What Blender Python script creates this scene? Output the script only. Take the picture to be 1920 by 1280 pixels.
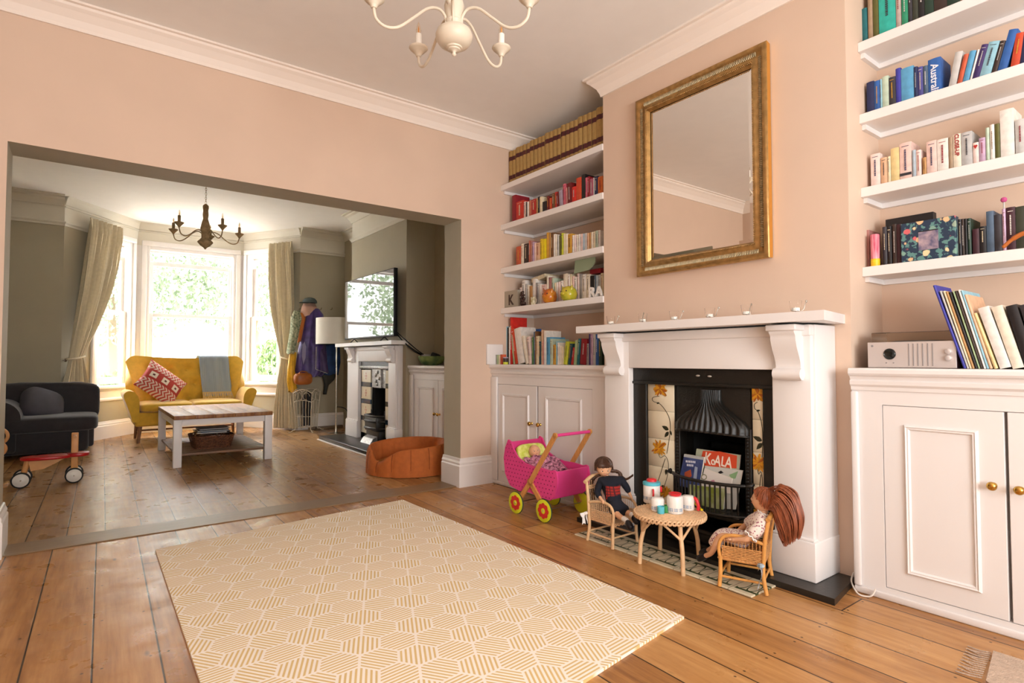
import bpy, bmesh, math, random
from mathutils import Vector, Matrix, Euler
for o in list(bpy.data.objects): bpy.data.objects.remove(o, do_unlink=True)
SC = bpy.context.scene
COL = SC.collection
random.seed(7)
# ---------------- camera ----------------
FPX, YAW, PIT, CAMH = 1070.8, math.radians(36.86), math.radians(1.88), 1.0
cd = bpy.data.cameras.new('camera'); cam = bpy.data.objects.new('camera', cd); COL.objects.link(cam)
cd.sensor_fit = 'HORIZONTAL'; cd.sensor_width = 36.0; cd.lens = FPX/1920*36.0; cd.clip_start = 0.05
cam.location = (0, 0, CAMH); cam.rotation_euler = (math.pi/2+PIT, 0, -YAW)
SC.camera = cam
# ---------------- colour management ----------------
SC.view_settings.view_transform = 'Standard'; SC.view_settings.look = 'None'
SC.view_settings.gamma = 1.0; SC.view_settings.use_curve_mapping = False
SC.view_settings.exposure = -0.15
# ---------------- daylight and added fill ----------------
W = bpy.data.worlds.new('sky'); SC.world = W; W.use_nodes = True
wn = W.node_tree.nodes; bg = wn['Background']; bg.inputs[0].default_value = (0.985, 0.99, 0.975, 1); bg.inputs[1].default_value = 12.0
def area(name, loc, target, sx, sy, power, color):
    ld = bpy.data.lights.new(name, 'AREA'); ld.shape = 'RECTANGLE'; ld.size = sx; ld.size_y = sy
    ld.energy = power; ld.color = color
    o = bpy.data.objects.new(name, ld); COL.objects.link(o); o.location = loc
    d = Vector(target)-Vector(loc); o.rotation_euler = d.to_track_quat('-Z', 'Y').to_euler()
    return o
area('ceiling_fill', (0.5, -2.0, 1.25), (0.9, 0.1, 2.92), 2.4, 1.5, 132, (0.92, 0.98, 1.0))  # added fill inside the room behind the camera, tilted up to brighten the ceiling
area('daylight_left_bay', (-0.95, 10.25, 1.75), (2.8, 6.4, 1.6), 1.3, 1.6, 260, (1.0, 0.98, 0.95))
area('daylight_over_street', (-0.2, 11.6, 4.4), (1.9, 6.9, 1.1), 4.0, 2.4, 800, (1.0, 0.98, 0.95))
def portal(loc, target, sx, sy):          # tells the renderer where the sky comes in; gives no light of its own
    o = area('sky_portal', loc, target, sx, sy, 1, (1, 1, 1)); o.data.cycles.is_portal = True
portal((0.9, -2.15, 1.6), (0.9, 0, 1.6), 1.6, 1.2)
portal((1.25, 9.40, 1.65), (1.25, 5, 1.65), 1.30, 1.95); portal((0.30, 9.06, 1.65), (3.0, 6.9, 1.65), 0.70, 1.95); portal((2.13, 9.06, 1.65), (-1.0, 7.2, 1.65), 0.70, 1.95)
# ---------------- helpers ----------------
def srgb(c):
    if isinstance(c, str):
        c = c.lstrip('#'); c = tuple(int(c[i:i+2], 16) for i in (0, 2, 4))
    f = lambda v: (v/255/12.92) if v/255 <= 0.04045 else ((v/255+0.055)/1.055)**2.4
    return tuple(f(v) for v in c)
MATS = {}
def mat(name, c, rough=0.6, metal=0.0, var=0.0, vscale=8.0, bump=0.0, bscale=60.0, trans=0.0, coat=0.0, sheen=0.0, c2=None, stretch=None, ior=1.45, alpha=None, spec=None):
    if name in MATS: return MATS[name]
    m = bpy.data.materials.new(name); m.use_nodes = True; nt = m.node_tree; N = nt.nodes; L = nt.links
    b = N['Principled BSDF']; col = srgb(c)
    b.inputs['Base Color'].default_value = (*col, 1); b.inputs['Roughness'].default_value = rough; b.inputs['Metallic'].default_value = metal
    b.inputs['IOR'].default_value = ior
    if trans: b.inputs['Transmission Weight'].default_value = trans
    if coat: b.inputs['Coat Weight'].default_value = coat; b.inputs['Coat Roughness'].default_value = 0.15
    if sheen: b.inputs['Sheen Weight'].default_value = sheen
    if alpha is not None: b.inputs['Alpha'].default_value = alpha
    if spec is not None: b.inputs['Specular IOR Level'].default_value = spec
    if var or bump or c2:
        tc = N.new('ShaderNodeTexCoord'); src = tc.outputs['Object']
        if stretch:
            mp = N.new('ShaderNodeMapping'); mp.inputs['Scale'].default_value = stretch; L.new(src, mp.inputs[0]); src = mp.outputs[0]
        if var or c2:
            n = N.new('ShaderNodeTexNoise'); n.inputs['Scale'].default_value = vscale; n.inputs['Detail'].default_value = 4
            L.new(src, n.inputs[0]); mx = N.new('ShaderNodeMix'); mx.data_type = 'RGBA'
            r = N.new('ShaderNodeMapRange'); r.inputs['From Min'].default_value = 0.35; r.inputs['From Max'].default_value = 0.65
            L.new(n.outputs[0], r.inputs[0]); L.new(r.outputs[0], mx.inputs[0])
            if c2: ca, cb = col, srgb(c2)
            else: ca, cb = tuple(v*(1-var) for v in col), tuple(min(1, v*(1+var)) for v in col)
            mx.inputs[6].default_value = (*ca, 1); mx.inputs[7].default_value = (*cb, 1)
            L.new(mx.outputs[2], b.inputs['Base Color'])
        if bump:
            n2 = N.new('ShaderNodeTexNoise'); n2.inputs['Scale'].default_value = bscale; n2.inputs['Detail'].default_value = 3
            L.new(src, n2.inputs[0]); bp = N.new('ShaderNodeBump'); bp.inputs['Strength'].default_value = bump; bp.inputs['Distance'].default_value = 0.01
            L.new(n2.outputs[0], bp.inputs['Height']); L.new(bp.outputs[0], b.inputs['Normal'])
    MATS[name] = m; return m
class G:                                   # tiny node-graph helper
    def __init__(s, name, **kw):
        s.m = mat(name, '#808080', **kw); s.N = s.m.node_tree.nodes; s.L = s.m.node_tree.links; s.b = s.N['Principled BSDF']
        s.tc = s.N.new('ShaderNodeTexCoord')
    def sep(s, v):
        n = s.N.new('ShaderNodeSeparateXYZ'); s.L.new(v, n.inputs[0]); return n.outputs[0], n.outputs[1], n.outputs[2]
    def comb(s, x, y, z):
        n = s.N.new('ShaderNodeCombineXYZ')
        for i, v in enumerate((x, y, z)): s.put(n.inputs[i], v)
        return n.outputs[0]
    def put(s, inp, v):
        if isinstance(v, (int, float)): inp.default_value = v
        elif isinstance(v, tuple): inp.default_value = (*v, 1)
        else: s.L.new(v, inp)
    def M(s, op, a, b=0.0, c=0.0):
        n = s.N.new('ShaderNodeMath'); n.operation = op; s.put(n.inputs[0], a); s.put(n.inputs[1], b)
        if op in ('COMPARE', 'MULTIPLY_ADD', 'SMOOTH_MIN'): s.put(n.inputs[2], c)
        return n.outputs[0]
    def mix(s, f, a, b):
        n = s.N.new('ShaderNodeMix'); n.data_type = 'RGBA'; s.put(n.inputs[0], f); s.put(n.inputs[6], a); s.put(n.inputs[7], b); return n.outputs[2]
    def noise(s, v, scale, detail=3, rough=0.5):
        n = s.N.new('ShaderNodeTexNoise'); n.inputs['Scale'].default_value = scale; n.inputs['Detail'].default_value = detail; n.inputs['Roughness'].default_value = rough
        s.L.new(v, n.inputs[0]); return n.outputs[0]
    def voro(s, v, scale, feat='F1', rnd=1.0):
        n = s.N.new('ShaderNodeTexVoronoi'); n.feature = feat; n.inputs['Scale'].default_value = scale; n.inputs['Randomness'].default_value = rnd
        s.L.new(v, n.inputs[0]); return n.outputs['Distance']
    def vcol(s, v, scale):
        n = s.N.new('ShaderNodeTexVoronoi'); n.inputs['Scale'].default_value = scale; s.L.new(v, n.inputs[0]); return n.outputs['Color']
    def rng(s, v, a, b, c=0.0, d=1.0):
        n = s.N.new('ShaderNodeMapRange'); s.put(n.inputs[0], v)
        for i, q in enumerate((a, b, c, d)): n.inputs[1+i].default_value = q
        return n.outputs[0]
    def white(s, v):
        n = s.N.new('ShaderNodeTexWhiteNoise'); n.noise_dimensions = '1D'; s.put(n.inputs[1], v); return n.outputs[0]
    def ramp(s, v, stops):
        n = s.N.new('ShaderNodeValToRGB'); e = n.color_ramp.elements
        while len(e) < len(stops): e.new(0.5)
        for q, (p, c) in zip(e, stops): q.position = p; q.color = (*srgb(c), 1)
        s.put(n.inputs[0], v); return n.outputs[0]
    def bump(s, h, strength=0.3, dist=0.01):
        n = s.N.new('ShaderNodeBump'); n.inputs['Strength'].default_value = strength; n.inputs['Distance'].default_value = dist
        s.put(n.inputs['Height'], h); s.L.new(n.outputs[0], s.b.inputs['Normal'])
def basis3(d):
    d = Vector(d).normalized(); a = Vector((0, 0, 1)) if abs(d.z) < 0.95 else Vector((1, 0, 0))
    u = d.cross(a).normalized(); return u, d.cross(u).normalized(), d
class MB:
    def __init__(s): s.v = []; s.f = []; s.mi = []; s.sm = []; s.T = Matrix.Identity(4)
    def add(s, vs, fs, m=0, sm=False, T=None):
        k = len(s.v); T = s.T if T is None else s.T @ T
        s.v += [T @ Vector(v) for v in vs]; s.f += [[i+k for i in f] for f in fs]
        if isinstance(m, list): s.mi += m
        else: s.mi += [m]*len(fs)
        s.sm += [sm]*len(fs); return s
    def box(s, x0, x1, y0, y1, z0, z1, m=0, bev=0.0, seg=2, T=None):
        if x1 < x0: x0, x1 = x1, x0
        if y1 < y0: y0, y1 = y1, y0
        if z1 < z0: z0, z1 = z1, z0
        vs = [(x, y, z) for x in (x0, x1) for y in (y0, y1) for z in (z0, z1)]
        fs = [[0,1,3,2],[4,6,7,5],[0,4,5,1],[2,3,7,6],[0,2,6,4],[1,5,7,3]]
        if bev <= 0: return s.add(vs, fs, m, False, T)
        bm = bmesh.new(); bv = [bm.verts.new(v) for v in vs]
        for f in fs: bm.faces.new([bv[i] for i in f])
        bev = min(bev, 0.49*min(x1-x0, y1-y0, z1-z0))
        bmesh.ops.bevel(bm, geom=bm.edges[:], offset=bev, segments=seg, profile=0.5, affect='EDGES')
        return s.addbm(bm, m, seg > 1, T)
    def addbm(s, bm, m=0, sm=False, T=None):
        bm.verts.index_update(); s.add([v.co.copy() for v in bm.verts], [[v.index for v in f.verts] for f in bm.faces], m, sm, T); bm.free(); return s
    def cyl(s, p0, p1, r0, r1=None, n=14, m=0, cap=True, sm=True):
        r1 = r0 if r1 is None else r1; p0 = Vector(p0); p1 = Vector(p1); u, w, d = basis3(p1-p0)
        vs = []
        for p, r in ((p0, r0), (p1, r1)):
            for i in range(n):
                a = 2*math.pi*i/n; vs.append(p+u*(r*math.cos(a))+w*(r*math.sin(a)))
        s.add(vs, [[i, n+i, n+(i+1) % n, (i+1) % n] for i in range(n)], m, sm)
        if cap: s.add(vs[:n], [list(range(n))], m); s.add(vs[n:], [list(range(n))[::-1]], m)
        return s
    def lathe(s, prof, n=24, o=(0, 0, 0), d=(0, 0, 1), m=0, sm=True, a0=0.0, a1=2*math.pi, rf=None):
        u, w, d = basis3(d) if tuple(d) != (0, 0, 1) else (Vector((1, 0, 0)), Vector((0, 1, 0)), Vector((0, 0, 1)))
        o = Vector(o); full = abs(a1-a0-2*math.pi) < 1e-6; k = n if full else n+1; vs = []
        for r, z in prof:
            for i in range(k):
                a = a0+(a1-a0)*i/n; rr = r*(rf(a, z) if rf else 1); vs.append(o+d*z+u*(rr*math.cos(a))+w*(rr*math.sin(a)))
        fs = []
        for j in range(len(prof)-1):
            for i in range(n):
                i2 = (i+1) % k if full else i+1
                fs.append([j*k+i, j*k+i2, (j+1)*k+i2, (j+1)*k+i])
        s.add(vs, fs, m, sm)
        if full:
            if prof[0][0] > 1e-4: s.add(vs[:k], [list(range(k))[::-1]], m)
            if prof[-1][0] > 1e-4: s.add(vs[-k:], [list(range(k))], m)
        return s
    def tube(s, pts, r, n=10, m=0, cap=True, closed=False, flat=1.0):
        pts = [Vector(p) for p in pts]; K = len(pts); vs = []; up = None
        for j, p in enumerate(pts):
            if closed: t = pts[(j+1) % K]-pts[j-1]
            else: t = pts[min(j+1, K-1)]-pts[max(j-1, 0)]
            t.normalize()
            if up is None: up, w, _ = basis3(t)
            else:
                up = (up-t*up.dot(t))
                if up.length < 1e-6: up, w, _ = basis3(t)
                up.normalize()
            w = t.cross(up); rr = r[j] if isinstance(r, (list, tuple)) else r
            for i in range(n):
                a = 2*math.pi*i/n; vs.append(p+up*(rr*math.cos(a))+w*(rr*flat*math.sin(a)))
        fs = []
        for j in range(K if closed else K-1):
            for i in range(n):
                fs.append([j*n+i, j*n+(i+1) % n, ((j+1) % K)*n+(i+1) % n, ((j+1) % K)*n+i])
        s.add(vs, fs, m, True)
        if cap and not closed: s.add(vs[:n], [list(range(n))[::-1]], m); s.add(vs[-n:], [list(range(n))], m)
        return s
    def prism(s, poly, axis, a, b, m=0, sm=False):
        # poly: 2D points in the two remaining axes (in x,y,z order); extruded from a to b along axis
        def P(p, t):
            q = list(p); q.insert(axis, t); return tuple(q)
        n = len(poly); vs = [P(p, a) for p in poly]+[P(p, b) for p in poly]
        s.add(vs, [[i, (i+1) % n, n+(i+1) % n, n+i] for i in range(n)], m, sm)
        s.add(vs, [list(range(n))[::-1], list(range(n, 2*n))], m); return s
    def ell(s, c, r, n=16, k=10, m=0, R=None):
        vs = []; R = R or Matrix.Identity(3)
        for j in range(k+1):
            ph = math.pi*j/k
            for i in range(n):
                a = 2*math.pi*i/n
                vs.append(Vector(c)+R @ Vector((r[0]*math.sin(ph)*math.cos(a), r[1]*math.sin(ph)*math.sin(a), -r[2]*math.cos(ph))))
        s.add(vs, [[j*n+i, j*n+(i+1) % n, (j+1)*n+(i+1) % n, (j+1)*n+i] for j in range(k) for i in range(n)], m, True); return s
    def grid(s, fn, nu, nv, m=0, sm=True, wrapu=False):
        ku = nu if wrapu else nu+1
        vs = [fn(i/nu, j/nv) for j in range(nv+1) for i in range(ku)]
        s.add(vs, [[j*ku+i, j*ku+(i+1) % ku, (j+1)*ku+(i+1) % ku, (j+1)*ku+i] for j in range(nv) for i in range(nu)], m, sm); return s
    def sell(s, c, r, e1=0.35, e2=0.35, n=32, k=16, m=0, R=None, fn=None):   # superellipsoid cushion
        R = R or Matrix.Identity(3); pw = lambda v, e: math.copysign(abs(v)**e, v); vs = []
        for j in range(k+1):
            ph = -math.pi/2+math.pi*j/k
            for i in range(n):
                a = 2*math.pi*i/n
                p = Vector((r[0]*pw(math.cos(ph), e1)*pw(math.cos(a), e2), r[1]*pw(math.cos(ph), e1)*pw(math.sin(a), e2), r[2]*pw(math.sin(ph), e1)))
                if fn: p = fn(p)
                vs.append(Vector(c)+R @ p)
        s.add(vs, [[j*n+i, j*n+(i+1) % n, (j+1)*n+(i+1) % n, (j+1)*n+i] for j in range(k) for i in range(n)], m, True); return s
    def sweep(s, prof, path, m=0, sm=False, closed=False, up=Vector((0, 0, 1)), cap=True):
        # prof: (outward, up) pairs; path: 3D points, outward = to the RIGHT of travel direction
        P = [Vector(p) for p in path]; K = len(P); n = len(prof); vs = []
        for j in range(K):
            a = P[j]-P[j-1] if (j > 0 or closed) else None
            b = P[(j+1) % K]-P[j] if (j < K-1 or closed) else None
            if a is None: a = b
            if b is None: b = a
            na = a.normalized().cross(up); nb = b.normalized().cross(up)
            mt = (na+nb).normalized(); sc = 1/max(0.3, mt.dot(na))
            for (o, z) in prof: vs.append(P[j]+mt*(o*sc)+up*z)
        fs = []
        for j in range(K if closed else K-1):
            for i in range(n-1):
                fs.append([j*n+i, ((j+1) % K)*n+i, ((j+1) % K)*n+i+1, j*n+i+1])
        s.add(vs, fs, m, sm)
        if cap and not closed: s.add(vs[:n], [list(range(n))], m); s.add(vs[-n:], [list(range(n))[::-1]], m)
        return s
    def build(s, name, mats, parent=None, loc=None, subsurf=0, fix=True):
        me = bpy.data.meshes.new(name); me.from_pydata([tuple(v) for v in s.v], [], s.f)
        if not isinstance(mats, (list, tuple)): mats = [mats]
        for m in mats: me.materials.append(m)
        me.polygons.foreach_set('material_index', s.mi); me.polygons.foreach_set('use_smooth', s.sm); me.update()
        if any(s.sm): me.set_sharp_from_angle(angle=math.radians(63))
        if fix:
            bm = bmesh.new(); bm.from_mesh(me); bmesh.ops.recalc_face_normals(bm, faces=bm.faces[:]); bm.to_mesh(me); bm.free()
        o = bpy.data.objects.new(name, me); COL.objects.link(o)
        if loc: o.location = loc
        if parent: o.parent = parent
        if subsurf:
            md = o.modifiers.new('s', 'SUBSURF'); md.levels = subsurf; md.render_levels = subsurf
        return o
def tag(o, label, cat, group=None, kind=None):
    if label: o['label'] = label
    if cat: o['category'] = cat
    if group: o['group'] = group
    if kind: o['kind'] = kind
    return o
def thing(name, label, cat, loc=(0, 0, 0), rz=0.0, group=None):
    o = bpy.data.objects.new(name, None); COL.objects.link(o); o.empty_display_size = 0.05
    o.location = loc; o.rotation_euler = (0, 0, rz); return tag(o, label, cat, group)
def struct(name, mb, mats, parent=None, fix=True):
    o = mb.build(name, mats, parent, fix=fix)
    if parent is None: o['kind'] = 'structure'
    return o
def kids(o): return [c for c in bpy.data.objects if c.parent == o]
def dup(o, parent=None):
    c = o.copy(); COL.objects.link(c)
    if parent is not None: c.parent = parent
    for ch in kids(o): dup(ch, c)
    return c
_f = Vector((math.sin(YAW)*math.cos(PIT), math.cos(YAW)*math.cos(PIT), math.sin(PIT)))
_r = Vector((math.cos(YAW), -math.sin(YAW), 0)); _u = _r.cross(_f)
def at(px, py, axis, val):                # point of the place that the photo shows at a pixel, on a known plane
    d = _f+_r*((px-960)/FPX)+_u*((640-py)/FPX); o = Vector((0, 0, CAMH)); return o+d*((val-o[axis])/d[axis])
# ================= ROOM SHELL =================
H = 2.92; XL = -0.9; XB = 3.15; XC = 2.80; YO = 3.88; YO2 = 4.14; YF = 8.45; YR = -2.2
M_pink = mat('pink_wall_paint', '#dabfaa', 0.75, var=0.02, vscale=3, bump=0.02, bscale=300)
M_ceil = mat('ceiling_paint', '#f6f2ee', 0.8, var=0.01)
M_white = mat('white_gloss_paint', '#eae4e0', 0.35, var=0.01)
M_grey = mat('grey_wall_paint', '#aca28a', 0.75, var=0.02, vscale=3)
M_cream = mat('frieze_paint', '#ddd6c6', 0.7, var=0.01)
def planks(name, w, off, stops, dk):
    g = G(name, rough=0.3); x, y, z = g.sep(g.tc.outputs['Object'])
    xs = g.M('ADD', x, g.M('MULTIPLY', y, -0.022)); u = g.M('DIVIDE', g.M('ADD', xs, off), w)
    idx = g.M('FLOOR', u); fr = g.M('FRACT', u); rnd = g.white(idx)
    yy = g.M('ADD', y, g.M('MULTIPLY', rnd, 17.0))
    seg = g.M('FLOOR', g.M('DIVIDE', yy, 2.3)); segf = g.M('FRACT', g.M('DIVIDE', yy, 2.3))
    rnd2 = g.white(g.M('ADD', g.M('MULTIPLY', idx, 7.3), seg))
    v = g.comb(g.M('MULTIPLY', xs, 14.0), g.M('MULTIPLY', yy, 1.1), g.M('MULTIPLY', rnd2, 30.0))
    grain = g.noise(v, 2.2, 6, 0.6); fine = g.noise(g.comb(g.M('MULTIPLY', xs, 60.0), g.M('MULTIPLY', yy, 3.0), rnd2), 2.0, 4)
    t = g.M('ADD', g.M('MULTIPLY', grain, 0.75), g.M('ADD', g.M('MULTIPLY', rnd2, 0.3), g.M('MULTIPLY', fine, 0.22)))
    col = g.ramp(g.rng(t, 0.35, 0.95), stops)
    blotch = g.rng(g.noise(g.comb(g.M('MULTIPLY', xs, 2.2), y, rnd2), 1.6, 5, 0.7), 0.50, 0.72, 0.0, 0.55)
    col = g.mix(blotch, col, srgb(dk))
    # knots and nail heads
    kn = g.voro(g.comb(g.M('MULTIPLY', xs, 5.0), g.M('MULTIPLY', yy, 1.9), g.M('MULTIPLY', idx, 3.7)), 1.0)
    col = g.mix(g.rng(kn, 0.018, 0.055, 0.8, 0.0), col, srgb('#4a2610'))
    ny = g.M('ABSOLUTE', g.M('SUBTRACT', g.M('FRACT', g.M('DIVIDE', y, 0.42)), 0.5)); nx = g.M('ABSOLUTE', g.M('SUBTRACT', g.M('ABSOLUTE', g.M('SUBTRACT', fr, 0.5)), 0.36))
    nd = g.M('SQRT', g.M('ADD', g.M('POWER', g.M('MULTIPLY', ny, 0.42), 2.0), g.M('POWER', g.M('MULTIPLY', nx, w), 2.0)))
    col = g.mix(g.rng(nd, 0.003, 0.006, 0.85, 0.0), col, srgb('#2c1a10'))
    gap = g.M('MINIMUM', fr, g.M('SUBTRACT', 1.0, fr)); gap = g.M('MULTIPLY', gap, w)
    gj = g.M('MULTIPLY', g.M('MINIMUM', segf, g.M('SUBTRACT', 1.0, segf)), 2.3)
    gp = g.M('MINIMUM', gap, gj); gm = g.rng(gp, 0.0016, 0.0040, 1.0, 0.0)
    col = g.mix(gm, col, srgb('#2a160b')); g.L.new(col, g.b.inputs['Base Color'])
    rg = g.rng(g.noise(g.comb(xs, y, 0.0), 7.0, 4), 0.3, 0.7, 0.24, 0.42); g.L.new(rg, g.b.inputs['Roughness'])
    hgt = g.M('ADD', g.M('MULTIPLY', g.noise(g.comb(g.M('MULTIPLY', xs, 4.0), g.M('MULTIPLY', y, 1.5), 0.0), 3.0, 3), 0.5), g.M('MULTIPLY', gm, -1.0))
    g.bump(hgt, 0.10, 0.004); return g.m
M_floorA = planks('pine_boards_front', 0.187, 0.197+0.0, [(0, '#80502a'), (0.45, '#b27e48'), (1, '#cf9e66')], '#7c4a26')
M_floorB = planks('pine_boards_back', 0.180, 0.150, [(0, '#7c542f'), (0.45, '#a67b4b'), (1, '#c29a68')], '#6c4428')
mb = MB(); mb.box(XL-0.1, XB, YR, YO+0.02, -0.05, 0); mb.box(XL-0.1, XB, YO+0.02, 9.6, -0.05, 0, m=1)
struct('floor', mb, [M_floorA, M_floorB])
mb = MB(); mb.box(XL-0.1, XB+0.1, YR, YF+0.2, H, H+0.05); mb.box(XL-0.1, XB+0.1, YF+0.2, 9.75, H, H+0.05)
struct('ceiling', mb, M_ceil)
M_thr = mat('threshold_wood', '#8a6f52', 0.4, var=0.1, vscale=6, stretch=(1, 8, 1))
mb = MB(); mb.box(-0.335, 2.40, YO+0.02, YO2-0.01, 0.0, 0.006, bev=0.002, seg=1); struct('trim_threshold', mb, M_thr)
# opening wall: pink towards the camera, grey in the opening and behind
def colorwall(mb, x0, x1, y0, y1, z0, z1, m_front=0, m_rest=1):
    vs = [(x, y, z) for x in (x0, x1) for y in (y0, y1) for z in (z0, z1)]
    fs = [[0,1,3,2],[4,6,7,5],[0,4,5,1],[2,3,7,6],[0,2,6,4],[1,5,7,3]]
    mb.add(vs, fs, [m_rest, m_rest, m_front, m_rest, m_rest, m_rest])
ZO = 2.127
M_reveal = mat('opening_reveal_paint', '#b0a792', 0.7, var=0.02)
mb = MB(); colorwall(mb, XL, -0.335, YO, YO2, 0, H); colorwall(mb, 2.40, XB, YO, YO2, 0, H); colorwall(mb, -0.335, 2.40, YO, YO2, ZO, H)
# bring pink slightly round the alcove end of the pier
struct('wall_opening', mb, [M_pink, M_reveal], fix=False)
mb = MB(); mb.box(XB, XB+0.1, YR, YO, 0, H, 0); struct('wall_right', mb, M_pink)
mb = MB(); mb.box(XB, XB+0.1, YO2, YF, 0, H, 0); struct('wall_right_back', mb, M_grey)
mb = MB(); mb.box(XL-0.1, XL, YR, YO, 0, H); struct('wall_left', mb, M_pink)
mb = MB(); mb.box(XL-0.1, XL, YO2, YF, 0, H); struct('wall_left_back', mb, M_grey)
mb = MB()                                  # wall behind the camera with a wide garden window opening
mb.box(XL-0.1, 0.1, YR-0.1, YR, 0, H); mb.box(1.7, XB+0.1, YR-0.1, YR, 0, H); mb.box(0.1, 1.7, YR-0.1, YR, 0, 1.0); mb.box(0.1, 1.7, YR-0.1, YR, 2.2, H)
struct('wall_rear', mb, M_pink)
# front chimney breast with the fireplace hole
cy0, cy1 = 1.155, 2.70; fy0, fy1, fz = 1.40, 2.31, 0.96
mb = MB(); mb.box(XC, XB, cy0, fy0, 0, H); mb.box(XC, XB, fy1, cy1, 0, H); mb.box(XC, XB, fy0, fy1, fz, H)
struct('wall_chimney', mb, M_pink)
# back chimney breast
by0, by1 = 5.655, 7.245; gy0, gy1 = 6.05, 6.86
mb = MB()
for (a, b, z0, z1) in ((by0, gy0, 0, 2.56), (gy1, by1, 0, 2.56), (gy0, gy1, 0.92, 2.56)): mb.box(XC, XB, a, b, z0, z1)
mb.box(XC, XB, by0, by1, 2.56, H, m=1)
struct('wall_chimney_back', mb, [M_grey, M_cream])
# far wall and bay
XA0, XA1 = -0.21, 2.49; BX0, BX1 = 0.575, 1.93; BY = 9.42
mb = MB()
mb.box(XL, XA0, YF, YF+0.12, 0, 2.60); mb.box(XA1, XB, YF, YF+0.12, 0, 2.60); mb.box(XL, XA0, YF, YF+0.12, 2.60, H, m=1); mb.box(XA1, XB, YF, YF+0.12, 2.60, H, m=1)
struct('wall_far', mb, [M_grey, M_cream])
def qwall(mb, p, q, t, z0, z1, m=0, u0=0.0, u1=1.0):   # vertical slab from p to q thickened outward (left of p->q)
    p = Vector((*p, 0)); q = Vector((*q, 0)); d = q-p; a = p+d*u0; b = p+d*u1; n = Vector((-d.y, d.x, 0)).normalized()*t
    pts = [a, b, b+n, a+n]; vs = [(v.x, v.y, z0) for v in pts]+[(v.x, v.y, z1) for v in pts]
    mb.add(vs, [[0,1,2,3][::-1],[4,5,6,7],[0,1,5,4],[1,2,6,5],[2,3,7,6],[3,0,4,7]], m)
SILL = 0.69; WT = 2.60
bayL = ((XA0, YF), (BX0, BY)); bayC = ((BX0, BY), (BX1, BY)); bayR = ((BX1, BY), (XA1, YF))
# (start fraction, end fraction) of window openings along each face
wins = [(bayL, 0.40, 0.90), (bayC, 0.08, 0.92), (bayR, 0.08, 0.66)]
mb = MB()
for (seg, a, b) in wins:
    p, q = seg
    qwall(mb, p, q, 0.14, 0, SILL-0.02, 0); qwall(mb, p, q, 0.14, WT, H, 1)
    qwall(mb, p, q, 0.14, SILL-0.02, WT, 2 if seg is not bayL else 0, 0, a); qwall(mb, p, q, 0.14, SILL-0.02, WT, 2 if seg is not bayR else 0, b, 1)
struct('wall_bay', mb, [M_grey, M_cream, M_white])
M_glass = mat('window_glass', '#ffffff', 0.0, trans=1.0, ior=1.0, spec=0.0)
def window(n, seg, a, b, hang):
    p = Vector((*seg[0], 0)); q = Vector((*seg[1], 0)); d = (q-p); L = d.length; d.normalize(); nrm = Vector((-d.y, d.x, 0))
    o = p+d*(L*a); w = L*(b-a); T = Matrix((( d.x, nrm.x, 0, o.x), (d.y, nrm.y, 0, o.y), (0, 0, 1, 0), (0, 0, 0, 1)))
    mb = MB(); mb.T = T                                        # box frame lining and architrave
    for x0, x1 in ((0, 0.035), (w-0.035, w)): mb.box(x0, x1, -0.015, 0.13, SILL, WT, bev=0.004)
    mb.box(0.0355, w-0.0355, -0.0145, 0.1295, WT-0.05, WT, bev=0.004)
    for x0, x1 in ((-0.065, 0.0), (w, w+0.065)): mb.box(x0, x1, -0.03, 0.0, SILL, WT-0.0005, bev=0.008)
    mb.box(-0.065, w+0.065, -0.03, 0.0, WT, WT+0.07, bev=0.008)
    fr = struct('window_%d' % n, mb, M_white)
    zm = 1.66
    def sash(nm, y0, z0, z1, rb, rt):
        m_ = MB(); m_.T = T
        m_.box(0.035, 0.085, y0, y0+0.04, z0, z1, bev=0.004); m_.box(w-0.085, w-0.035, y0, y0+0.04, z0, z1, bev=0.004)
        m_.box(0.0845, w-0.0845, y0+0.0005, y0+0.0395, z0, z0+rb, bev=0.003); m_.box(0.0845, w-0.0845, y0+0.0005, y0+0.0395, z1-rt, z1, bev=0.003)
        s_ = m_.build(nm, M_white, fr); g_ = MB(); g_.T = T; g_.box(0.08, w-0.08, y0+0.016, y0+0.020, z0+rb-0.005, z1-rt+0.005)
        g_.build('window_pane', M_glass, s_)
    sash('upper_sash', 0.075, zm-0.05, WT-0.20, 0.05, 0.06)   # slid down a little: open at the top
    sash('lower_sash', 0.03, SILL, zm, 0.09, 0.05)
    m_ = MB(); m_.T = T; m_.box(0.035, w-0.035, 0.085, 0.10, WT-0.075, WT-0.05); m_.build('parting_bead', M_white, fr)
for i, (s_, a, b) in enumerate(wins): window(i+1, s_, a, b, 0)
# window board with moulding round the bay (room side = right of travel)
ins = lambda d: [(XA0+0.1, YF+0.13), (BX0, BY), (BX1, BY), (XA1-0.1, YF+0.15)]
mb = MB(); path = [(x, y, SILL-0.03) for x, y in ins(0)]
mb.sweep([(-0.02, -0.03), (0.07, -0.03), (0.085, -0.02), (0.085, 0.0), (0.07, 0.012), (-0.02, 0.012)], path)
mb.sweep([(-0.01, -0.18), (0.025, -0.18), (0.03, -0.16), (0.02, -0.14), (0.02, -0.06), (0.04, -0.04), (0.04, -0.028), (-0.01, -0.028)], path)
struct('trim_window_board', mb, M_white)
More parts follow.
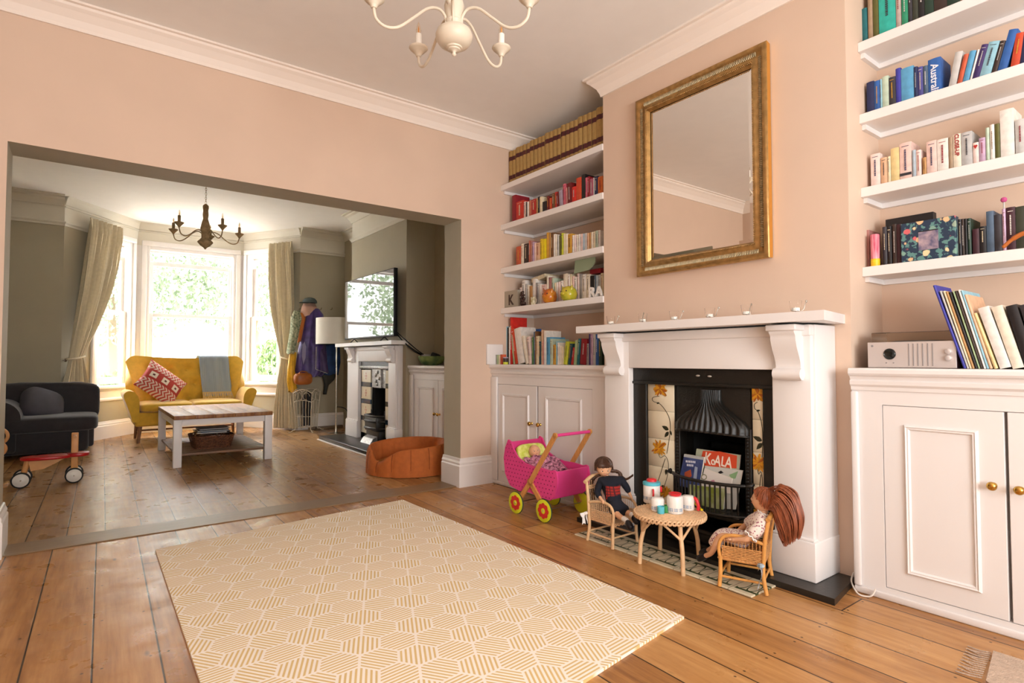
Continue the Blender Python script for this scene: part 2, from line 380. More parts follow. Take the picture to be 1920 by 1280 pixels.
# skirting profiles
def skirt(name, path, h=0.24, d=0.025):
    mb = MB(); mb.sweep([(0, 0), (d, 0), (d, h-0.06), (d-0.006, h-0.05), (d-0.004, h-0.035), (d-0.012, h-0.02), (d-0.014, h-0.004), (0.004, h), (0, h)], path)
    return struct(name, mb, M_white)
skirt('baseboard_bay', [(XL, YF, 0), (XA0, YF, 0), (BX0, BY, 0), (BX1, BY, 0), (XA1, YF, 0), (XB, YF, 0)], 0.22)
skirt('baseboard_pier', [(2.40, YO2, 0), (2.40, YO, 0), (2.72, YO, 0)], 0.225)
skirt('baseboard_left_pier', [(XL, YO, 0), (-0.335, YO, 0), (-0.335, YO2, 0)], 0.235)
skirt('baseboard_left_back', [(XL, YO2, 0), (XL, YF, 0)])
# picture rails
def rail(name, path, z):
    mb = MB(); mb.sweep([(0, -0.03), (0.01, -0.03), (0.012, -0.012), (0.028, 0.004), (0.03, 0.016), (0.012, 0.022), (0, 0.022)], [(x, y, z) for x, y in path]); struct(name, mb, M_cream)
rail('trim_picture_rail_bay', [(XL, YF), (XA0, YF), (XA0+0.36, YF+0.36/(BX0-XA0)*(BY-YF))], 2.60)
rail('trim_picture_rail_far', [(XA1-0.16, YF+0.28), (XA1, YF), (XB, YF)], 2.60)
rail('trim_picture_rail_chimney', [(XB, by1), (XC, by1), (XC, by0)], 2.575)
mb = MB(); mb.sweep([(0, 0), (0.012, 0.002), (0.012, 0.014), (0, 0.016)], [(XA0, YF, 2.79), (BX0, BY, 2.79), (BX1, BY, 2.79), (XA1, YF, 2.79)]); struct('trim_frieze_bead', mb, M_cream)
# cornices
C1 = [(0, -0.125), (0.012, -0.125), (0.016, -0.108), (0.03, -0.075), (0.06, -0.042), (0.078, -0.028), (0.080, -0.014), (0.098, -0.012), (0.098, 0), (0, 0)]
M_corn = mat('cornice_paint', '#f3e6db', 0.6)
mb = MB(); mb.sweep(C1, [(XL, -1.5, H), (XL, YO, H), (3.148, YO, H)]); struct('trim_cornice_opening', mb, M_corn)
mb = MB(); mb.sweep(C1, [(2.86, cy1, H), (XC, cy1, H), (XC, cy0, H), (XB, cy0, H)]); struct('trim_cornice_chimney', mb, M_corn)
C2 = [(0, -0.12), (0.012, -0.12), (0.02, -0.10), (0.05, -0.05), (0.075, -0.035), (0.08, -0.02), (0.11, -0.015), (0.11, 0), (0, 0)]
mb = MB(); mb.sweep(C2, [(XL, YO2+0.1, H), (XL, YF, H), (XA0, YF, H)]); mb.sweep(C2, [(XA1, YF, H), (XB, YF, H), (XB, by1, H), (XC, by1, H), (XC, by0, H), (XB, by0, H), (XB, YO2, H)]); struct('trim_cornice_back', mb, M_cream)
mb = MB(); mb.sweep([(0, -0.10), (0.01, -0.10), (0.03, -0.03), (0.05, 0), (0, 0)], [(XA0, YF, H), (BX0, BY, H), (BX1, BY, H), (XA1, YF, H)]); struct('trim_cornice_bay', mb, M_cream)
# ================= FIREPLACES, CABINETS, SHELVES =================
M_iron = mat('black_cast_iron', '#16130f', 0.42, var=0.1, bump=0.15, bscale=90)
M_slate = mat('black_slate', '#26231f', 0.35, var=0.1, bump=0.05)
M_soot = mat('sooty_brick', '#0d0b09', 0.9, bump=0.5, bscale=30)
M_brass = mat('polished_brass', '#c9a052', 0.22, metal=1.0)
M_wsat = mat('white_satin_wood', '#e9e4e2', 0.4)
def scroll_profile(x0, d, z0, z1, n=26):      # side outline of a corbel: big at the top, scroll foot
    pts = []
    h = z1-z0
    key = [(0, 1.0), (1.0, 1.0), (1.0, 0.86), (0.86, 0.80), (0.84, 0.72), (0.70, 0.58), (0.48, 0.44), (0.34, 0.33), (0.30, 0.24), (0.40, 0.19), (0.47, 0.12), (0.42, 0.04), (0.28, 0.0), (0, 0.0)]
    for i in range(len(key)-1):
        a, b = key[i], key[i+1]
        for t in (0, 0.5): pts.append((x0-d*(a[0]*(1-t)+b[0]*t), z0+h*(a[1]*(1-t)+b[1]*t)))
    pts.append((x0, z0)); return pts
def surround(root, xf, xw, ya, yb, oa, ob, zo, zt, ym0, ym1, xm, zplinth, skew=0.0, cw=0.11, cd=0.10, ch=0.25):
    mb = MB()
    mb.box(xf, xw, ya, oa, 0.028, zt-0.05, bev=0.004); mb.box(xf, xw, ob, yb, 0.028, zt-0.05, bev=0.004); mb.box(xf, xw, oa-0.002, ob+0.002, zo, zt-0.05, bev=0.004)
    mb.box(xf+0.02, xw-0.001, ya-0.012, ya+0.02, 0.029, zt-0.05, bev=0.004); mb.box(xf+0.02, xw-0.001, yb-0.02, yb+0.012, 0.029, zt-0.05, bev=0.004)
    mb.box(xf-0.012, xw, ya-0.004, yb+0.004, zt-0.10, zt-0.05, bev=0.006)
    mb.build('frame', M_wsat, root)
    for a, b in ((ya, oa), (ob, yb)):
        mb = MB(); mb.box(xf-0.018, xw, a-0.016, b+0.008, 0.028, zplinth, bev=0.005); mb.box(xf-0.012, xw, a-0.008, b+0.004, zplinth, zplinth+0.012, bev=0.004)
        mb.build('plinth', M_wsat, root)
        c = (a+b)/2; mb = MB(); mb.prism(scroll_profile(xf, cd, zt-0.05-ch, zt-0.05), 1, c-cw/2, c+cw/2, 0)
        mb.box(xf-cd-0.012, xf, c-cw/2-0.012, c+cw/2+0.012, zt-0.078, zt-0.05, bev=0.006)
        mb.cyl((xf-cd*0.30, c-cw/2-0.006, zt-0.05-ch+0.028), (xf-cd*0.30, c+cw/2+0.006, zt-0.05-ch+0.028), 0.026, n=20)
        mb.build('corbel', M_wsat, root)
    mb = MB(); T = [(xm, ym0), (xw, ym0+skew), (xw, ym1), (xm, ym1)]
    mb.prism(T, 2, zt-0.042, zt); mb.build('mantel_shelf', M_wsat, root)
# ---- front fireplace
fp = thing('fireplace_surround', 'white painted wooden fireplace surround with scroll corbels on the pink chimney breast', 'fireplace', (2.69, 1.86, 0))
def rel(root):                              # geometry written in room coordinates, parented to a thing at its base
    return Matrix.Translation(-root.location)
_b = MB.build
def build(s, name, mats, parent=None, loc=None, subsurf=0, fix=True):
    o = _b(s, name, mats, parent, loc, subsurf, fix)
    if parent is not None and not loc and getattr(s, 'room', True) and parent.get('room'):
        o.data.transform(Matrix.Translation(-Vector(parent['room'])))
    return o
MB.build = build
def roomthing(name, label, cat, loc, group=None):  # parts are written in room coordinates
    o = thing(name, label, cat, loc, 0, group); o['room'] = loc; return o
fp['room'] = tuple(fp.location)
surround(fp, 2.585, XC, 1.235, 2.49, 1.415, 2.295, 0.955, 1.21, 1.118, 2.615, 2.46, 0.20, skew=0.062, cw=0.115, cd=0.082)
he = MB(); he.prism([(2.468, 1.10), (2.786, 1.152), (2.79, 2.66), (2.468, 2.62)], 2, 0.0, 0.028)
o = he.build('hearth', M_slate); tag(o, 'black slate hearth slab under the white front fireplace', 'hearth')
# tile strip on the floor in front of the hearth
g = G('leaf_tiles', rough=0.35); x, y, z = g.sep(g.tc.outputs['Object'])
u = g.M('FRACT', g.M('DIVIDE', g.M('ADD', y, 10.0), 0.145)); v = g.M('DIVIDE', g.M('SUBTRACT', x, 2.27), 0.195)
uu = g.M('ABSOLUTE', g.M('SUBTRACT', g.M('FRACT', g.M('MULTIPLY', u, 3.0)), 0.5))
arch = g.M('ABSOLUTE', g.M('SUBTRACT', g.M('ADD', g.M('POWER', g.M('DIVIDE', uu, 0.42), 2.0), g.M('POWER', g.M('DIVIDE', g.M('SUBTRACT', v, 0.46), 0.27), 2.0)), 1.0))
bars = g.M('MINIMUM', g.M('ABSOLUTE', g.M('SUBTRACT', v, 0.18)), g.M('ABSOLUTE', g.M('SUBTRACT', v, 0.78)))
inner = g.M('MULTIPLY', g.M('COMPARE', u, 0.5, 0.42), 1.0)
line = g.M('MULTIPLY', g.M('MAXIMUM', g.rng(arch, 0.16, 0.30, 1, 0), g.rng(bars, 0.03, 0.05, 1, 0)), inner)
edge = g.M('MINIMUM', g.M('MINIMUM', u, g.M('SUBTRACT', 1.0, u)), 0.5)
col = g.mix(line, srgb('#d8ceb2'), srgb('#3c4a2c')); col = g.mix(g.rng(edge, 0.008, 0.016, 1, 0), col, srgb('#8d8670')); g.L.new(col, g.b.inputs['Base Color'])
mb = MB(); mb.box(2.268, 2.464, 1.345, 2.43, 0.0, 0.008, bev=0.002, seg=1); o = mb.build('hearth_runner', g.m); tag(o, 'narrow cream runner with green leaf pattern along the hearth', 'runner')
# ---- cast iron insert
ins_ = roomthing('cast_iron_fireplace', 'black cast iron fireplace insert with yellow flower tiles and front bars', 'fireplace', (2.66, 1.855, 0.028))
ya, yb = 1.40, 2.31; zt = 0.958
ty = [(at(1213, 800, 0, 2.63).y, at(1262, 800, 0, 2.63).y), (at(1409, 800, 0, 2.63).y, at(1431, 800, 0, 2.63).y)]
ix0, ix1 = ty[1][0]+0.01, ty[0][1]-0.01      # arch opening between the tile columns (y)
mb = MB(); xf = 2.625
mb.box(xf, 2.80, ya, ty[1][1], 0.03, zt, bev=0.004); mb.box(xf, 2.80, ty[0][0], yb, 0.03, zt, bev=0.004); mb.box(xf-0.002, 2.79, ya+0.001, yb-0.001, 0.87, zt-0.001, bev=0.004)
mb.box(xf-0.01, 2.66, ya+0.01, yb-0.01, 0.862, 0.878, bev=0.004)
for a, b in ty: mb.box(xf+0.02, 2.80, b-0.012, a+0.012, 0.03, 0.87)
cyi = (ix0+ix1)/2; wi = (ix1-ix0)/2
# arched front plate with hood opening
zh = 0.64
mb.box(2.645, 2.70, ix0-0.004, ix1+0.004, zh, 0.87, bev=0.003)
mb.box(2.635, 2.70, ix0-0.004, ix0+0.03, 0.1, zh+0.02, bev=0.004); mb.box(2.635, 2.70, ix1-0.03, ix1+0.004, 0.1, zh+0.02, bev=0.004)
for s in (ix0+0.015, ix1-0.015):
    for k in range(30): mb.ell((2.633, s, 0.12+k*0.0175), (0.006, 0.008, 0.006), 6, 4)
# lower ash front, steps
mb.box(2.60, 2.76, ix0-0.01, ix1+0.01, 0.03, 0.11, bev=0.006); mb.box(2.575, 2.62, ix0-0.02, ix1+0.02, 0.10, 0.125, bev=0.006); mb.box(2.565, 2.60, ix0-0.02, ix1+0.02, 0.03, 0.05, bev=0.004)
mb.box(2.60, 2.76, ix0, ix1, 0.19, 0.235, bev=0.005)
mb.build('iron_frame', M_iron, ins_)
mb = MB(); mb.box(3.0, 3.02, ya, yb, 0.03, zt); mb.box(2.70, 3.02, ix0-0.01, ix0, 0.03, zt); mb.box(2.70, 3.02, ix1, ix1+0.01, 0.03, zt); mb.box(2.70, 3.02, ix0, ix1, 0.03, 0.05); mb.box(2.70, 3.02, ix0, ix1, 0.93, zt)
mb.box(2.90, 3.0, ix0+0.05, ix1-0.05, 0.50, 0.53); mb.build('firebox', M_soot, ins_)
# fluted hood: fans out from a narrow neck
mb = MB()
def hood(u, v):
    t = v; w = wi*(0.98-0.78*(t**0.55)) if t < 0.999 else wi*0.20
    w = wi*(0.27+0.71*(0.5+0.5*math.cos(math.pi*min(1, max(0, (t-0.12)/0.68))))); a = (u-0.5)*2
    y = cyi+a*w; z = 0.63+0.215*t-0.05*(1-t)*(1-abs(a)**2)*0.0+0.05*(abs(a)**2)*(1-t)*-0.2
    r = 1+0.10*math.cos(u*math.pi*2*13); bul = 0.075*(1-0.55*t)*math.sqrt(max(0, 1-a*a))*r
    return (2.645-bul, y, z)
mb.grid(hood, 130, 16); 
def hood2(u, v): p = hood(u, v); return (2.665, p[1], p[2])
mb.grid(hood2, 130, 16); mb.tube([hood(i/40, 0.0) for i in range(41)], 0.006, 6)
mb.build('hood', M_iron, ins_)
# basket with bars bowed to the room
bz0, bz1 = at(1330, 962, 0, 2.53).z, at(1330, 905, 0, 2.53).z
def bow(t): return (2.60-0.075*math.sin(math.pi*t)**0.7, ix0+0.01+(ix1-ix0-0.02)*t)
mb = MB()
for zz, r in ((bz1, 0.009), (bz0, 0.008)): mb.tube([(*bow(i/20), zz) for i in range(21)], r, 8)
for k in range(1, 17): x_, y_ = bow(k/17); mb.cyl((x_, y_, bz0), (x_, y_, bz1), 0.0052, n=6)
mb.tube([(2.60, ix0, bz1), (2.60, ix0-0.02, bz1+0.005), (2.62, ix0-0.02, bz1+0.01)], 0.01, 6); mb.tube([(2.60, ix1, bz1), (2.60, ix1+0.02, bz1+0.005), (2.62, ix1+0.02, bz1+0.01)], 0.01, 6)
mb.box(2.56, 2.95, ix0+0.02, ix1-0.02, bz0-0.012, bz0, bev=0.004); mb.build('basket_grate', M_iron, ins_)
for k, (yy, zz) in enumerate(((at(1308, 702, 0, 2.62).y, 0.918), (at(1330, 703, 0, 2.62).y, 0.916))):
    mb = MB(); mb.ell((2.622, yy, zz), (0.005, 0.013, 0.005), 10, 6); mb.build('chip', mat('chipped_paint', '#b5aca2', 0.5), ins_)
# tiles: cream glaze with painted yellow chrysanthemums, built as thin glazed relief
M_tile = mat('cream_glazed_tile', '#ded2b8', 0.18, var=0.02); M_petal = mat('amber_petals', '#c98c22', 0.3, var=0.25, vscale=40); M_petal2 = mat('rust_petals', '#a3581c', 0.3); M_leafd = mat('dark_leaf_glaze', '#2c2f20', 0.3)
def flower_panel(a, b, mirror):
    mb = MB(); z0 = 0.14; z1 = 0.868; x = 2.640; w = a-b; th = (z1-z0)/4.6
    z = z1; k = 0
    while z > z0+0.005:
        zz = max(z0, z-th); mb.box(x, x+0.02, b+0.0006, a-0.0006, zz+0.0006, z-0.0006, 0, bev=0.0012, seg=1); z = zz
    # u in 0..1 from the left edge as seen (y decreasing), z absolute
    def P(u, zz, o=0.001): return (x-o, a-(u if not mirror else 1-u)*w, zz)
    def fl(u, zz, r):
        rr = random.Random(int(u*100+zz*1000))
        for i in range(54):
            an = rr.uniform(0, 2*math.pi); L = r*rr.uniform(0.5, 1.05)*min(1.0, 0.05/r if abs(math.sin(an)) < 0.5 else 1.0); wd = r*0.11
            c = P(u, zz); d = Vector((0, math.cos(an), math.sin(an)*0.75)); n = Vector((0, -d.z, d.y)); c = Vector(c)-Vector((0.00005*i, 0, 0)); pts = [c-n*wd*0.3, c+d*L*0.35-n*wd*0.8, c+d*L*0.7-n*wd, c+d*L*0.94-n*wd*0.5, c+d*L, c+d*L*0.94+n*wd*0.5, c+d*L*0.7+n*wd, c+d*L*0.35+n*wd*0.8, c+n*wd*0.3]
            for q in pts: q.y = min(a-0.001, max(b+0.001, q.y))
            mb.add(pts, [list(range(9))], 1 if i % 4 else 2)
    def leaf(u, zz, an, L):
        c = Vector(P(u, zz, 0.0012)); d = Vector((0, math.cos(an), math.sin(an))); n = Vector((0, -d.z, d.y))
        mb.add([c, c+d*L*0.15-n*L*0.16, c+d*L*0.38-n*L*0.25, c+d*L*0.7-n*L*0.17, c+d*L, c+d*L*0.7+n*L*0.17, c+d*L*0.38+n*L*0.25, c+d*L*0.15+n*L*0.16], [list(range(8))], 3)
    def stem(pts): 
        q = [P(u, zz, 0.0005) for u, zz in pts]; s_ = []
        for i in range(len(q)-1):
            p0, p1, p2, p3 = Vector(q[max(i-1, 0)]), Vector(q[i]), Vector(q[i+1]), Vector(q[min(i+2, len(q)-1)])
            for t in (0, .25, .5, .75): s_.append(0.5*((2*p1)+(p2-p0)*t+(2*p0-5*p1+4*p2-p3)*t*t+(3*p1-p0-3*p2+p3)*t**3))
        s_.append(Vector(q[-1])); mb.tube(s_, 0.0017, 5, 3)
    Z = lambda f: z1-(z1-z0)*f
    stem([(.45, Z(.10)), (.2, Z(.115)), (.22, Z(.145)), (.5, Z(.165)), (.8, Z(.25)), (.86, Z(.35)), (.78, Z(.47)), (.72, Z(.54))])
    stem([(.40, Z(.55)), (.48, Z(.58)), (.66, Z(.56)), (.78, Z(.62)), (.7, Z(.74)), (.48, Z(.86)), (.36, Z(.93))]); stem([(.66, Z(.58)), (.4, Z(.75)), (.2, Z(.84)), (.1, Z(.93))])
    stem([(.8, Z(.87)), (.95, Z(.92)), (.85, Z(.96)), (.6, Z(.985))])
    for u, f, an, L in ((.35, .16, 0.3, .022), (.80, .355, 2.8, .05), (.80, .37, 4.0, .045), (.84, .36, 5.2, .03), (.70, .66, 4.6, .035), (.34, .83, 0.2, .03), (.30, .84, 4.3, .04), (.2, .82, 2.2, .035), (.5, .80, 0.1, .03)):
        leaf(u, Z(f), (math.pi-an), L)
    fl(.5, Z(.045), .064); fl(.42, Z(.505), .064); fl(.66, Z(.84), .050)
    return mb
for i, (a, b) in enumerate(ty): flower_panel(a, b, False).build('tile_panel', [M_tile, M_petal, M_petal2, M_leafd], ins_, fix=False)
# ---- cabinets
def moulding_frame(mb, x, ya, yb, za, zb, w=0.022, h=0.012):
    pts = [(x, ya, za), (x, ya, zb), (x, yb, zb), (x, yb, za)]
    pr = [(0, 0), (0.003, h*0.6), (w*0.35, h), (w*0.55, h*0.7), (w*0.75, h*0.75), (w, 0.0)]
    n = len(pr); vs = []
    for j, p in enumerate(pts):
        sy = 1 if p[1] == min(ya, yb) else -1; sz = 1 if p[2] == min(za, zb) else -1
        for (o, hh) in pr: vs.append((x-hh, p[1]+sy*o, p[2]+sz*o))
    fs = [[j*n+i, ((j+1) % 4)*n+i, ((j+1) % 4)*n+i+1, j*n+i+1] for j in range(4) for i in range(n-1)]
    mb.add(vs, fs)
def cabinet(label, X, y0, y1, ztop, doors, panels, knobs, zd0, zd1, xw, group=None, base=True, xover=0.035, xt=None, ydeep=None):
    xt = xt or xw
    c = roomthing('alcove_cabinet', label, 'cabinet', (X, (y0+y1)/2, 0), group)
    mb = MB(); dl = min(d[0] for d in doors); dh = max(d[1] for d in doors)
    mb.box(X, xw, y0, dl, 0, ztop-0.03); mb.box(X, xw, dh, y1, 0, ztop-0.03); mb.box(X, xw, dl, dh, zd1, ztop-0.03); mb.box(X, xw, dl, dh, 0, zd0); mb.box(X+0.05, xw, dl, dh, zd0, zd1)
    mb.box(X-0.012, X, y0, y1, 0.0, 0.030, bev=0.008); mb.box(X-0.018, X, y1-0.085 if y1 > 3 else y1-0.03, y1, 0.03, ztop-0.10, bev=0.008) if True else None
    mb.build('carcass', M_wsat, c)
    mb = MB(); mb.prism([(xt, ztop-0.03), (X-xover+0.006, ztop-0.03), (X-xover, ztop-0.022), (X-xover, ztop-0.008), (X-xover+0.006, ztop), (xt, ztop)], 1, y0, y1); (mb.box(xt-0.01, 3.148, ydeep, y1, ztop-0.03, ztop) if ydeep else None); mb.build('cabinet_top', M_wsat, c)
    mb = MB(); mb.prism([(X, ztop-0.095), (X-0.006, ztop-0.095), (X-0.008, ztop-0.08), (X-0.018, ztop-0.07), (X-0.020, ztop-0.055), (X-0.012, ztop-0.05), (X-0.02, ztop-0.035), (X-0.03, ztop-0.03), (X, ztop-0.03)], 1, y0, y1); mb.build('moulding', M_wsat, c)
    for k, (a, b) in enumerate(doors):
        mb = MB(); gap = 0.0022; mb.box(X+0.002, X+0.022, a+gap, b-gap, zd0+gap, zd1-gap, bev=0.0015, seg=1)
        pa, pb, pz0, pz1 = panels[k]; moulding_frame(mb, X+0.002, pa, pb, pz0, pz1)
        d = mb.build('door', M_wsat, c)
        ky, kz = knobs[k]; mb = MB(); mb.lathe([(0.011, 0), (0.011, 0.003), (0.006, 0.006), (0.006, 0.014), (0.014, 0.020), (0.0165, 0.028), (0.013, 0.035), (0.006, 0.038), (0, 0.0385)], 20, (X+0.002, ky, kz), (-1, 0, 0)); kb = mb.build('knob', M_brass, d); kb['label'] = 'polished brass knob'
        if c.get('room'): kb.data.transform(Matrix.Translation(-Vector(c['room'])))
        hy = b if k == 1 or len(doors) == 1 else a
    return c
aty = lambda px, py, X: at(px, py, 0, X).y
X = 2.705
dR = (aty(1888, 960, X), aty(1657, 930, X)); dR2 = (dR[0]-(dR[1]-dR[0])-0.0, dR[0]-0.006)
pR = (aty(1838, 960, X), aty(1697, 930, X), 0.128, 0.735)
wr = dR[1]-dR[0]; off = pR[0]-dR[0]
cabR = cabinet('white alcove cabinet right of the fireplace, under the silver hi-fi unit', X, 0.0, 1.118, 0.966, [dR2, dR], [(dR2[0]+(dR[1]-pR[1]), dR2[1]-off, pR[2], pR[3]), pR], [(dR2[1]-0.035, 0.535), (aty(1863, 908, X), 0.537)], 0.05, 0.812, XB-0.003)
dA = (aty(1111, 800, X), aty(1008.5, 800, X)); dB = (aty(1006, 800, X), aty(930, 800, X))
cabL = cabinet('white alcove cabinet left of the fireplace, behind the pink toy pram', X, 2.52, 3.88, 0.966, [dA, dB], [(dA[0]+0.10, dA[1]-0.09, 0.11, 0.735), (dB[0]+0.09, dB[1]-0.09, 0.11, 0.735)], [(aty(1013, 793, X), 0.525), (aty(997, 793, X), 0.525)], 0.02, 0.808, 2.795, xt=2.795, ydeep=2.703)
mb = MB(); mb.box(2.64, 2.80, 3.858, 3.88, 0.966, 1.132, bev=0.004); o = mb.build('upstand_board', M_wsat); tag(o, 'small white upstand board at the left end of the left cabinet top', 'board')
# ---- shelves
M_shelf = mat('white_shelf_paint', '#ebe5e2', 0.4)
def shelf(label, xf, xb, y0, y1, z, group, bat=True):
    s = MB(); s.box(xf, xb, y0, y1, z-0.045, z, bev=0.002, seg=1); o = s.build('wall_shelf', M_shelf); tag(o, label, 'shelf', group)
    b = MB(); b.box(xb-0.02, xb, y0, y1, z-0.069, z-0.045); b.box(xf+0.03, xb-0.0205, y1-0.018, y1-0.0005, z-0.0685, z-0.045); b.build('batten', M_shelf, o); return o
ZL = [2.472, 2.138, 1.772, 1.434]; ZR = [2.515, 2.168, 1.815, 1.438]
nl = ['top white shelf in the left alcove, carrying the matching brown bound volumes', 'second white shelf down in the left alcove, carrying mostly red books', 'third white shelf down in the left alcove, carrying yellow and cream books', 'lowest white shelf in the left alcove, carrying white books and two pottery animals']
nr = ['topmost visible white shelf in the right alcove, carrying green books', 'white shelf in the right alcove carrying blue books', 'white shelf in the right alcove carrying pale pink and white books', 'lowest white shelf in the right alcove, carrying black books']
for z, n in zip(ZL, nl): shelf(n, 2.79, XB, cy1, YO, z, 'left alcove shelves')
for z, n in zip(ZR, nr): shelf(n, 2.93, XB, 0.0, cy0, z, 'right alcove shelves')
# ---- gilt mirror
mir = roomthing('wall_mirror', 'large rectangular mirror in a ribbed antique gold frame above the mantelpiece', 'mirror', (2.79, 1.94, 1.52))
M_gold = mat('antique_gold', '#a88350', 0.38, metal=0.75, var=0.2, vscale=30); M_goldb = mat('bright_gold_edge', '#e3a944', 0.3, metal=0.8); M_rib = mat('tarnished_rib', '#c2b08c', 0.4, metal=0.45, var=0.2, vscale=60)
Y0, Y1, Z0, Z1 = 1.515, 2.372, 1.522, 2.628
def mframe(o0, o1, x, mb, m):      # flat moulded ring between insets o0 and o1: list of (inset, x)
    pass
prof = [(0.0, 2.795), (-0.004, 2.757), (0.002, 2.748), (0.016, 2.746), (0.024, 2.752), (0.030, 2.764), (0.046, 2.768), (0.058, 2.762), (0.064, 2.754), (0.074, 2.752), (0.084, 2.766), (0.094, 2.778)]
def ring(mb, pr, m, close=False):
    n = len(pr); vs = []
    for (yy, zz, sy, sz) in ((Y0, Z0, 1, 1), (Y0, Z1, 1, -1), (Y1, Z1, -1, -1), (Y1, Z0, -1, 1)):
        for (o, x) in pr: vs.append((x, yy+sy*o, zz+sz*o))
    mb.add(vs, [[j*n+i, ((j+1) % 4)*n+i, ((j+1) % 4)*n+i+1, j*n+i+1] for j in range(4) for i in range(n-1)], m)
mb = MB(); ring(mb, prof[:2], 1); ring(mb, prof[1:], 0)
ya_, yb_, za_, zb_ = Y0+0.037, Y1-0.037, Z0+0.037, Z1-0.037
def ribs(p, q, ax, m):
    L = abs(q-p); n = int(L/0.0095)
    for i in range(n):
        yield p+(q-p)*(i+0.5)/n
for zz in ribs(za_+0.02, zb_-0.02, 2, 2):
    for yy in (ya_, yb_): mb.ell((2.764, yy, zz), (0.009, 0.014, 0.0037), 6, 4, 2)
for yy in ribs(ya_+0.02, yb_-0.02, 1, 2):
    for zz in (za_, zb_): mb.ell((2.764, yy, zz), (0.009, 0.0037, 0.014), 6, 4, 2)
yc, yd, zc, zd = Y0+0.078, Y1-0.078, Z0+0.078, Z1-0.078
for zz in ribs(zc, zd, 2, 2):
    for yy in (yc, yd): mb.ell((2.756, yy, zz), (0.006, 0.004, 0.0042), 6, 4, 0)
for yy in ribs(yc, yd, 1, 2):
    for zz in (zc, zd): mb.ell((2.756, yy, zz), (0.006, 0.0042, 0.004), 6, 4, 0)
mb.build('frame', [M_gold, M_goldb, M_rib], mir)
M_mirror = mat('mirror_silver', '#f4f2ee', 0.01, metal=1.0)
mb = MB(); b = 0.022; a0, a1, c0, c1 = Y0+0.09, Y1-0.09, Z0+0.09, Z1-0.09
MX = 0.0
vs = [(2.782, a0, c0), (2.782, a1, c0), (2.782, a1, c1), (2.782, a0, c1), (2.779, a0+b, c0+b), (2.779, a1-b, c0+b), (2.779, a1-b, c1-b), (2.779, a0+b, c1-b), (2.79, a0, c0), (2.79, a1, c0), (2.79, a1, c1), (2.79, a0, c1)]
mb.add(vs, [[4, 5, 6, 7], [0, 1, 5, 4], [1, 2, 6, 5], [2, 3, 7, 6], [3, 0, 4, 7], [0, 1, 9, 8], [1, 2, 10, 9], [2, 3, 11, 10], [3, 0, 8, 11], [8, 9, 10, 11]]); mb.build('mirror_glass', M_mirror, mir)
# ---- chandeliers
def spline(pts, k=6):
    q = [Vector(p) for p in pts]; out = []
    for i in range(len(q)-1):
        p0, p1, p2, p3 = q[max(i-1, 0)], q[i], q[i+1], q[min(i+2, len(q)-1)]
        for t in range(k):
            t /= k; out.append(0.5*((2*p1)+(p2-p0)*t+(2*p0-5*p1+4*p2-p3)*t*t+(3*p1-p0-3*p2+p3)*t**3))
    out.append(q[-1]); return out
M_cw = mat('ivory_metal', '#d9ccb8', 0.4); M_candle = mat('candle_sleeve', '#f6efe4', 0.5); M_bulb = mat('clear_bulb', '#fff3e2', 0.05, trans=1.0, ior=1.1); M_fil = mat('bulb_filament', '#e9a864', 0.4)
def chandelier(label, loc, ceil, mm, R, arms, rot, body, arm, ar, cup, sleeve_m):
    c = thing('chandelier', label, 'chandelier', loc)
    mb = MB(); mb.lathe(body, 32); mb.build('body', mm, c)
    for k in range(arms):
        an = rot+2*math.pi*k/arms; dx, dy = math.cos(an), math.sin(an)
        mb = MB(); mb.tube(spline([(dx*r, dy*r, z) for r, z in arm], 7), ar, 10); a = mb.build('arm', mm, c)
        rx, rz = arm[-1]; o = (dx*rx, dy*rx, rz)
        mb = MB(); mb.lathe(cup, 24, o); mb.build('drip_cup', mm, a)
        mb = MB(); t = cup[-1][1]; s = 0.0135; mb.lathe([(s, t), (s, t+0.055), (s*0.8, t+0.058), (0, t+0.058)], 16, o); mb.build('candle_sleeve', sleeve_m, a)
        mb = MB(); t += 0.058; b = s*0.82; mb.lathe([(b*0.6, t), (b*0.95, t+0.008), (b*1.0, t+0.016), (b*0.7, t+0.032), (b*0.25, t+0.048), (0, t+0.055)], 14, o); mb.lathe([(0.0025, t), (0.003, t+0.02), (0, t+0.035)], 6, o, m=1); mb.build('bulb', [M_bulb, M_fil], a)
    top = body[-1][1]; L = ceil-loc[2]; mb = MB()
    n = int((L-0.03-top)/0.022)
    for i in range(n):
        z = top+0.006+i*0.022+0.005; a = (i % 2)*math.pi/2
        mb.tube([(math.cos(a)*0.007*math.cos(t), math.sin(a)*0.007*math.cos(t), z+0.015*math.sin(t)) for t in [2*math.pi*j/10 for j in range(10)]], 0.0018, 5, closed=True)
    mb.lathe([(0.045, L), (0.045, L-0.008), (0.03, L-0.022), (0.008, L-0.03), (0, L-0.031)], 24); mb.build('hanging_chain', mm, c)
    return c
far = math.pi/2-YAW
Lc = (1.14, 1.90, 2.27)
body = [(0, -0.078), (0.007, -0.076), (0.009, -0.070), (0.006, -0.064), (0.010, -0.058), (0.024, -0.055), (0.025, -0.050), (0.032, -0.049), (0.033, -0.043), (0.040, -0.042), (0.057, -0.033), (0.070, -0.015), (0.073, 0.004), (0.066, 0.022), (0.052, 0.032), (0.034, 0.036), (0.032, 0.05), (0.036, 0.055), (0.036, 0.062), (0.030, 0.066), (0.034, 0.085), (0.040, 0.12), (0.03, 0.16), (0.018, 0.20), (0.024, 0.23), (0.02, 0.25), (0.008, 0.27), (0.006, 0.29), (0, 0.295)]
arm = [(0.030, 0.030), (0.036, 0.075), (0.062, 0.100), (0.105, 0.092), (0.16, 0.045), (0.215, 0.0), (0.262, -0.008), (0.298, 0.015), (0.308, 0.055)]
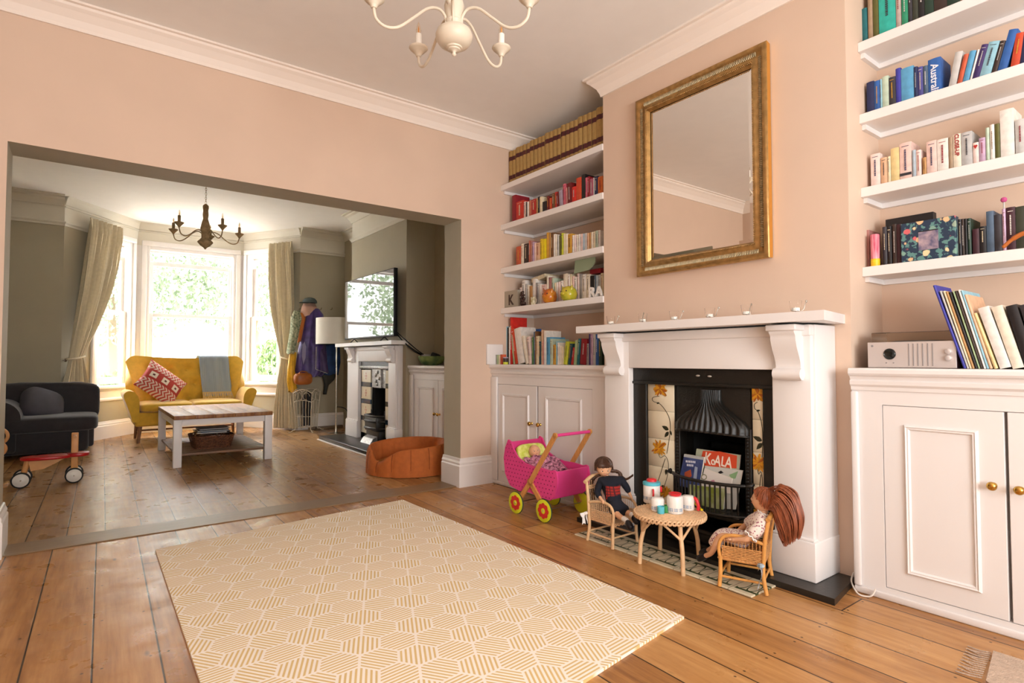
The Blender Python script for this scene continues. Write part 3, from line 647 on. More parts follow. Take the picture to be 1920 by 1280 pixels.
cup = [(0.010, 0), (0.016, 0.012), (0.033, 0.034), (0.036, 0.040), (0.031, 0.044), (0.012, 0.046)]
cup = [(0.010, 0), (0.013, 0.006), (0.040, 0.0), (0.019, 0.010), (0.021, 0.016), (0.027, 0.018), (0.029, 0.024), (0.036, 0.028), (0.0415, 0.036), (0.040, 0.040), (0.030, 0.041), (0.014, 0.043)]
cup = [(0.010, 0), (0.013, 0.006), (0.0385, 0.008)]+[(0.016, 0.012), (0.021, 0.016), (0.022, 0.020), (0.028, 0.022), (0.029, 0.027), (0.036, 0.030), (0.0415, 0.037), (0.040, 0.041), (0.030, 0.042), (0.014, 0.044)]
cup[2] = (0.0145, 0.009)
chandelier('ivory painted five-arm chandelier with candle bulbs hanging from the front room ceiling', Lc, H, M_cw, 0.31, 5, far+math.radians(36), body, arm, 0.0058, cup, M_candle)
p = at(385, 440, 1, 6.3)
Lb = (p.x, 6.3, at(385, 446, 1, 6.3).z)
M_dist = mat('distressed_wood', '#a58a62', 0.7, var=0.25, vscale=25); M_rust = mat('dark_wire', '#75604a', 0.6)
bodyb = [(0, -0.115), (0.008, -0.11), (0.012, -0.10), (0.045, -0.075), (0.07, -0.045), (0.066, -0.035), (0.05, -0.02), (0.034, 0.0), (0.036, 0.05), (0.045, 0.09), (0.036, 0.14), (0.022, 0.19), (0.027, 0.23), (0.022, 0.27), (0.027, 0.30), (0.026, 0.32), (0.012, 0.335), (0.0, 0.34)]
armb = [(0.03, 0.04), (0.07, 0.065), (0.12, 0.05), (0.18, 0.0), (0.24, -0.03), (0.29, -0.015), (0.31, 0.035)]
cupb = [(0.006, 0), (0.012, 0.012), (0.034, 0.036), (0.038, 0.05), (0.02, 0.052), (0.02, 0.10)]
cupb = [(0.006, 0), (0.012, 0.012), (0.042, 0.046), (0.040, 0.050), (0.016, 0.052), (0.02, 0.056)]
chandelier('distressed brown wooden chandelier hanging in the bay window room', Lb, H, M_dist, 0.31, 5, far+math.radians(20), bodyb, armb, 0.005, cupb, M_dist)
# ================= FRONT ROOM THINGS =================
def text_mesh(s, size, M, m, parent, name='lettering', depth=0.0006, bold=0.0, align='CENTER', sx=1.0):
    c = bpy.data.curves.new('t', 'FONT'); c.body = s; c.size = size; c.extrude = depth; c.align_x = align; c.align_y = 'CENTER'; c.offset = bold; c.resolution_u = 3
    o = bpy.data.objects.new('t', c); COL.objects.link(o); dg = bpy.context.evaluated_depsgraph_get(); dg.update()
    me = bpy.data.meshes.new_from_object(o.evaluated_get(dg)); bpy.data.objects.remove(o, do_unlink=True); bpy.data.curves.remove(c)
    me.name = name; me.transform(M @ Matrix.Diagonal((sx, 1, 1, 1))); me.materials.clear(); me.materials.append(m)
    t = bpy.data.objects.new(name, me); COL.objects.link(t)
    if parent: t.parent = parent
    return t
def facing_minus_x(p, roll=0.0):           # text reads left-to-right towards -Y, faces -X; roll turns it in the plane
    return Matrix.Translation(p) @ Matrix(((0, 0, -1, 0), (-1, 0, 0, 0), (0, 1, 0, 0), (0, 0, 0, 1))) @ Matrix.Rotation(roll, 4, 'Z')
# ---- patterned rug
g = G('hex_rug', rough=0.85); x, y, z = g.sep(g.tc.outputs['Object']); S = 0.127
ca, sa = math.cos(math.radians(36))/S, math.sin(math.radians(36))/S; px_ = g.M('ADD', g.M('MULTIPLY', x, ca), g.M('MULTIPLY', y, sa)); py_ = g.M('SUBTRACT', g.M('MULTIPLY', y, ca), g.M('MULTIPLY', x, sa)); R3 = math.sqrt(3)
def cell(ox, oy):
    cx = g.M('ADD', g.M('ROUND', g.M('SUBTRACT', px_, ox)), ox); cy = g.M('ADD', g.M('MULTIPLY', g.M('ROUND', g.M('DIVIDE', g.M('SUBTRACT', py_, oy), R3)), R3), oy)
    dx = g.M('SUBTRACT', px_, cx); dy = g.M('SUBTRACT', py_, cy); return cx, cy, dx, dy, g.M('ADD', g.M('MULTIPLY', dx, dx), g.M('MULTIPLY', dy, dy))
A = cell(0, 0); B = cell(0.5, R3/2); pick = g.M('LESS_THAN', B[4], A[4])
lerp = lambda a, b: g.M('ADD', g.M('MULTIPLY', a, g.M('SUBTRACT', 1.0, pick)), g.M('MULTIPLY', b, pick))
cx, cy, dx, dy = (lerp(A[i], B[i]) for i in range(4))
r = g.M('ROUND', g.M('DIVIDE', cy, R3/2)); q = g.M('ROUND', g.M('SUBTRACT', cx, g.M('MULTIPLY', r, 0.5)))
k3 = g.M('FLOORED_MODULO', g.M('SUBTRACT', q, r), 3.0); an = g.M('MULTIPLY', k3, math.pi/3)
adx = g.M('ABSOLUTE', dx); ady = g.M('ABSOLUTE', dy); hexd = g.M('MAXIMUM', adx, g.M('ADD', g.M('MULTIPLY', adx, 0.5), g.M('MULTIPLY', ady, R3/2)))
sc_ = g.M('ADD', g.M('MULTIPLY', dx, g.M('COSINE', an)), g.M('MULTIPLY', dy, g.M('SINE', an)))
st = g.M('ABSOLUTE', g.M('SUBTRACT', g.M('FRACT', g.M('MULTIPLY', g.M('ADD', sc_, 0.5), 8.0)), 0.5))
mk = g.M('MULTIPLY', g.rng(st, 0.20, 0.26, 1, 0), g.rng(hexd, 0.455, 0.47, 1, 0))
col = g.mix(mk, srgb('#fbf2e6'), srgb('#dfc186')); g.L.new(col, g.b.inputs['Base Color'])
mb = MB(); mb.prism([(0.32, 3.54), (1.835, 3.745), (1.88, 1.396), (0.30, 1.17)], 2, 0.0, 0.010, 0)
o = mb.build('patterned_rug', g.m); tag(o, 'large cream rug with mustard striped hexagons on the front room boards', 'rug')
mb = MB(); mb.prism([(2.50, 0.60), (2.505, -0.3), (2.0, -0.3), (2.10, 0.40), (2.25, 0.56)], 2, 0.0, 0.012); M_gr = mat('beige_rug', '#c2ab98', 0.95, var=0.1, vscale=60, bump=0.5, bscale=200)
for k in range(14):
    t = k/13; p = (2.27+0.22*t, 0.575+0.028*t); mb.tube([(p[0], p[1], 0.006), (p[0]-0.01, p[1]+0.03, 0.005), (p[0]+0.01*((k % 3)-1), p[1]+0.065, 0.003)], 0.0022, 5)
o = mb.build('fringed_rug', M_gr); tag(o, 'corner of a beige fringed rug on the boards at the lower right', 'rug')
# ---- white cable on the floor by the right cabinet
mb = MB(); mb.tube(spline([(2.79, 1.16, 0.045), (2.72, 1.14, 0.028), (2.66, 1.09, 0.006), (2.665, 1.05, 0.006), (2.672, 1.035, 0.02), (2.68, 1.03, 0.04)]), 0.0035, 8)
o = mb.build('cable', mat('white_cable', '#e8ddd2', 0.5)); tag(o, 'thin white cable on the floor at the corner of the right cabinet', 'cable')
# ---- tea light glasses on the mantel shelf
M_cg = mat('clear_glass', '#ffffff', 0.02, trans=1.0, ior=1.08); M_wax = mat('white_wax', '#f4efe6', 0.5); M_wire = mat('silver_wire', '#b9b4ab', 0.3, metal=1.0)
tl = None
def tealight(loc, rz, label):
    t = thing('tea_light_holder', label, 'candle holder', loc, rz, 'tea light glasses along the mantel shelf')
    mb = MB(); mb.lathe([(0.0, 0.002), (0.020, 0.002), (0.023, 0.006), (0.021, 0.012), (0.026, 0.058), (0.0245, 0.058), (0.0195, 0.014), (0, 0.010)], 24); mb.build('glass_cup', M_cg, t)
    mb = MB(); mb.lathe([(0, 0.0), (0.030, 0.0), (0.032, 0.003), (0, 0.0035)], 24); mb.build('saucer', M_cg, t)
    mb = MB(); mb.lathe([(0, 0.0115), (0.017, 0.0115), (0.017, 0.026), (0, 0.027)], 16); mb.cyl((0, 0, 0.026), (0, 0, 0.032), 0.001, n=6); mb.build('candle', M_wax, t)
    mb = MB(); mb.tube(spline([(0.024, 0, 0.012), (0.034, 0, 0.02), (0.040, 0, 0.04), (0.046, 0.004, 0.055)]), 0.0016, 6); mb.ell((0.047, 0.004, 0.056), (0.005, 0.003, 0.006), 8, 6); mb.build('wire_handle', M_wire, t)
    return t
tn = ['leftmost clear tea light glass on the mantel shelf, nearest the left alcove', 'second tea light glass from the left end of the mantel shelf', 'clear tea light glass below the left half of the mirror, third from the left', 'clear tea light glass below the middle of the mirror, fourth from the left', 'clear tea light glass below the right half of the mirror, second from the right end', 'rightmost tea light glass on the mantel shelf, above the right corbel']
for i, yy in enumerate((2.423, 2.174, 1.955, 1.733, 1.53, 1.291)):
    if i == 0: tl = tealight((2.57, yy, 1.21), -1.0, tn[0])
    else: c = dup(tl); c.location = (2.57, yy, 1.21); c.rotation_euler = (0, 0, (-1.0, -2.4, -0.9, -1.5, -2.2, -0.8)[i]); c['label'] = tn[i]
# ---- toy pram
M_pinkp = mat('pink_painted_wood', '#e2448c', 0.4, var=0.03); M_birch = mat('birch_ply', '#cf9150', 0.5, var=0.12, vscale=6, stretch=(20, 20, 2)); M_yel = mat('yellow_green_wheel', '#dfe02a', 0.4); M_redf = mat('red_flower', '#d5332f', 0.4); M_tyre = mat('green_rubber_tyre', '#2c4030', 0.7); M_dot = mat('crimson_dot', '#8f1f50', 0.5)
PX = 2.315
Q = lambda a, b: (at(a, b, 0, PX).y, at(a, b, 0, PX).z)
pram = roomthing('toy_pram', 'pink spotted wooden toy pram with yellow flower wheels in front of the left cabinet', 'toy pram', (2.46, 2.87, 0))
outline = [Q(*p) for p in [(955, 823), (950, 838), (947.5, 857), (950, 886), (958, 908), (974, 919), (992, 922), (1010, 931), (1029, 938), (1037, 930), (1041, 914), (1042, 900), (1039.5, 884), (1036, 881), (1030, 882), (1013, 876), (998, 873), (984, 866.5), (972, 856), (965, 842), (960, 827)]]
def poly3(mb, pts, x0, x1, m=0): mb.prism(pts, 0, x0, x1, m)
for s, (x0, x1) in enumerate(((2.310, 2.320), (2.595, 2.605))):
    mb = MB(); poly3(mb, outline, x0, x1)
    ys = [p[0] for p in outline]; zs = [p[1] for p in outline]
    def inside(y, z):
        r = False; n = len(outline)
        for i in range(n):
            (y1, z1), (y2, z2) = outline[i], outline[i-1]
            if (z1 > z) != (z2 > z) and y < (y2-y1)*(z-z1)/(z2-z1)+y1: r = not r
        return r
    for i in range(40):
        for j in range(40):
            yy = min(ys)+0.012+i*0.030+(j % 2)*0.015; zz = min(zs)+0.014+j*0.026
            if yy < max(ys) and zz < max(zs) and all(inside(yy+a, zz+b) for a, b in ((.011, 0), (-.011, 0), (0, .011), (0, -.011))): mb.lathe([(0.0042, 0), (0.0042, 0.0006), (0, 0.0006)], 8, (x0-0.0001 if s == 0 else x1, yy, zz), (-1 if s == 0 else 1, 0, 0), m=1)
    pnl = mb.build('side_panel', [M_pinkp, M_dot], pram)
def strip(a, b, th, x0=2.320, x1=2.595):                # board between the sides along a 2D segment
    a = Vector(a); b = Vector(b); d = (b-a).normalized(); n = Vector((-d.y, d.x))*th
    return [tuple(a), tuple(b), tuple(b+n), tuple(a+n)]
mb = MB(); mb.prism(strip(Q(1031, 933), Q(1039, 884), 0.010), 0, 2.320, 2.595); mb.build('end_board', M_pinkp, pram)
mb = MB(); mb.prism(strip(Q(968, 912), Q(1031, 934), 0.008), 0, 2.320, 2.595); mb.build('bottom_board', M_pinkp, pram)
mb = MB(); mb.prism(strip(Q(958, 828), Q(952, 888), 0.010), 0, 2.320, 2.595); mb.prism(strip(Q(952, 888), Q(968, 912), 0.010), 0, 2.320, 2.595); mb.build('head_board', M_pinkp, pram)
hub = [(2.29, 3.008), (2.29, 2.741)]; rw = 0.070
def bar(mb, p, q, w, t, m=0):                            # flat bar between two points in a plane of constant x
    p = Vector(p); q = Vector(q); d = (q-p).normalized(); n = Vector((0, -d.z, d.y))*w/2; X = Vector((t, 0, 0))
    vs = [p-n, q-n, q+n, p+n]; mb.add([v for v in vs]+[v+X for v in vs], [[0, 1, 2, 3][::-1], [4, 5, 6, 7], [0, 1, 5, 4], [1, 2, 6, 5], [2, 3, 7, 6], [3, 0, 4, 7]], m)
for s, x0 in enumerate((2.296, 2.606)):
    pv = (x0, 2.884, 0.22); tp = (x0, 2.654, 0.540)
    mb = MB(); bar(mb, pv, tp, 0.030, 0.012); mb.cyl((x0, tp[1], tp[2]), (x0+0.012, tp[1], tp[2]), 0.017, n=18); mb.build('handle_arm', M_birch, pram)
    for hy in (3.008, 2.741):
        mb = MB(); bar(mb, (x0+0.0005, 2.884, 0.22), (x0+0.0005, hy, rw), 0.030, 0.012); mb.cyl((x0+0.0005, 2.884, 0.22), (x0+0.0125, 2.884, 0.22), 0.024, n=18); mb.build('leg', M_birch, pram)
        out = -1 if s == 0 else 1; xo = x0-0.002 if s == 0 else x0+0.014
        mb = MB(); mb.lathe([(0, 0), (rw-0.004, 0), (rw, 0.002), (rw, 0.010), (rw-0.004, 0.012), (0, 0.012)], 36, (xo, hy, rw), (out, 0, 0), m=0)
        w = mb.build('wheel', M_yel, pram)
        mb = MB(); mb.lathe([(rw-0.0005, 0.0015), (rw+0.002, 0.004), (rw+0.002, 0.008), (rw-0.0005, 0.0105)], 36, (xo, hy, rw), (out, 0, 0)); t_ = mb.build('tyre', M_tyre, w); t_.data.transform(Matrix.Translation(-Vector(pram['room'])))
        mb = MB()
        if s == 0:
            for k in range(8): a = 2*math.pi*k/8; mb.ell((xo-0.0125, hy+0.032*math.cos(a), rw+0.032*math.sin(a)), (0.0009, 0.0175, 0.0175), 12, 6)
            mb.ell((xo-0.0125, hy, rw), (0.0012, 0.035, 0.035), 16, 6); mb.ell((xo-0.0130, hy, rw), (0.0016, 0.019, 0.019), 14, 6, 1); mb.ell((xo-0.0135, hy, rw), (0.003, 0.006, 0.006), 10, 6, 2)
        else: mb.ell((xo+0.0125, hy, rw), (0.002, 0.008, 0.008), 10, 6, 2)
        f_ = mb.build('flower_decal' if s == 0 else 'axle_cap', [M_redf, M_yel, M_wire], w); f_.data.transform(Matrix.Translation(-Vector(pram['room'])))
mb = MB(); mb.cyl((2.30, 2.654, 0.540), (2.612, 2.654, 0.540), 0.010, n=16); mb.build('handle_bar', M_pinkp, pram)
for hy in (3.008, 2.741): mb = MB(); mb.cyl((2.30, hy, rw), (2.615, hy, rw), 0.004, n=8); mb.build('axle', M_wire, pram)
pram.rotation_euler = (0, 0, math.radians(3))
# ---- generic doll building
M_skin = mat('doll_vinyl_skin', '#e3ae88', 0.5); M_eye = mat('doll_eye', '#2b1c14', 0.15); M_eyew = mat('doll_eye_white', '#f1ece6', 0.3); M_lip = mat('doll_lips', '#c4695c', 0.4)
def skin(name, joints, edges, m, parent, sub=1, room=None):
    me = bpy.data.meshes.new(name); me.from_pydata([tuple(j[0]) for j in joints], edges, []); o = bpy.data.objects.new(name, me); COL.objects.link(o)
    md = o.modifiers.new('k', 'SKIN'); md.use_smooth_shade = True; lay = me.skin_vertices[0].data
    for i, j in enumerate(joints):
        r = j[1]; lay[i].radius = (r, r) if not isinstance(r, tuple) else r; lay[i].use_root = (i == 0)
    s = o.modifiers.new('s', 'SUBSURF'); s.levels = sub; s.render_levels = sub
    dg = bpy.context.evaluated_depsgraph_get(); dg.update(); m2 = bpy.data.meshes.new_from_object(o.evaluated_get(dg)); bpy.data.objects.remove(o, do_unlink=True)
    m2.name = name; m2.materials.clear(); m2.materials.append(m); m2.polygons.foreach_set('use_smooth', [True]*len(m2.polygons))
    if room: m2.transform(Matrix.Translation(-Vector(room)))
    q = bpy.data.objects.new(name, m2); COL.objects.link(q); q.parent = parent; return q
def frame_from(fwd, up):
    f = Vector(fwd).normalized(); r = f.cross(Vector(up)).normalized(); u = r.cross(f); return Matrix((r, f, u)).transposed()   # cols: right, forward, up
def head_mesh(mb, c, R, s):
    def hp(u, v):
        a = 2*math.pi*u; ph = math.pi*v; x = math.sin(ph)*math.cos(a); y = math.sin(ph)*math.sin(a); z = -math.cos(ph)
        t = min(1, max(0, (0.1-z)/1.1)); w = 1-0.33*t**1.4
        yy = y*(0.98 if y > 0 else 1.02)*(1-0.12*t)+0.05*t; X = x*0.86*w
        if y > 0:
            n = math.exp(-((x/0.13)**2+((z+0.22)/0.16)**2)); yy += 0.13*n                     # nose
            for e in (-1, 1): yy -= 0.07*math.exp(-(((x-e*0.32)/0.17)**2+((z+0.05)/0.12)**2))   # sockets
            yy += 0.05*math.exp(-((x/0.22)**2+((z+0.52)/0.09)**2))+0.06*math.exp(-((x/0.2)**2+((z+0.85)/0.2)**2))
            for e in (-1, 1): yy += 0.05*math.exp(-(((x-e*0.45)/0.2)**2+((z+0.38)/0.2)**2))
        return Vector(c)+R @ Vector((X*s, yy*s, z*s*1.02))
    mb.grid(hp, 40, 30, 0, True, True)
    for e in (-1, 1):
        mb.ell(Vector(c)+R @ Vector((e*0.30*s, 0.80*s, -0.06*s)), (0.13*s, 0.08*s, 0.085*s), 12, 8, 1, R); mb.ell(Vector(c)+R @ Vector((e*0.30*s, 0.855*s, -0.06*s)), (0.065*s, 0.04*s, 0.072*s), 12, 8, 2, R)
        mb.tube([Vector(c)+R @ Vector(((e*0.30+k*0.09)*s, (0.885-0.02*abs(k))*s, (0.13-0.02*k*k)*s)) for k in (-1.6, -0.8, 0, 0.8, 1.6)], 0.014*s, 6, 2)
        mb.ell(Vector(c)+R @ Vector((e*0.84*s, -0.02*s, -0.12*s)), (0.05*s, 0.10*s, 0.16*s), 10, 8, 0, R)
    mb.ell(Vector(c)+R @ Vector((0, 0.885*s, -0.50*s)), (0.13*s, 0.06*s, 0.04*s), 12, 6, 3, R)
def hand(J, E, wrist, d, up, L, curl=0.5):     # adds palm, four fingers and thumb to a joint list
    d = Vector(d).normalized(); up = Vector(up); up = (up-d*up.dot(d)).normalized(); s = d.cross(up); w = Vector(J[wrist][0])
    J.append((w+d*L*0.42, (L*0.20, L*0.12))); p = len(J)-1; E.append((wrist, p)); base = J[p][0]
    for i, (o, l) in enumerate(((-0.27, 0.42), (-0.09, 0.50), (0.09, 0.47), (0.26, 0.36))):
        q = base+s*L*o+d*L*0.1; J.append((q, L*0.085)); a = len(J)-1; E.append((p, a))
        q2 = q+(d-up*curl*0.6).normalized()*L*l*0.55; J.append((q2, L*0.07)); E.append((a, a+1)); q3 = q2+(d-up*curl*1.6).normalized()*L*l*0.45; J.append((q3, L*0.055)); E.append((a+1, a+2))
    q = w+d*L*0.2+s*(-L*0.28); J.append((q, L*0.08)); a = len(J)-1; E.append((p, a)); J.append((q+(d*0.7-s*0.6-up*0.2).normalized()*L*0.32, L*0.06)); E.append((a, a+1))
def W(px, py, X): return at(px, py, 0, X)
# ---- baby doll lying in the pram
baby = roomthing('baby_doll', 'bald baby doll lying in the pink toy pram', 'doll', (2.46, 2.95, 0.27))
mb = MB(); hc = Vector((2.44, 3.0, 0.385)); head_mesh(mb, hc, frame_from((-0.35, -0.75, 0.35), (0, 0.45, 1)), 0.045); mb.build('head', [M_skin, M_eyew, M_eye, M_lip], baby)
J = [(Vector((2.46, 2.93, 0.31)), 0.03), (Vector((2.45, 2.965, 0.345)), 0.018), (Vector((2.46, 2.85, 0.262)), 0.026), (Vector((2.44, 2.80, 0.235)), 0.014), (Vector((2.49, 2.80, 0.235)), 0.014), (Vector((2.40, 2.92, 0.315)), 0.012), (Vector((2.385, 2.89, 0.30)), 0.010)]
E = [(0, 1), (0, 2), (2, 3), (2, 4), (0, 5), (5, 6)]; hand(J, E, 6, (0, -1, 0), (0, 0, 1), 0.026); skin('body', J, E, M_skin, baby, 1, baby['room'])
M_lime = mat('lime_pillow', '#c8d44a', 0.8, c2='#e8e890', vscale=40, bump=0.2); M_flor = mat('pink_floral_blanket', '#e39ab4', 0.85, c2='#5f2a45', vscale=55)
mb = MB(); mb.sell((2.455, 3.05, 0.36), (0.12, 0.028, 0.075), 0.5, 0.5, R=Euler((math.radians(-28), 0, 0)).to_matrix()); o = mb.build('doll_pillow', M_lime); tag(o, 'lime green pillow behind the baby doll in the toy pram', 'pillow')
mb = MB(); mb.grid(lambda u, v: Vector((2.325+0.265*u, 2.985-0.20*v, 0.345-0.075*v+0.025*math.sin(math.pi*u)+0.010*math.sin(u*19+v*7)+0.006*math.sin(v*23))), 30, 20); mb.grid(lambda u, v: Vector((2.325+0.265*u, 2.985-0.20*v, 0.335-0.075*v+0.02*math.sin(math.pi*u))), 30, 20)
o = mb.build('doll_blanket', M_flor); tag(o, 'pink flowery blanket over the baby doll in the toy pram', 'blanket')
# ---- rattan doll furniture
def rattan_chair(label, loc, rz, tone, weave, group):
    c = thing('rattan_doll_chair', label, 'doll chair', loc, rz, group); w, d, sh = 0.092, 0.088, 0.125
    for sx in (-1, 1):
        mb = MB(); mb.tube([(sx*(w+0.006), -d-0.004, 0), (sx*w, -d, 0.06), (sx*w, -d, sh+0.01)], 0.0088, 10); mb.build('leg', tone, c)
        mb = MB(); mb.tube(spline([(sx*(w+0.004), d+0.012, 0), (sx*w, d, 0.07), (sx*w, d, sh), (sx*w, d+0.008, 0.23), (sx*(w-0.004), d+0.025, 0.325)]), 0.0088, 10); mb.build('leg', tone, c)
        mb = MB(); mb.tube([(sx*w, -d, 0.045), (sx*w, d, 0.045)], 0.0055, 8); mb.build('stretcher', tone, c)
        mb = MB(); mb.tube(spline([(sx*w, -d, sh-0.012), (sx*w, -d-0.006, sh+0.05), (sx*w, -d+0.014, sh+0.092), (sx*w, -d+0.06, sh+0.105), (sx*w, 0.03, sh+0.10), (sx*w, d+0.004, sh+0.085)]), 0.0075, 10)
        mb.build('arm_rest', tone, c)
        mb = MB()
        for k in range(11): y = -d+0.018+k*0.0145; mb.cyl((sx*w, y, sh), (sx*w, y, sh+0.095), 0.0013, n=5)
        for k in range(7): z = sh+0.008+k*0.0072; mb.tube([(sx*w+(0.0022 if (j+k) % 2 else -0.0022), -d+0.006+j*0.0145/1.0, z) for j in range(13)], 0.0030, 6)
        mb.build('woven_side', weave, c)
    for y in (-d, d): mb = MB(); mb.tube([(-w, y, 0.055), (w, y, 0.055)], 0.0055, 8); mb.build('stretcher', tone, c)
    mb = MB(); mb.box(-w+0.002, w-0.002, -d-0.002, d+0.002, sh-0.012, sh+0.004, bev=0.005)
    for k in range(22): x = -w+0.006+k*0.0082; mb.tube([(x, -d-0.004, sh+0.002), (x, -d*0.5, sh+0.0045), (x, d, sh+0.002)], 0.0036, 6)
    for k in range(14): mb.tube([(-w+0.004+k*0.0135-0.006, -d-0.008, sh-0.004+0.004*(-1)**k), (-w+0.004+k*0.0135+0.008, -d-0.008, sh-0.004-0.004*(-1)**k)], 0.004, 6)
    mb.build('seat', weave, c)
    mb = MB(); mb.tube(spline([(-w-0.012, d+0.022, 0.318), (-0.05, d+0.034, 0.338), (0, d+0.036, 0.343), (0.05, d+0.034, 0.338), (w+0.012, d+0.022, 0.318)]), 0.0105, 10); mb.build('back_rail', tone, c)
    mb = MB()
    for k in range(13): x = -w+0.014+k*0.0136; mb.tube([(x, d, sh), (x, d+0.010, 0.235), (x, d+0.027, 0.325)], 0.0013, 5)
    for k in range(8): z = sh+0.012+k*0.0075; mb.tube([(-w+j*0.0142, d+0.002+(z-sh)*0.06+(0.0022 if (j+k) % 2 else -0.0022), z) for j in range(14)], 0.003, 6)
    for k in range(3): z = 0.28+k*0.0075; mb.tube([(-w+j*0.0142, d+0.017+(z-0.28)*0.2+(0.0022 if (j+k) % 2 else -0.0022), z) for j in range(14)], 0.003, 6)
    mb.build('back_weave', weave, c); return c
M_ratL = mat('pale_rattan', '#dfb88c', 0.45, var=0.08, vscale=30); M_ratLw = mat('pale_rattan_weave', '#e0b88e', 0.6, var=0.15, vscale=90); M_ratD = mat('honey_rattan', '#d89a52', 0.4, var=0.1, vscale=30); M_ratDw = mat('honey_rattan_weave', '#cf965a', 0.55, var=0.2, vscale=90)
chA = rattan_chair('pale rattan doll chair holding the dark-haired doll, nearest the pink pram', (2.355, 2.215, 0.008), 0.0, M_ratL, M_ratLw, None); chA.location = (2.355, 2.215, 0.002)
chB = rattan_chair('honey-coloured rattan doll chair holding the auburn-haired doll in the flowery dress', (2.39, 1.445, 0.004), math.radians(201.5), M_ratD, M_ratDw, None)
M_rib_w = mat('white_ribbon', '#e9e6e2', 0.7); M_rib_b = mat('blue_white_ribbon', '#c6ced2', 0.7, c2='#7f97a8', vscale=80)
def ribbon(parent, p, m, L, k=1.0):
    mb = MB(); p0_ = Vector(p); p = Vector((0, 0, 0)); mb.T = Matrix.Translation(p0_) @ Matrix.Diagonal((k, k, 1.0, 1.0)); L = L
    mb.ell(p, (0.011, 0.009, 0.009), 10, 8)
    for s, a in ((1, 0.5), (-1, 0.9)):
        mb.grid(lambda u, v: p+Vector((s*(0.005+0.028*v)+0.0*u, (u-0.5)*0.004, 0.012*math.sin(v*math.pi)*s*0.6+(u-0.5)*(0.010+0.016*math.sin(v*math.pi)))), 4, 8)
        mb.grid(lambda u, v: p+Vector((s*0.006+s*0.010*v+(u-0.5)*(0.008+0.014*v), 0.004*math.sin(v*5), -L*v-(0.008*abs(u-0.5)*2*v))), 4, 8)
    r = mb.build('ribbon_bow', m, parent); return r
ribbon(chA, (-0.107, 0.10, 0.15), M_rib_w, 0.05, 1.3); rb_ = ribbon(chB, (0.112, 0.080, 0.125), M_rib_b, 0.085, 1.8)
tb = thing('rattan_doll_table', 'round rattan doll table with woven edge in front of the fireplace', 'doll table', (2.344, 1.822, 0.0))
R_ = 0.168; TZ = 0.25
mb = MB(); mb.lathe([(0, TZ-0.012), (R_-0.004, TZ-0.012), (R_, TZ-0.006), (R_-0.002, TZ-0.0015), (R_-0.012, TZ), (0, TZ)], 48)
for k in range(1, 13): r = k*0.0128; mb.tube([(r*math.cos(a), r*math.sin(a), TZ-0.0012) for a in [2*math.pi*j/40 for j in range(40)]], 0.0028, 5, closed=True)
mb.build('tabletop', M_ratLw, tb)
mb = MB()
for s in (0, 1): mb.tube([((R_+0.002+0.003*math.cos(a*26+s*math.pi))*math.cos(a), (R_+0.002+0.003*math.cos(a*26+s*math.pi))*math.sin(a), TZ-0.014+0.009*math.sin(a*26+s*math.pi)) for a in [2*math.pi*j/260 for j in range(260)]], 0.0058, 6, closed=True)
mb.build('braided_edge', M_ratLw, tb)
for (lx, ly) in ((2.215, 1.900), (2.250, 1.676), (2.478, 1.752), (2.440, 1.958)):
    v = Vector((lx-2.344, ly-1.822, 0)); n = v.normalized(); t = Vector((-n.y, n.x, 0))
    mb = MB(); mb.tube(spline([v*1.02, v*0.98+Vector((0, 0, 0.10)), v*0.86+Vector((0, 0, 0.18)), v*0.84+Vector((0, 0, TZ-0.014))]), 0.0105, 10)
    l = mb.build('leg', M_ratL, tb)
    for s in (-1, 1): mb = MB(); mb.tube([v*0.93+Vector((0, 0, 0.155)), n*0.125+t*s*0.055+Vector((0, 0, 0.205)), n*0.115+t*s*0.09+Vector((0, 0, TZ-0.014))], 0.0062, 8); mb.build('brace', M_ratL, l)
# ---- toy tea set
M_tw = mat('white_toy_plastic', '#f2ece6', 0.3); M_tr = mat('red_toy_plastic', '#dc2f36', 0.3); M_tc = mat('cyan_toy_plastic', '#5fc3d6', 0.3); M_tg = mat('green_toy_plastic', '#4b9b57', 0.3); M_ty = mat('yellow_toy_plastic', '#f2da1e', 0.3); M_tb = mat('blue_print', '#4a86b5', 0.4)
def dots(mb, r, z, a0, n, m):
    for i in range(n):
        a = a0+i*0.16+(0.10 if i % 4 > 1 else 0)
        for k in range(3): mb.ell((r*math.cos(a), r*math.sin(a), z+k*0.0055), (0.0019, 0.0019, 0.0019), 6, 4, m)
cam_a = math.radians(215)
def T3(px, py): p = at(px, py, 2, TZ+0.001); return (p.x, p.y, TZ+0.001)
t = thing('toy_teapot', 'tall white toy teapot with blue rim and red lid, at the back left', 'toy teapot', T3(1222, 941))
mb = MB(); mb.lathe([(0, 0), (0.040, 0), (0.043, 0.004), (0.0435, 0.098), (0.040, 0.100), (0, 0.100)], 32); dots(mb, 0.0436, 0.022, cam_a-1.2, 10, 1); mb.build('pot', [M_tw, M_tb], t)
mb = MB(); mb.lathe([(0.045, 0.092), (0.0465, 0.097), (0.0455, 0.106), (0.030, 0.110), (0, 0.110)], 32); mb.build('rim', M_tc, t)
mb = MB(); mb.lathe([(0, 0.110), (0.026, 0.110), (0.027, 0.118), (0.020, 0.124), (0, 0.125)], 24); mb.build('lid', M_tr, t)
mb = MB(); mb.tube(spline([(-0.030, -0.034, 0.075), (-0.038, -0.042, 0.075), (-0.042, -0.046, 0.058), (-0.036, -0.040, 0.045)]), 0.005, 8); mb.build('handle', M_tr, t)
mb = MB(); mb.box(0.034, 0.046, -0.035, -0.022, 0.052, 0.082, bev=0.004); mb.build('spout', M_tr, t)
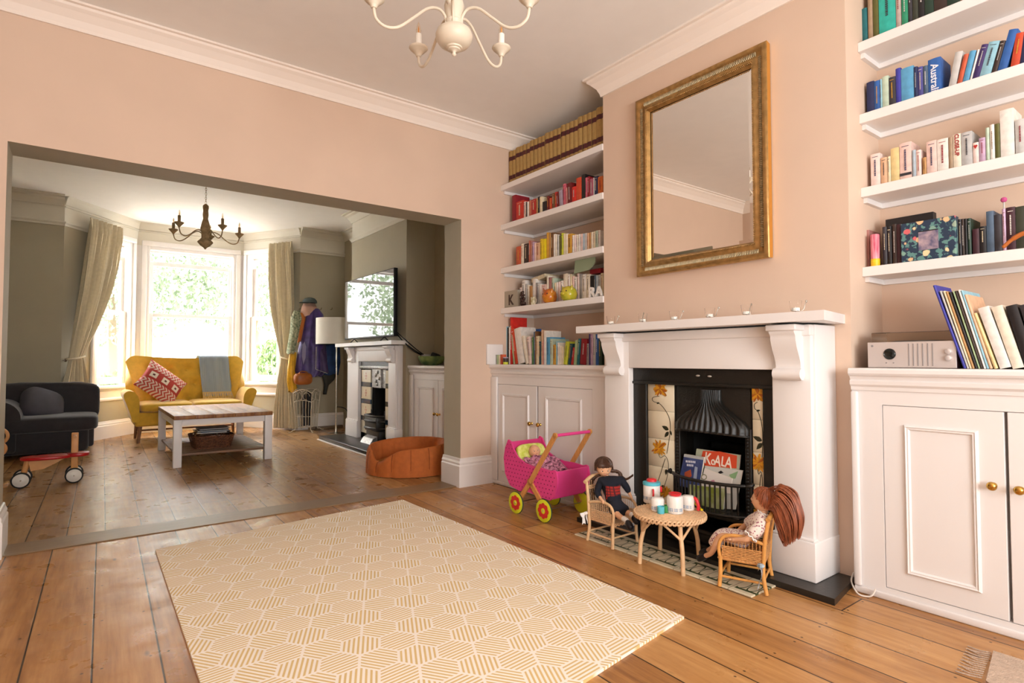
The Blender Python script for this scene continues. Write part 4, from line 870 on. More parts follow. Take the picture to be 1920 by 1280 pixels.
t = thing('toy_mug', 'small white toy mug in front of the tall teapot on the doll table', 'toy mug', T3(1233, 957))
mb = MB(); mb.lathe([(0, 0), (0.030, 0), (0.033, 0.004), (0.033, 0.055), (0.028, 0.064), (0, 0.066)], 28); dots(mb, 0.0331, 0.012, cam_a-0.9, 8, 1); mb.build('cup', [M_tw, M_tb], t)
for px, py, m, nm, lb in ((1239, 962, M_tc, 'toy_beaker', 'tiny cyan toy beaker at the front of the doll table'), (1249, 960, M_tg, 'toy_beaker', 'tiny green toy beaker beside the cyan one')):
    mb = MB(); r = 0.0165; mb.lathe([(0, 0), (r, 0), (r+0.001, 0.002), (r+0.001, 0.034), (r-0.001, 0.034), (r-0.002, 0.004), (0, 0.004)], 24); o = mb.build(nm, m); p = T3(px, py); o.location = (p[0], p[1], p[2]); tag(o, lb, 'toy beaker')
t = thing('toy_sugar_pot', 'white toy pot with red lid at the front centre of the doll table', 'toy pot', T3(1266, 961))
mb = MB(); mb.lathe([(0, 0), (0.036, 0), (0.039, 0.004), (0.039, 0.078), (0.036, 0.083), (0.028, 0.084), (0, 0.084)], 32); dots(mb, 0.0391, 0.016, cam_a-1.1, 14, 1); mb.build('pot', [M_tw, M_tb], t)
mb = MB(); mb.lathe([(0.022, 0.084), (0.030, 0.090), (0.031, 0.096), (0.026, 0.098), (0.020, 0.093), (0, 0.092)], 28); mb.build('lid', M_tr, t)
t = thing('toy_jug', 'white toy jug with large red handle at the right of the doll table', 'toy jug', T3(1290, 955))
mb = MB(); mb.lathe([(0, 0), (0.028, 0), (0.031, 0.004), (0.031, 0.060), (0.026, 0.070), (0, 0.072)], 28); dots(mb, 0.0311, 0.014, cam_a-0.7, 8, 1); mb.build('pot', [M_tw, M_tb], t)
mb = MB(); mb.tube(spline([(0.014, -0.026, 0.062), (0.016, -0.040, 0.052), (0.018, -0.048, 0.025), (0.018, -0.046, 0.004)]), 0.0085, 10); mb.build('handle', M_tr, t)
mb = MB(); a, b = Vector(T3(1303, 948)), Vector(T3(1316, 958)); mb.tube([a+Vector((0, 0, 0.014)), (a+b)/2+Vector((0, 0, 0.009)), b+Vector((0, 0, 0.006))], [0.006, 0.008, 0.007], 10, flat=0.6); o = mb.build('toy_spoon', M_ty); tag(o, 'yellow toy spoon at the right edge of the doll table', 'toy spoon')
# ---- doll A
M_navy = mat('navy_knit', '#181b27', 0.9, bump=0.3, bscale=400); M_plaid = None
g = G('red_plaid', rough=0.85); x, y, z = g.sep(g.tc.outputs['Object'])
sa = g.M('GREATER_THAN', g.M('FRACT', g.M('MULTIPLY', y, 62.0)), 0.72); sb = g.M('GREATER_THAN', g.M('FRACT', g.M('MULTIPLY', z, 62.0)), 0.72)
g.L.new(g.mix(g.M('MAXIMUM', g.M('MULTIPLY', sa, 0.8), g.M('MULTIPLY', sb, 0.8)), srgb('#a22a24'), srgb('#1c1a24')), g.b.inputs['Base Color']); M_plaid = g.m
M_brown = mat('dark_brown_doll_hair', '#4a3022', 0.45, var=0.25, vscale=30, stretch=(8, 8, 1)); M_black = mat('black_shoe', '#15131a', 0.35); M_sock = mat('white_sock', '#e9e2dc', 0.8)
dA_ = roomthing('seated_doll', 'dark-haired doll with plaits in navy jumper sitting on the pale rattan chair', 'doll', (2.335, 2.19, 0.13))
hd = W(1132, 877, 2.35); nk = W(1137, 893, 2.35); ch = W(1144, 908, 2.345); wa = W(1150, 930, 2.335); pe = W(1153, 948, 2.325)
s1, e1, h1 = W(1126, 902, 2.305), W(1119, 923, 2.285), W(1129, 938, 2.262); s2, e2, h2 = W(1165, 900, 2.385), W(1176, 915, 2.41), W(1182, 929, 2.425)
k1, a1, t1 = W(1160, 967, 2.285), W(1174, 975, 2.265), W(1183, 989, 2.25); k2, a2, t2 = W(1177, 961, 2.36), W(1187, 966, 2.35), W(1194, 978, 2.34)
lp1 = W(1149, 955, 2.30); lp2 = W(1162, 951, 2.355)
J = [(pe, 0.030), (wa, 0.026), (ch, 0.033), (nk, 0.013), (nk+Vector((0, 0.003, 0.02)), 0.014), (s1, 0.016), (e1, 0.012), (h1, 0.009), (s2, 0.016), (e2, 0.012), (h2, 0.009), (lp1, 0.024), (k1, 0.017), (a1, 0.012), (t1, 0.011), (lp2, 0.024), (k2, 0.017), (a2, 0.012), (t2, 0.011)]
E = [(0, 1), (1, 2), (2, 3), (3, 4), (2, 5), (5, 6), (6, 7), (2, 8), (8, 9), (9, 10), (0, 11), (11, 12), (12, 13), (13, 14), (0, 15), (15, 16), (16, 17), (17, 18)]
hand(J, E, 7, (h1-e1).normalized()+Vector((0, -0.4, 0)), (0, 0, 1), 0.030, 0.8); hand(J, E, 10, (h2-e2).normalized()+Vector((0, -0.4, 0)), (0, 0, 1), 0.030, 0.8)
skin('body', J, E, M_skin, dA_, 1, dA_['room'])
skin('jumper', [(pe, 0.044), (wa-Vector((0, 0, .004)), 0.048), ((wa+ch)/2, 0.048), (ch, 0.050), (nk-Vector((0, 0, .006)), 0.019), (s1, 0.025), (e1, 0.020), (e1*0.35+h1*0.65, 0.016), (s2, 0.025), (e2, 0.020), (e2*0.35+h2*0.65, 0.016)], [(0, 1), (1, 2), (2, 3), (3, 4), (3, 5), (5, 6), (6, 7), (3, 8), (8, 9), (9, 10)], M_navy, dA_, 2, dA_['room'])
Fa = frame_from((-0.62, -0.85, -0.12), (0, 0.1, 1))
mb = MB(); c0 = (ch+wa)/2+Vector((0, 0, 0.004)); mb.grid(lambda u, v: c0+Fa @ Vector(((u-0.5)*0.078, 0.062-0.020*(2*u-1)**2-0.004*(1-v), (v-0.5)*0.078)), 10, 8); mb.build('plaid_vest_front', M_plaid, dA_)
skin('skirt', [(wa, 0.036), (pe, 0.048), ((lp1+lp2)/2*0.5+(k1+k2)/2*0.5, (0.062, 0.044)), ((k1+k2)/2+Vector((0, 0.004, 0.0)), (0.062, 0.034))], [(0, 1), (1, 2), (2, 3)], M_navy, dA_, 2, dA_['room'])
for k, a, t_ in ((k1, a1, t1), (k2, a2, t2)):
    mb = MB(); mb.tube([k*0.35+a*0.65, a, a*0.8+t_*0.2], [0.0145, 0.0142, 0.0145], 12); mb.build('sock', M_sock, dA_)
    mb = MB(); d = (t_-a).normalized(); R2 = frame_from(d, (0, 0, 1)); mb.sell((a*0.35+t_*0.65), (0.016, 0.028, 0.017), 0.7, 0.8, R=R2); mb.build('shoe', M_black, dA_)
mb = MB(); Fh = frame_from((-0.55, -0.80, -0.16), (0, 0.1, 1)); head_mesh(mb, hd, Fh, 0.050); mb.build('head', [M_skin, M_eyew, M_eye, M_lip], dA_)
def hairlock(mb, pts, r, n=8, m=0): mb.tube(spline(pts, 5), r, n, m)
capk = lambda u: 0.62-0.31*min(1, max(0, math.sin(2*math.pi*u)+0.15))
def cap(mb, c, R, s, rnd, fringe=True, n=90):
    mb.grid(lambda u, v: Vector(c)+R @ Vector((0.92*s*math.sin(math.pi*capk(u)*v)*math.cos(2*math.pi*u), (1.06*s*math.sin(math.pi*capk(u)*v)*math.sin(2*math.pi*u))-0.10*s, 0.10*s+1.0*s*math.cos(math.pi*capk(u)*v))), 40, 12, wrapu=True)
    for i in range(n):
        a = rnd.uniform(0, 2*math.pi); k = capk(a/2/math.pi)+0.02
        pts = []
        for t in (0.02, 0.3, 0.6, 1.0):
            ph = math.pi*k*t; rr = 1.03+rnd.uniform(-0.01, 0.035)
            pts.append(Vector(c)+R @ Vector((0.93*s*rr*math.sin(ph)*math.cos(a), 1.05*s*rr*math.sin(ph)*math.sin(a)-0.06*s, 0.08*s+1.02*s*rr*math.cos(ph))))
        mb.tube(spline(pts, 3), s*0.05, 5)
rnd = random.Random(3)
mb = MB(); cap(mb, hd, Fh, 0.054, rnd)
for i in range(26):                          # fringe
    x0 = (i/25-0.5)*1.35; p0 = hd+Fh @ Vector((x0*0.04, 0.035, 0.042)); p1 = hd+Fh @ Vector((x0*0.054, 0.050-abs(x0)*0.012, 0.034)); p2 = hd+Fh @ Vector((x0*0.056+rnd.uniform(-.003, .003), 0.052-abs(x0)*0.014, 0.016+rnd.uniform(0, .006)))
    mb.tube(spline([p0, p1, p2], 3), 0.0033, 5)
def plait(mb, pts, r):
    P = spline(pts, 10); K = len(P)
    for s in range(3): mb.tube([P[j]+Vector((math.cos(j*0.55+s*2.09)*r*0.7, math.sin(j*0.55+s*2.09)*r*0.5, math.sin(j*0.9+s*2.09)*r*0.4)) for j in range(K)], r*0.62, 6)
plait(mb, [hd+Fh @ Vector((-0.044, 0, -0.01)), W(1113, 897, 2.32), W(1110, 915, 2.315), W(1112, 935, 2.31)], 0.010)
plait(mb, [hd+Fh @ Vector((0.044, 0, -0.005)), W(1157, 884, 2.40), W(1164, 893, 2.41)], 0.011)
for i in range(24): o_ = Vector((rnd.uniform(-.006, .006), rnd.uniform(-.006, .006), rnd.uniform(-.008, .008))); hairlock(mb, [W(1163, 892, 2.41)+o_, W(1172, 898+rnd.uniform(-1, 2), 2.41)+o_, W(1180, 896+rnd.uniform(-2, 1), 2.41), W(1187, 890+rnd.uniform(-1, 2), 2.41)], 0.0026, 5)
mb.build('hair', M_brown, dA_)
# ---- doll B
g = G('floral_dress', rough=0.85); v1 = g.voro(g.tc.outputs['Object'], 95.0); v2 = g.vcol(g.tc.outputs['Object'], 95.0)
g.L.new(g.mix(g.rng(v1, 0.30, 0.42, 1, 0), srgb('#e9d8cd'), g.mix(g.noise(g.tc.outputs['Object'], 60.0), srgb('#b0566a'), srgb('#8a6f74'))), g.b.inputs['Base Color']); M_dress = g.m
M_aub = mat('auburn_doll_hair', '#8a4a2c', 0.42, var=0.35, vscale=25, stretch=(4, 4, 1))
dB_ = roomthing('seated_doll', 'auburn-haired doll in a flowery dress leaning back in the honey rattan chair', 'doll', (2.39, 1.42, 0.13))
hd = W(1431, 938, 2.385); nk = W(1433, 958, 2.385); ch = W(1424, 975, 2.385); wa = W(1413, 997, 2.385); pe = W(1402, 1014, 2.385)
s1, e1, h1 = W(1428, 984, 2.335), W(1402, 1011, 2.29), W(1375, 1011, 2.295); s2, e2, h2 = W(1412, 972, 2.43), W(1392, 990, 2.45), W(1378, 1000, 2.44)
lp1, k1, a1, t1 = W(1393, 1013, 2.355), W(1350, 1004, 2.335), W(1334, 1037, 2.315), W(1313, 1046, 2.33); lp2, k2, a2, t2 = W(1392, 1008, 2.42), W(1352, 998, 2.41), W(1335, 1028, 2.40), W(1318, 1036, 2.41)
J = [(pe, 0.030), (wa, 0.027), (ch, 0.033), (nk, 0.014), (nk*0.5+hd*0.5, 0.014), (s1, 0.017), (e1, 0.014), (h1, 0.010), (s2, 0.016), (e2, 0.013), (h2, 0.010), (lp1, 0.024), (k1, 0.020), (a1, 0.013), (t1, 0.010), (lp2, 0.024), (k2, 0.020), (a2, 0.013), (t2, 0.010)]
E = [(0, 1), (1, 2), (2, 3), (3, 4), (2, 5), (5, 6), (6, 7), (2, 8), (8, 9), (9, 10), (0, 11), (11, 12), (12, 13), (13, 14), (0, 15), (15, 16), (16, 17), (17, 18)]
hand(J, E, 7, (-0.2, 1, 0.0), (0, 0, 1), 0.032, 0.5); hand(J, E, 10, (-0.2, 1, -0.2), (0, 0, 1), 0.032, 0.5); skin('body', J, E, M_skin, dB_, 1, dB_['room'])
skin('dress_bodice', [(pe, 0.036), (wa, 0.034), (ch, 0.040), (nk-Vector((0, 0, .004)), 0.022), (s1, 0.026), (s1*0.5+e1*0.5, 0.030), (s1*0.2+e1*0.8, 0.024), (s2, 0.024), (s2*0.4+e2*0.6, 0.024)], [(0, 1), (1, 2), (2, 3), (2, 4), (4, 5), (5, 6), (2, 7), (7, 8)], M_dress, dB_, 2, dB_['room'])
km = (k1+k2)/2; am = (a1+a2)/2; skin('dress_skirt', [(pe, 0.042), ((lp1+lp2)/2, (0.052, 0.040)), ((lp1+lp2)*0.25+km*0.5+Vector((0, 0, 0.004)), (0.054, 0.036)), (km+Vector((0, 0, 0.002)), (0.054, 0.034)), (km*0.5+am*0.5, (0.052, 0.034)), (km*0.28+am*0.72, (0.050, 0.034))], [(0, 1), (1, 2), (2, 3), (3, 4), (4, 5)], M_dress, dB_, 2, dB_['room'])
mb = MB(); cc = s1*0.2+e1*0.8; dd = (e1-s1).normalized(); u_, w_, _ = basis3(dd); mb.tube([cc+u_*(0.026+0.004*math.sin(9*a))*math.cos(a)+dd*0.004*math.sin(7*a)+w_*(0.026+0.004*math.sin(9*a))*math.sin(a) for a in [2*math.pi*j/50 for j in range(50)]], 0.003, 6, closed=True); mb.tube([nk-Vector((0, 0, .004))+Vector((0.024*math.cos(a), 0.026*math.sin(a), 0.008*math.sin(a)+0.002*math.sin(9*a))) for a in [2*math.pi*j/50 for j in range(50)]], 0.003, 6, closed=True); mb.build('lace_trim', M_sock, dB_)
for a, t_ in ((a1, t1), (a2, t2)):
    mb = MB(); d = (t_-a).normalized(); R2 = frame_from(d, (0.1, 0.5, 1)); mb.sell(a*0.15+t_*0.85, (0.015, 0.034, 0.016), 0.7, 0.8, R=R2); mb.build('shoe', M_black, dB_)
Fh = frame_from((-0.35, 1.0, 0.22), (0.0, -0.25, 1)); mb = MB(); head_mesh(mb, hd, Fh, 0.048); mb.build('head', [M_skin, M_eyew, M_eye, M_lip], dB_)
rnd = random.Random(5); mb = MB(); cap(mb, hd, Fh, 0.051, rnd, False, 120)
for i in range(330):                        # long wavy hair thrown back over the chair
    t = rnd.random(); sd = rnd.uniform(-1, 1); X = 2.385+0.060*sd*math.sin(math.pi*(0.15+0.7*t)); wv = rnd.uniform(-3, 3); q = 1-t
    L2 = lambda a, b: (a[0]*q+b[0]*t, a[1]*q+b[1]*t)
    st_ = hd+Fh @ Vector((0.045*sd, -0.030-0.012*q, 0.050*q-0.02*t)); pts = [st_]
    for A_, B_, j in (((1464, 909), (1449, 960), 2), ((1492, 928), (1455, 982), 4), ((1505, 966), (1463, 1003), 5), ((1502, 1003), (1470, 1022), 6)): c_ = L2(A_, B_); pts.append(W(c_[0]+wv*rnd.uniform(-0.5, 1), c_[1]+rnd.uniform(-j, j), X))
    if rnd.random() < 0.45: pts = pts[:-1]
    hairlock(mb, pts, [0.0042]*((len(pts)-1)*5-4)+[0.0035, 0.003, 0.002, 0.0012, 0.0008], 5)
for i in range(14): a = rnd.uniform(-0.5, 1.0); hairlock(mb, [hd+Vector((0, 0, 0.04)), W(1460, 912+6*a, 2.38), W(1492, 925+rnd.uniform(-4, 10), 2.38), W(1502, 960+rnd.uniform(-8, 8), 2.38), W(1503, 985, 2.38)], 0.0011, 4)
mb.build('hair', M_aub, dB_)
# ---- picture books propped in the fire basket
def slab(name, label, cat, quad, X, t, mats, group=None, tilt=0.0):
    p = [at(a, b, 0, X) for a, b in quad]; d = Vector((t, 0, 0))
    if tilt:
        zb = min(v.z for v in p); p = [v+Vector(((v.z-zb)*tilt, 0, 0)) for v in p]
    c = sum(p, Vector())/4; c.z = min(v.z for v in p); mb = MB()
    vs = [v-c for v in p]+[v-c+d for v in p]; fs = [[0, 1, 2, 3], [7, 6, 5, 4], [0, 4, 5, 1], [1, 5, 6, 2], [2, 6, 7, 3], [3, 7, 4, 0]]
    mb.add(vs, fs, [0, 0, 1, 1, 1, 1]); o = mb.build(name, mats); o.location = c; tag(o, label, cat, group); return o, c
M_page = mat('book_pages', '#e4d8c6', 0.8); M_koa = mat('koala_cover_green', '#a8b09a', 0.4); M_koar = mat('koala_red', '#cf4a2a', 0.4); M_koaw = mat('koala_lettering', '#efdfcf', 0.5)
o, c = slab('picture_book', 'picture book with KOALA title on a red band, propped in the fire basket', 'book', [(1306, 841), (1387, 853), (1380, 925), (1296, 915)], 2.66, 0.012, [M_koa, M_page])
def decal(parent, c, quad, X, m, name='cover_art', th=0.0008):
    p = [at(a, b, 0, X)-c for a, b in quad]; d = Vector((-th, 0, 0)); mb = MB(); n = len(p)
    mb.add(p+[v+d for v in p], [list(range(n)), list(range(n, 2*n))[::-1]]+[[i, (i+1) % n, n+(i+1) % n, n+i] for i in range(n)]); return mb.build(name, m, parent)
decal(o, c, [(1318, 845), (1350, 846), (1382, 854), (1381, 878), (1322, 873), (1314, 862)], 2.66, M_koar)
for ch_, px, py, s in (('K', 1327, 860, .085), ('o', 1337, 864.5, .062), ('A', 1345.5, 864.5, .078), ('L', 1356, 866, .072), ('A', 1366, 868, .082)):
    p = at(px, py, 0, 2.658)-c; text_mesh(ch_, s, facing_minus_x(p, math.radians(-8)), M_koaw, o, 'lettering', bold=0.0012, sx=0.72)
M_bk1 = mat('night_blue_cover', '#2d3a68', 0.35, c2='#4a5a8a', vscale=14); M_bk2 = mat('white_cover', '#ded6cf', 0.4); M_bk3 = mat('green_meadow_cover', '#8d9c3e', 0.4, c2='#c9cfa6', vscale=12)
o, c = slab('picture_book', 'dark blue picture book with silver border at the left of the fire basket', 'book', [(1283, 851), (1320, 857), (1310, 918), (1271, 910)], 2.632, 0.010, [M_bk1, M_page])
decal(o, c, [(1283, 851), (1320, 857), (1318.5, 862), (1282, 856)], 2.632, mat('silver_border', '#aeb0b0', 0.5)); decal(o, c, [(1284, 885), (1295, 880), (1297, 892), (1293, 896), (1283, 895)], 2.632, mat('rust_fox', '#a44a2c', 0.5)); decal(o, c, [(1303, 874), (1308, 876), (1306, 899), (1300, 897)], 2.632, mat('pale_figure', '#9aa4b8', 0.5))
M_wl = mat('white_lettering', '#d9dbe6', 0.5)
for s_, py, z_ in (('animals', 865.5, .020), ('only', 872, .018)): p = at(1300 if s_ == 'animals' else 1295, py, 0, 2.6305)-c
for row, (x0, x1, yy) in enumerate(((1286, 1305, 864.5), (1288, 1301, 871.5))):   # title too small to read: a row of short strokes
    n = 6 if row == 0 else 4
    for k in range(n): a = x0+(x1-x0)*k/n; b = a+(x1-x0)/n*0.62; decal(o, c, [(a, yy-2+0.1*(a-x0)), (b, yy-2+0.1*(a-x0)), (b, yy+2+0.1*(a-x0)), (a, yy+2+0.1*(a-x0))], 2.6315, M_wl, 'lettering')
o, c = slab('picture_book', 'white picture book with a small round badge, lying slanted in the fire basket', 'book', [(1321, 878), (1373, 897), (1369, 925), (1311, 918)], 2.635, 0.006, [M_bk2, M_page])
decal(o, c, [(1320+5.5*math.cos(t), 894+5.5*math.sin(t)) for t in [2*math.pi*j/16 for j in range(16)]], 2.635, mat('badge_ring', '#7c7a5c', 0.5)); decal(o, c, [(1320+3.8*math.cos(t), 894+3.8*math.sin(t)) for t in [2*math.pi*j/16 for j in range(16)]], 2.634, M_bk2); decal(o, c, [(1334, 900), (1339, 899), (1341, 904), (1337, 908), (1332, 904)], 2.635, mat('pink_figure', '#c4899a', 0.5))
o, c = slab('picture_book', 'pale grey picture book with green corner behind the white one', 'book', [(1322, 873), (1392, 882), (1378, 955), (1316, 950)], 2.648, 0.008, [mat('grey_cover', '#c3c1ba', 0.4), M_page]); decal(o, c, [(1367, 890), (1384, 883), (1379, 897), (1372, 897)], 2.648, mat('green_patch', '#83a579', 0.5)); decal(o, c, [(1346, 885), (1352, 882), (1357, 886), (1350, 888)], 2.648, M_black)
o, c = slab('picture_book', 'green and yellow picture book standing behind the fire basket bars', 'book', [(1292, 908), (1360, 916), (1356, 955), (1288, 947)], 2.624, 0.006, [M_bk3, M_page])
# ---- hi-fi with turntable lid
M_alu = mat('brushed_silver', '#cfc4bf', 0.42, metal=0.35); M_dk = mat('dark_casing', '#4a2f2c', 0.5)
hf = roomthing('record_player', 'silver hi-fi unit with clear lid on the right cabinet', 'hi-fi', (2.95, 0.925, 0.966))
y0, y1 = 0.762, 1.087; mb = MB(); mb.box(2.802, 3.12, y0, y1, 0.969, 1.078, bev=0.003); mb.build('casing', M_dk, hf)
mb = MB(); mb.box(2.796, 2.804, y0+0.001, y1-0.001, 0.9685, 1.0785, bev=0.001, seg=1); mb.build('front_panel', M_alu, hf)
M_slot = mat('grey_slots', '#8d8684', 0.6); M_blk = mat('black_dial', '#121614', 0.15)
for px in (1704, 1712.5, 1721, 1730, 1739.5, 1748.5): yy = W(px, 660, 2.796).y; mb = MB(); mb.box(2.7945, 2.797, yy-0.0018, yy+0.0018, 0.9765, 1.070); mb.build('vent_slot', M_slot, hf)
p = W(1668, 663.5, 2.796); mb = MB(); mb.lathe([(0.024, 0), (0.024, 0.002), (0.021, 0.004), (0.019, 0.002), (0, 0.002)], 32, (2.796, p.y, p.z), (-1, 0, 0)); mb.build('tuning_dial', M_blk, hf)
for py in (658.5, 671): p = W(1779, py, 2.796); mb = MB(); mb.lathe([(0.0115, 0), (0.0115, 0.010), (0.010, 0.012), (0, 0.012)], 24, (2.796, p.y, p.z), (-1, 0, 0)); mb.build('knob', M_alu, hf)
for px, py, r in ((1635.5, 648.5, .005), (1662, 680, .0028), (1675.5, 680, .0028)): p = W(px, py, 2.796); mb = MB(); mb.lathe([(r, 0), (r, 0.0015), (0, 0.002)], 16, (2.796, p.y, p.z), (-1, 0, 0)); mb.build('button', M_slot, hf)
M_lid = mat('clear_acrylic', '#f4f0ea', 0.05, trans=1.0, ior=1.2)
mb = MB(); mb.box(2.83, 3.10, y0+0.005, y1-0.003, 1.079, 1.122, bev=0.003); mb.box(2.833, 3.097, y0+0.008, y1-0.006, 1.080, 1.119); mb.build('lid', M_lid, hf)
mb = MB(); mb.lathe([(0, 1.079), (0.12, 1.079), (0.12, 1.086), (0, 1.087)], 40, (2.965, 0.925, 0)); mb.build('platter', M_slot, hf)
# ================= BOOKS AND ORNAMENTS ON THE SHELVES =================
def ysolve(px, X, z):
    k = (px-960)/FPX; n = _r-_f*k; return -(X*n.x+(z-CAMH)*n.z)/n.y
CN = {'crimson': '#8e1f2a', 'red': '#b02a26', 'bright red': '#cf2c22', 'dark red': '#6b1a1c', 'scarlet': '#c43526', 'pale pink': '#e3c2b8', 'rose': '#c08078', 'pink': '#c85d70', 'black': '#1e1a1c', 'charcoal': '#37343a',
 'white': '#e6ded6', 'cream': '#dfcfae', 'ivory': '#e8dcc8', 'orange': '#d06a25', 'orange red': '#c9482a', 'navy': '#252d55', 'mauve': '#a4596e', 'grey mauve': '#a394a4', 'salmon': '#bd6a55', 'brown': '#6e4a2c', 'tan': '#b98a55',
 'terracotta': '#c6593a', 'lilac': '#c3a3bd', 'dusty rose': '#a8746e', 'yellow': '#e0bf2a', 'bright yellow': '#e8d21f', 'golden': '#cf9a38', 'lime': '#c8cc3c', 'olive': '#5c5a2a', 'peach': '#d9ae8c', 'pale blue': '#a9b7c2', 'mint': '#b9c9b4', 'grey': '#9a948f', 'pale grey': '#c4c0bc',
 'green': '#4f7a45', 'dark green': '#22392c', 'teal': '#23686e', 'dark teal': '#264a54', 'sky blue': '#5a9cc4', 'blue': '#2f5ea3', 'royal blue': '#3a3a9a', 'violet': '#4d4a8c', 'slate': '#4d6076', 'purple': '#3d2a62', 'light blue': '#8fbccb', 'pale green': '#a3b58a', 'turquoise': '#2fae9f', 'emerald': '#2f8f6a', 'beige': '#a48a70',
 'pink grey': '#b7a39c', 'dark olive': '#3a3c30', 'dark brown': '#3a2a24', 'cream yellow': '#dcc48c', 'pink white': '#e8d0c8', 'silver': '#b9b6b4', 'maroon': '#40202a', 'multicolour': '#7d5a4c'}
PAGES = mat('page_block', '#dccdb4', 0.85)
def bmat(n): return mat('cover_'+n.replace(' ', '_'), CN[n], 0.5, var=0.10, vscale=35)
TRIM = {'dark': ('cream', 'white', 'pale grey', 'golden'), 'light': ('charcoal', 'brown', 'navy', 'crimson')}
def lum(n): c = srgb(CN[n]); return 0.3*c[0]+0.6*c[1]+0.1*c[2]
BOOKS = []
def book(X, ys, th, z, h, lean, n, depth, rnd, title=True, name='book'):
    # local: spine on the plane x=0, thickness along -y from 0, base at z=0
    mb = MB(); t = th; c = 0.0018 if t > 0.008 else 0.0008; b = 0.0015
    mb.box(0.0025, depth, -c, 0, 0, h); mb.box(0.0025, depth, -t, -t+c, 0, h)
    K = 6; mb.add([(0.0025-0.0035*math.sin(math.pi*i/K), -t*i/K, zz) for zz in (0, h) for i in range(K+1)], [[i, i+1, K+2+i, K+1+i] for i in range(K)], 0, True)
    mb.add([(0.004, 0, 0.002), (0.004, -t, 0.002), (0.004, -t, h-0.002), (0.004, 0, h-0.002)], [[0, 1, 2, 3]], 0)
    mb.box(0.004, depth-0.003, -t+c, -c, 0.003, h-0.003, 1)
    if title and t > 0.006 and rnd.random() < 0.6:
        m = 2; w = t*0.15; k = rnd.choice((0, 1, 2)); zz = h*0.86; e = 0.0013+0.0022
        if k != 1: mb.box(-e+0.0012, -e+0.002, -t*0.8, -t*0.2, h*0.90, h*0.912, m)
        zz = h*0.82; end = h*rnd.uniform(0.30, 0.45)
        while zz > end: L = h*rnd.uniform(0.015, 0.035); mb.box(-e, -e+0.001, -t/2-w/2, -t/2+w/2, zz-L, zz, m); zz -= L+h*0.012
    tr = rnd.choice(TRIM['light'] if lum(n) > 0.25 else TRIM['dark'])
    o = mb.build(name, [bmat(n), PAGES, bmat(tr)], fix=False); o.location = (X, ys, z+0.0005); o.rotation_euler = (lean, 0, 0); return o
def row(X, z, ents, shelf, group, depth=0.16, title=True):
    rnd = random.Random(len(shelf)*7+int(z*100)); out = []; last = None
    for i, e in enumerate(ents):
        a, b, top, n = e[:4]; sh = e[4] if len(e) > 4 else 0; h_ = e[5] if len(e) > 5 else None
        yl, yr = ysolve(a, X, z), ysolve(b, X, z); zt = h_ or at((a+b)/2+sh, top, 0, X).z; hh = zt-z; lean = 0
        if sh: yt = ysolve(a+sh, X, zt); lean = -math.atan2(yt-yl, hh); hh = hh/math.cos(lean)
        th = (yl-yr)*(math.cos(lean) if lean else 1)-0.0006
        yy = yl
        d = depth*rnd.uniform(0.85, 1.0)
        o = book(X, yy, max(0.0025, th), z+(th*math.sin(-lean) if lean < 0 else 0)*0+ (abs(th*math.sin(lean)) if lean > 0 else 0), hh, lean, n, d, rnd, title)
        out.append((o, n))
    for i, (o, n) in enumerate(out):
        l = out[i-1][1] if i else None; r = out[i+1][1] if i < len(out)-1 else None
        if l and r: s = '%s book between %s and %s ones, %s' % (n, l, r, shelf)
        elif r: s = '%s book at the left end of the %s, beside a %s one' % (n, shelf, r)
        else: s = '%s book at the right end of the %s, beside a %s one' % (n, shelf, l)
        tag(o, s, 'book', group); BOOKS.append(o)
    return out
# matching brown volumes on the top left shelf
M_tan = mat('volume_cloth', '#a98850', 0.7, var=0.12, vscale=30); M_lab = mat('volume_label', '#4c1a1c', 0.6)
zt = at(951.5, 286, 0, 2.865).z; y = 3.868; first = None; rnd = random.Random(1); k = 0
while y > 2.745:
    if first is None or k % 6 == 5:
        t = 0.0455; hgt = 0.30
        mb = MB(); K = 6
        mb.add([(0.003-0.006*math.sin(math.pi*i/K), -t*i/K, zz) for zz in (0, hgt) for i in range(K+1)], [[i, i+1, K+2+i, K+1+i] for i in range(K)], 0, True)
        mb.box(0.003, 0.20, -0.002, 0, 0, hgt); mb.box(0.003, 0.20, -t, -t+0.002, 0, hgt); mb.box(0.003, 0.197, -t+0.002, -0.002, 0.003, hgt-0.003, 1)
        for za, zb in ((0.215, 0.250), (0.055, 0.090)):
            mb.add([(0.0022-0.006*math.sin(math.pi*i/K), -t*i/K, zz) for zz in (za, zb) for i in range(K+1)], [[i, i+1, K+2+i, K+1+i] for i in range(K)], 2, True)
    if first is None: o = first = mb.build('bound_volume', [M_tan, PAGES, M_lab], fix=False)
    else: o = first.copy(); COL.objects.link(o)
    o.location = (2.865, y, ZL[0]+0.0005); o.scale = (1, 1, (1.0, 0.985, 1.015, 1.0)[k % 4])
    tag(o, 'leftmost brown bound volume below the ceiling, against the opening wall' if k == 0 else 'brown bound volume with two dark red labels in the matching row below the ceiling', 'book', 'brown bound volumes on the top left alcove shelf')
    y -= 0.0455+(0.004 if k in (1, 4, 6, 9, 13, 18, 20) else 0.0006); k += 1
S2 = 'left alcove second shelf'
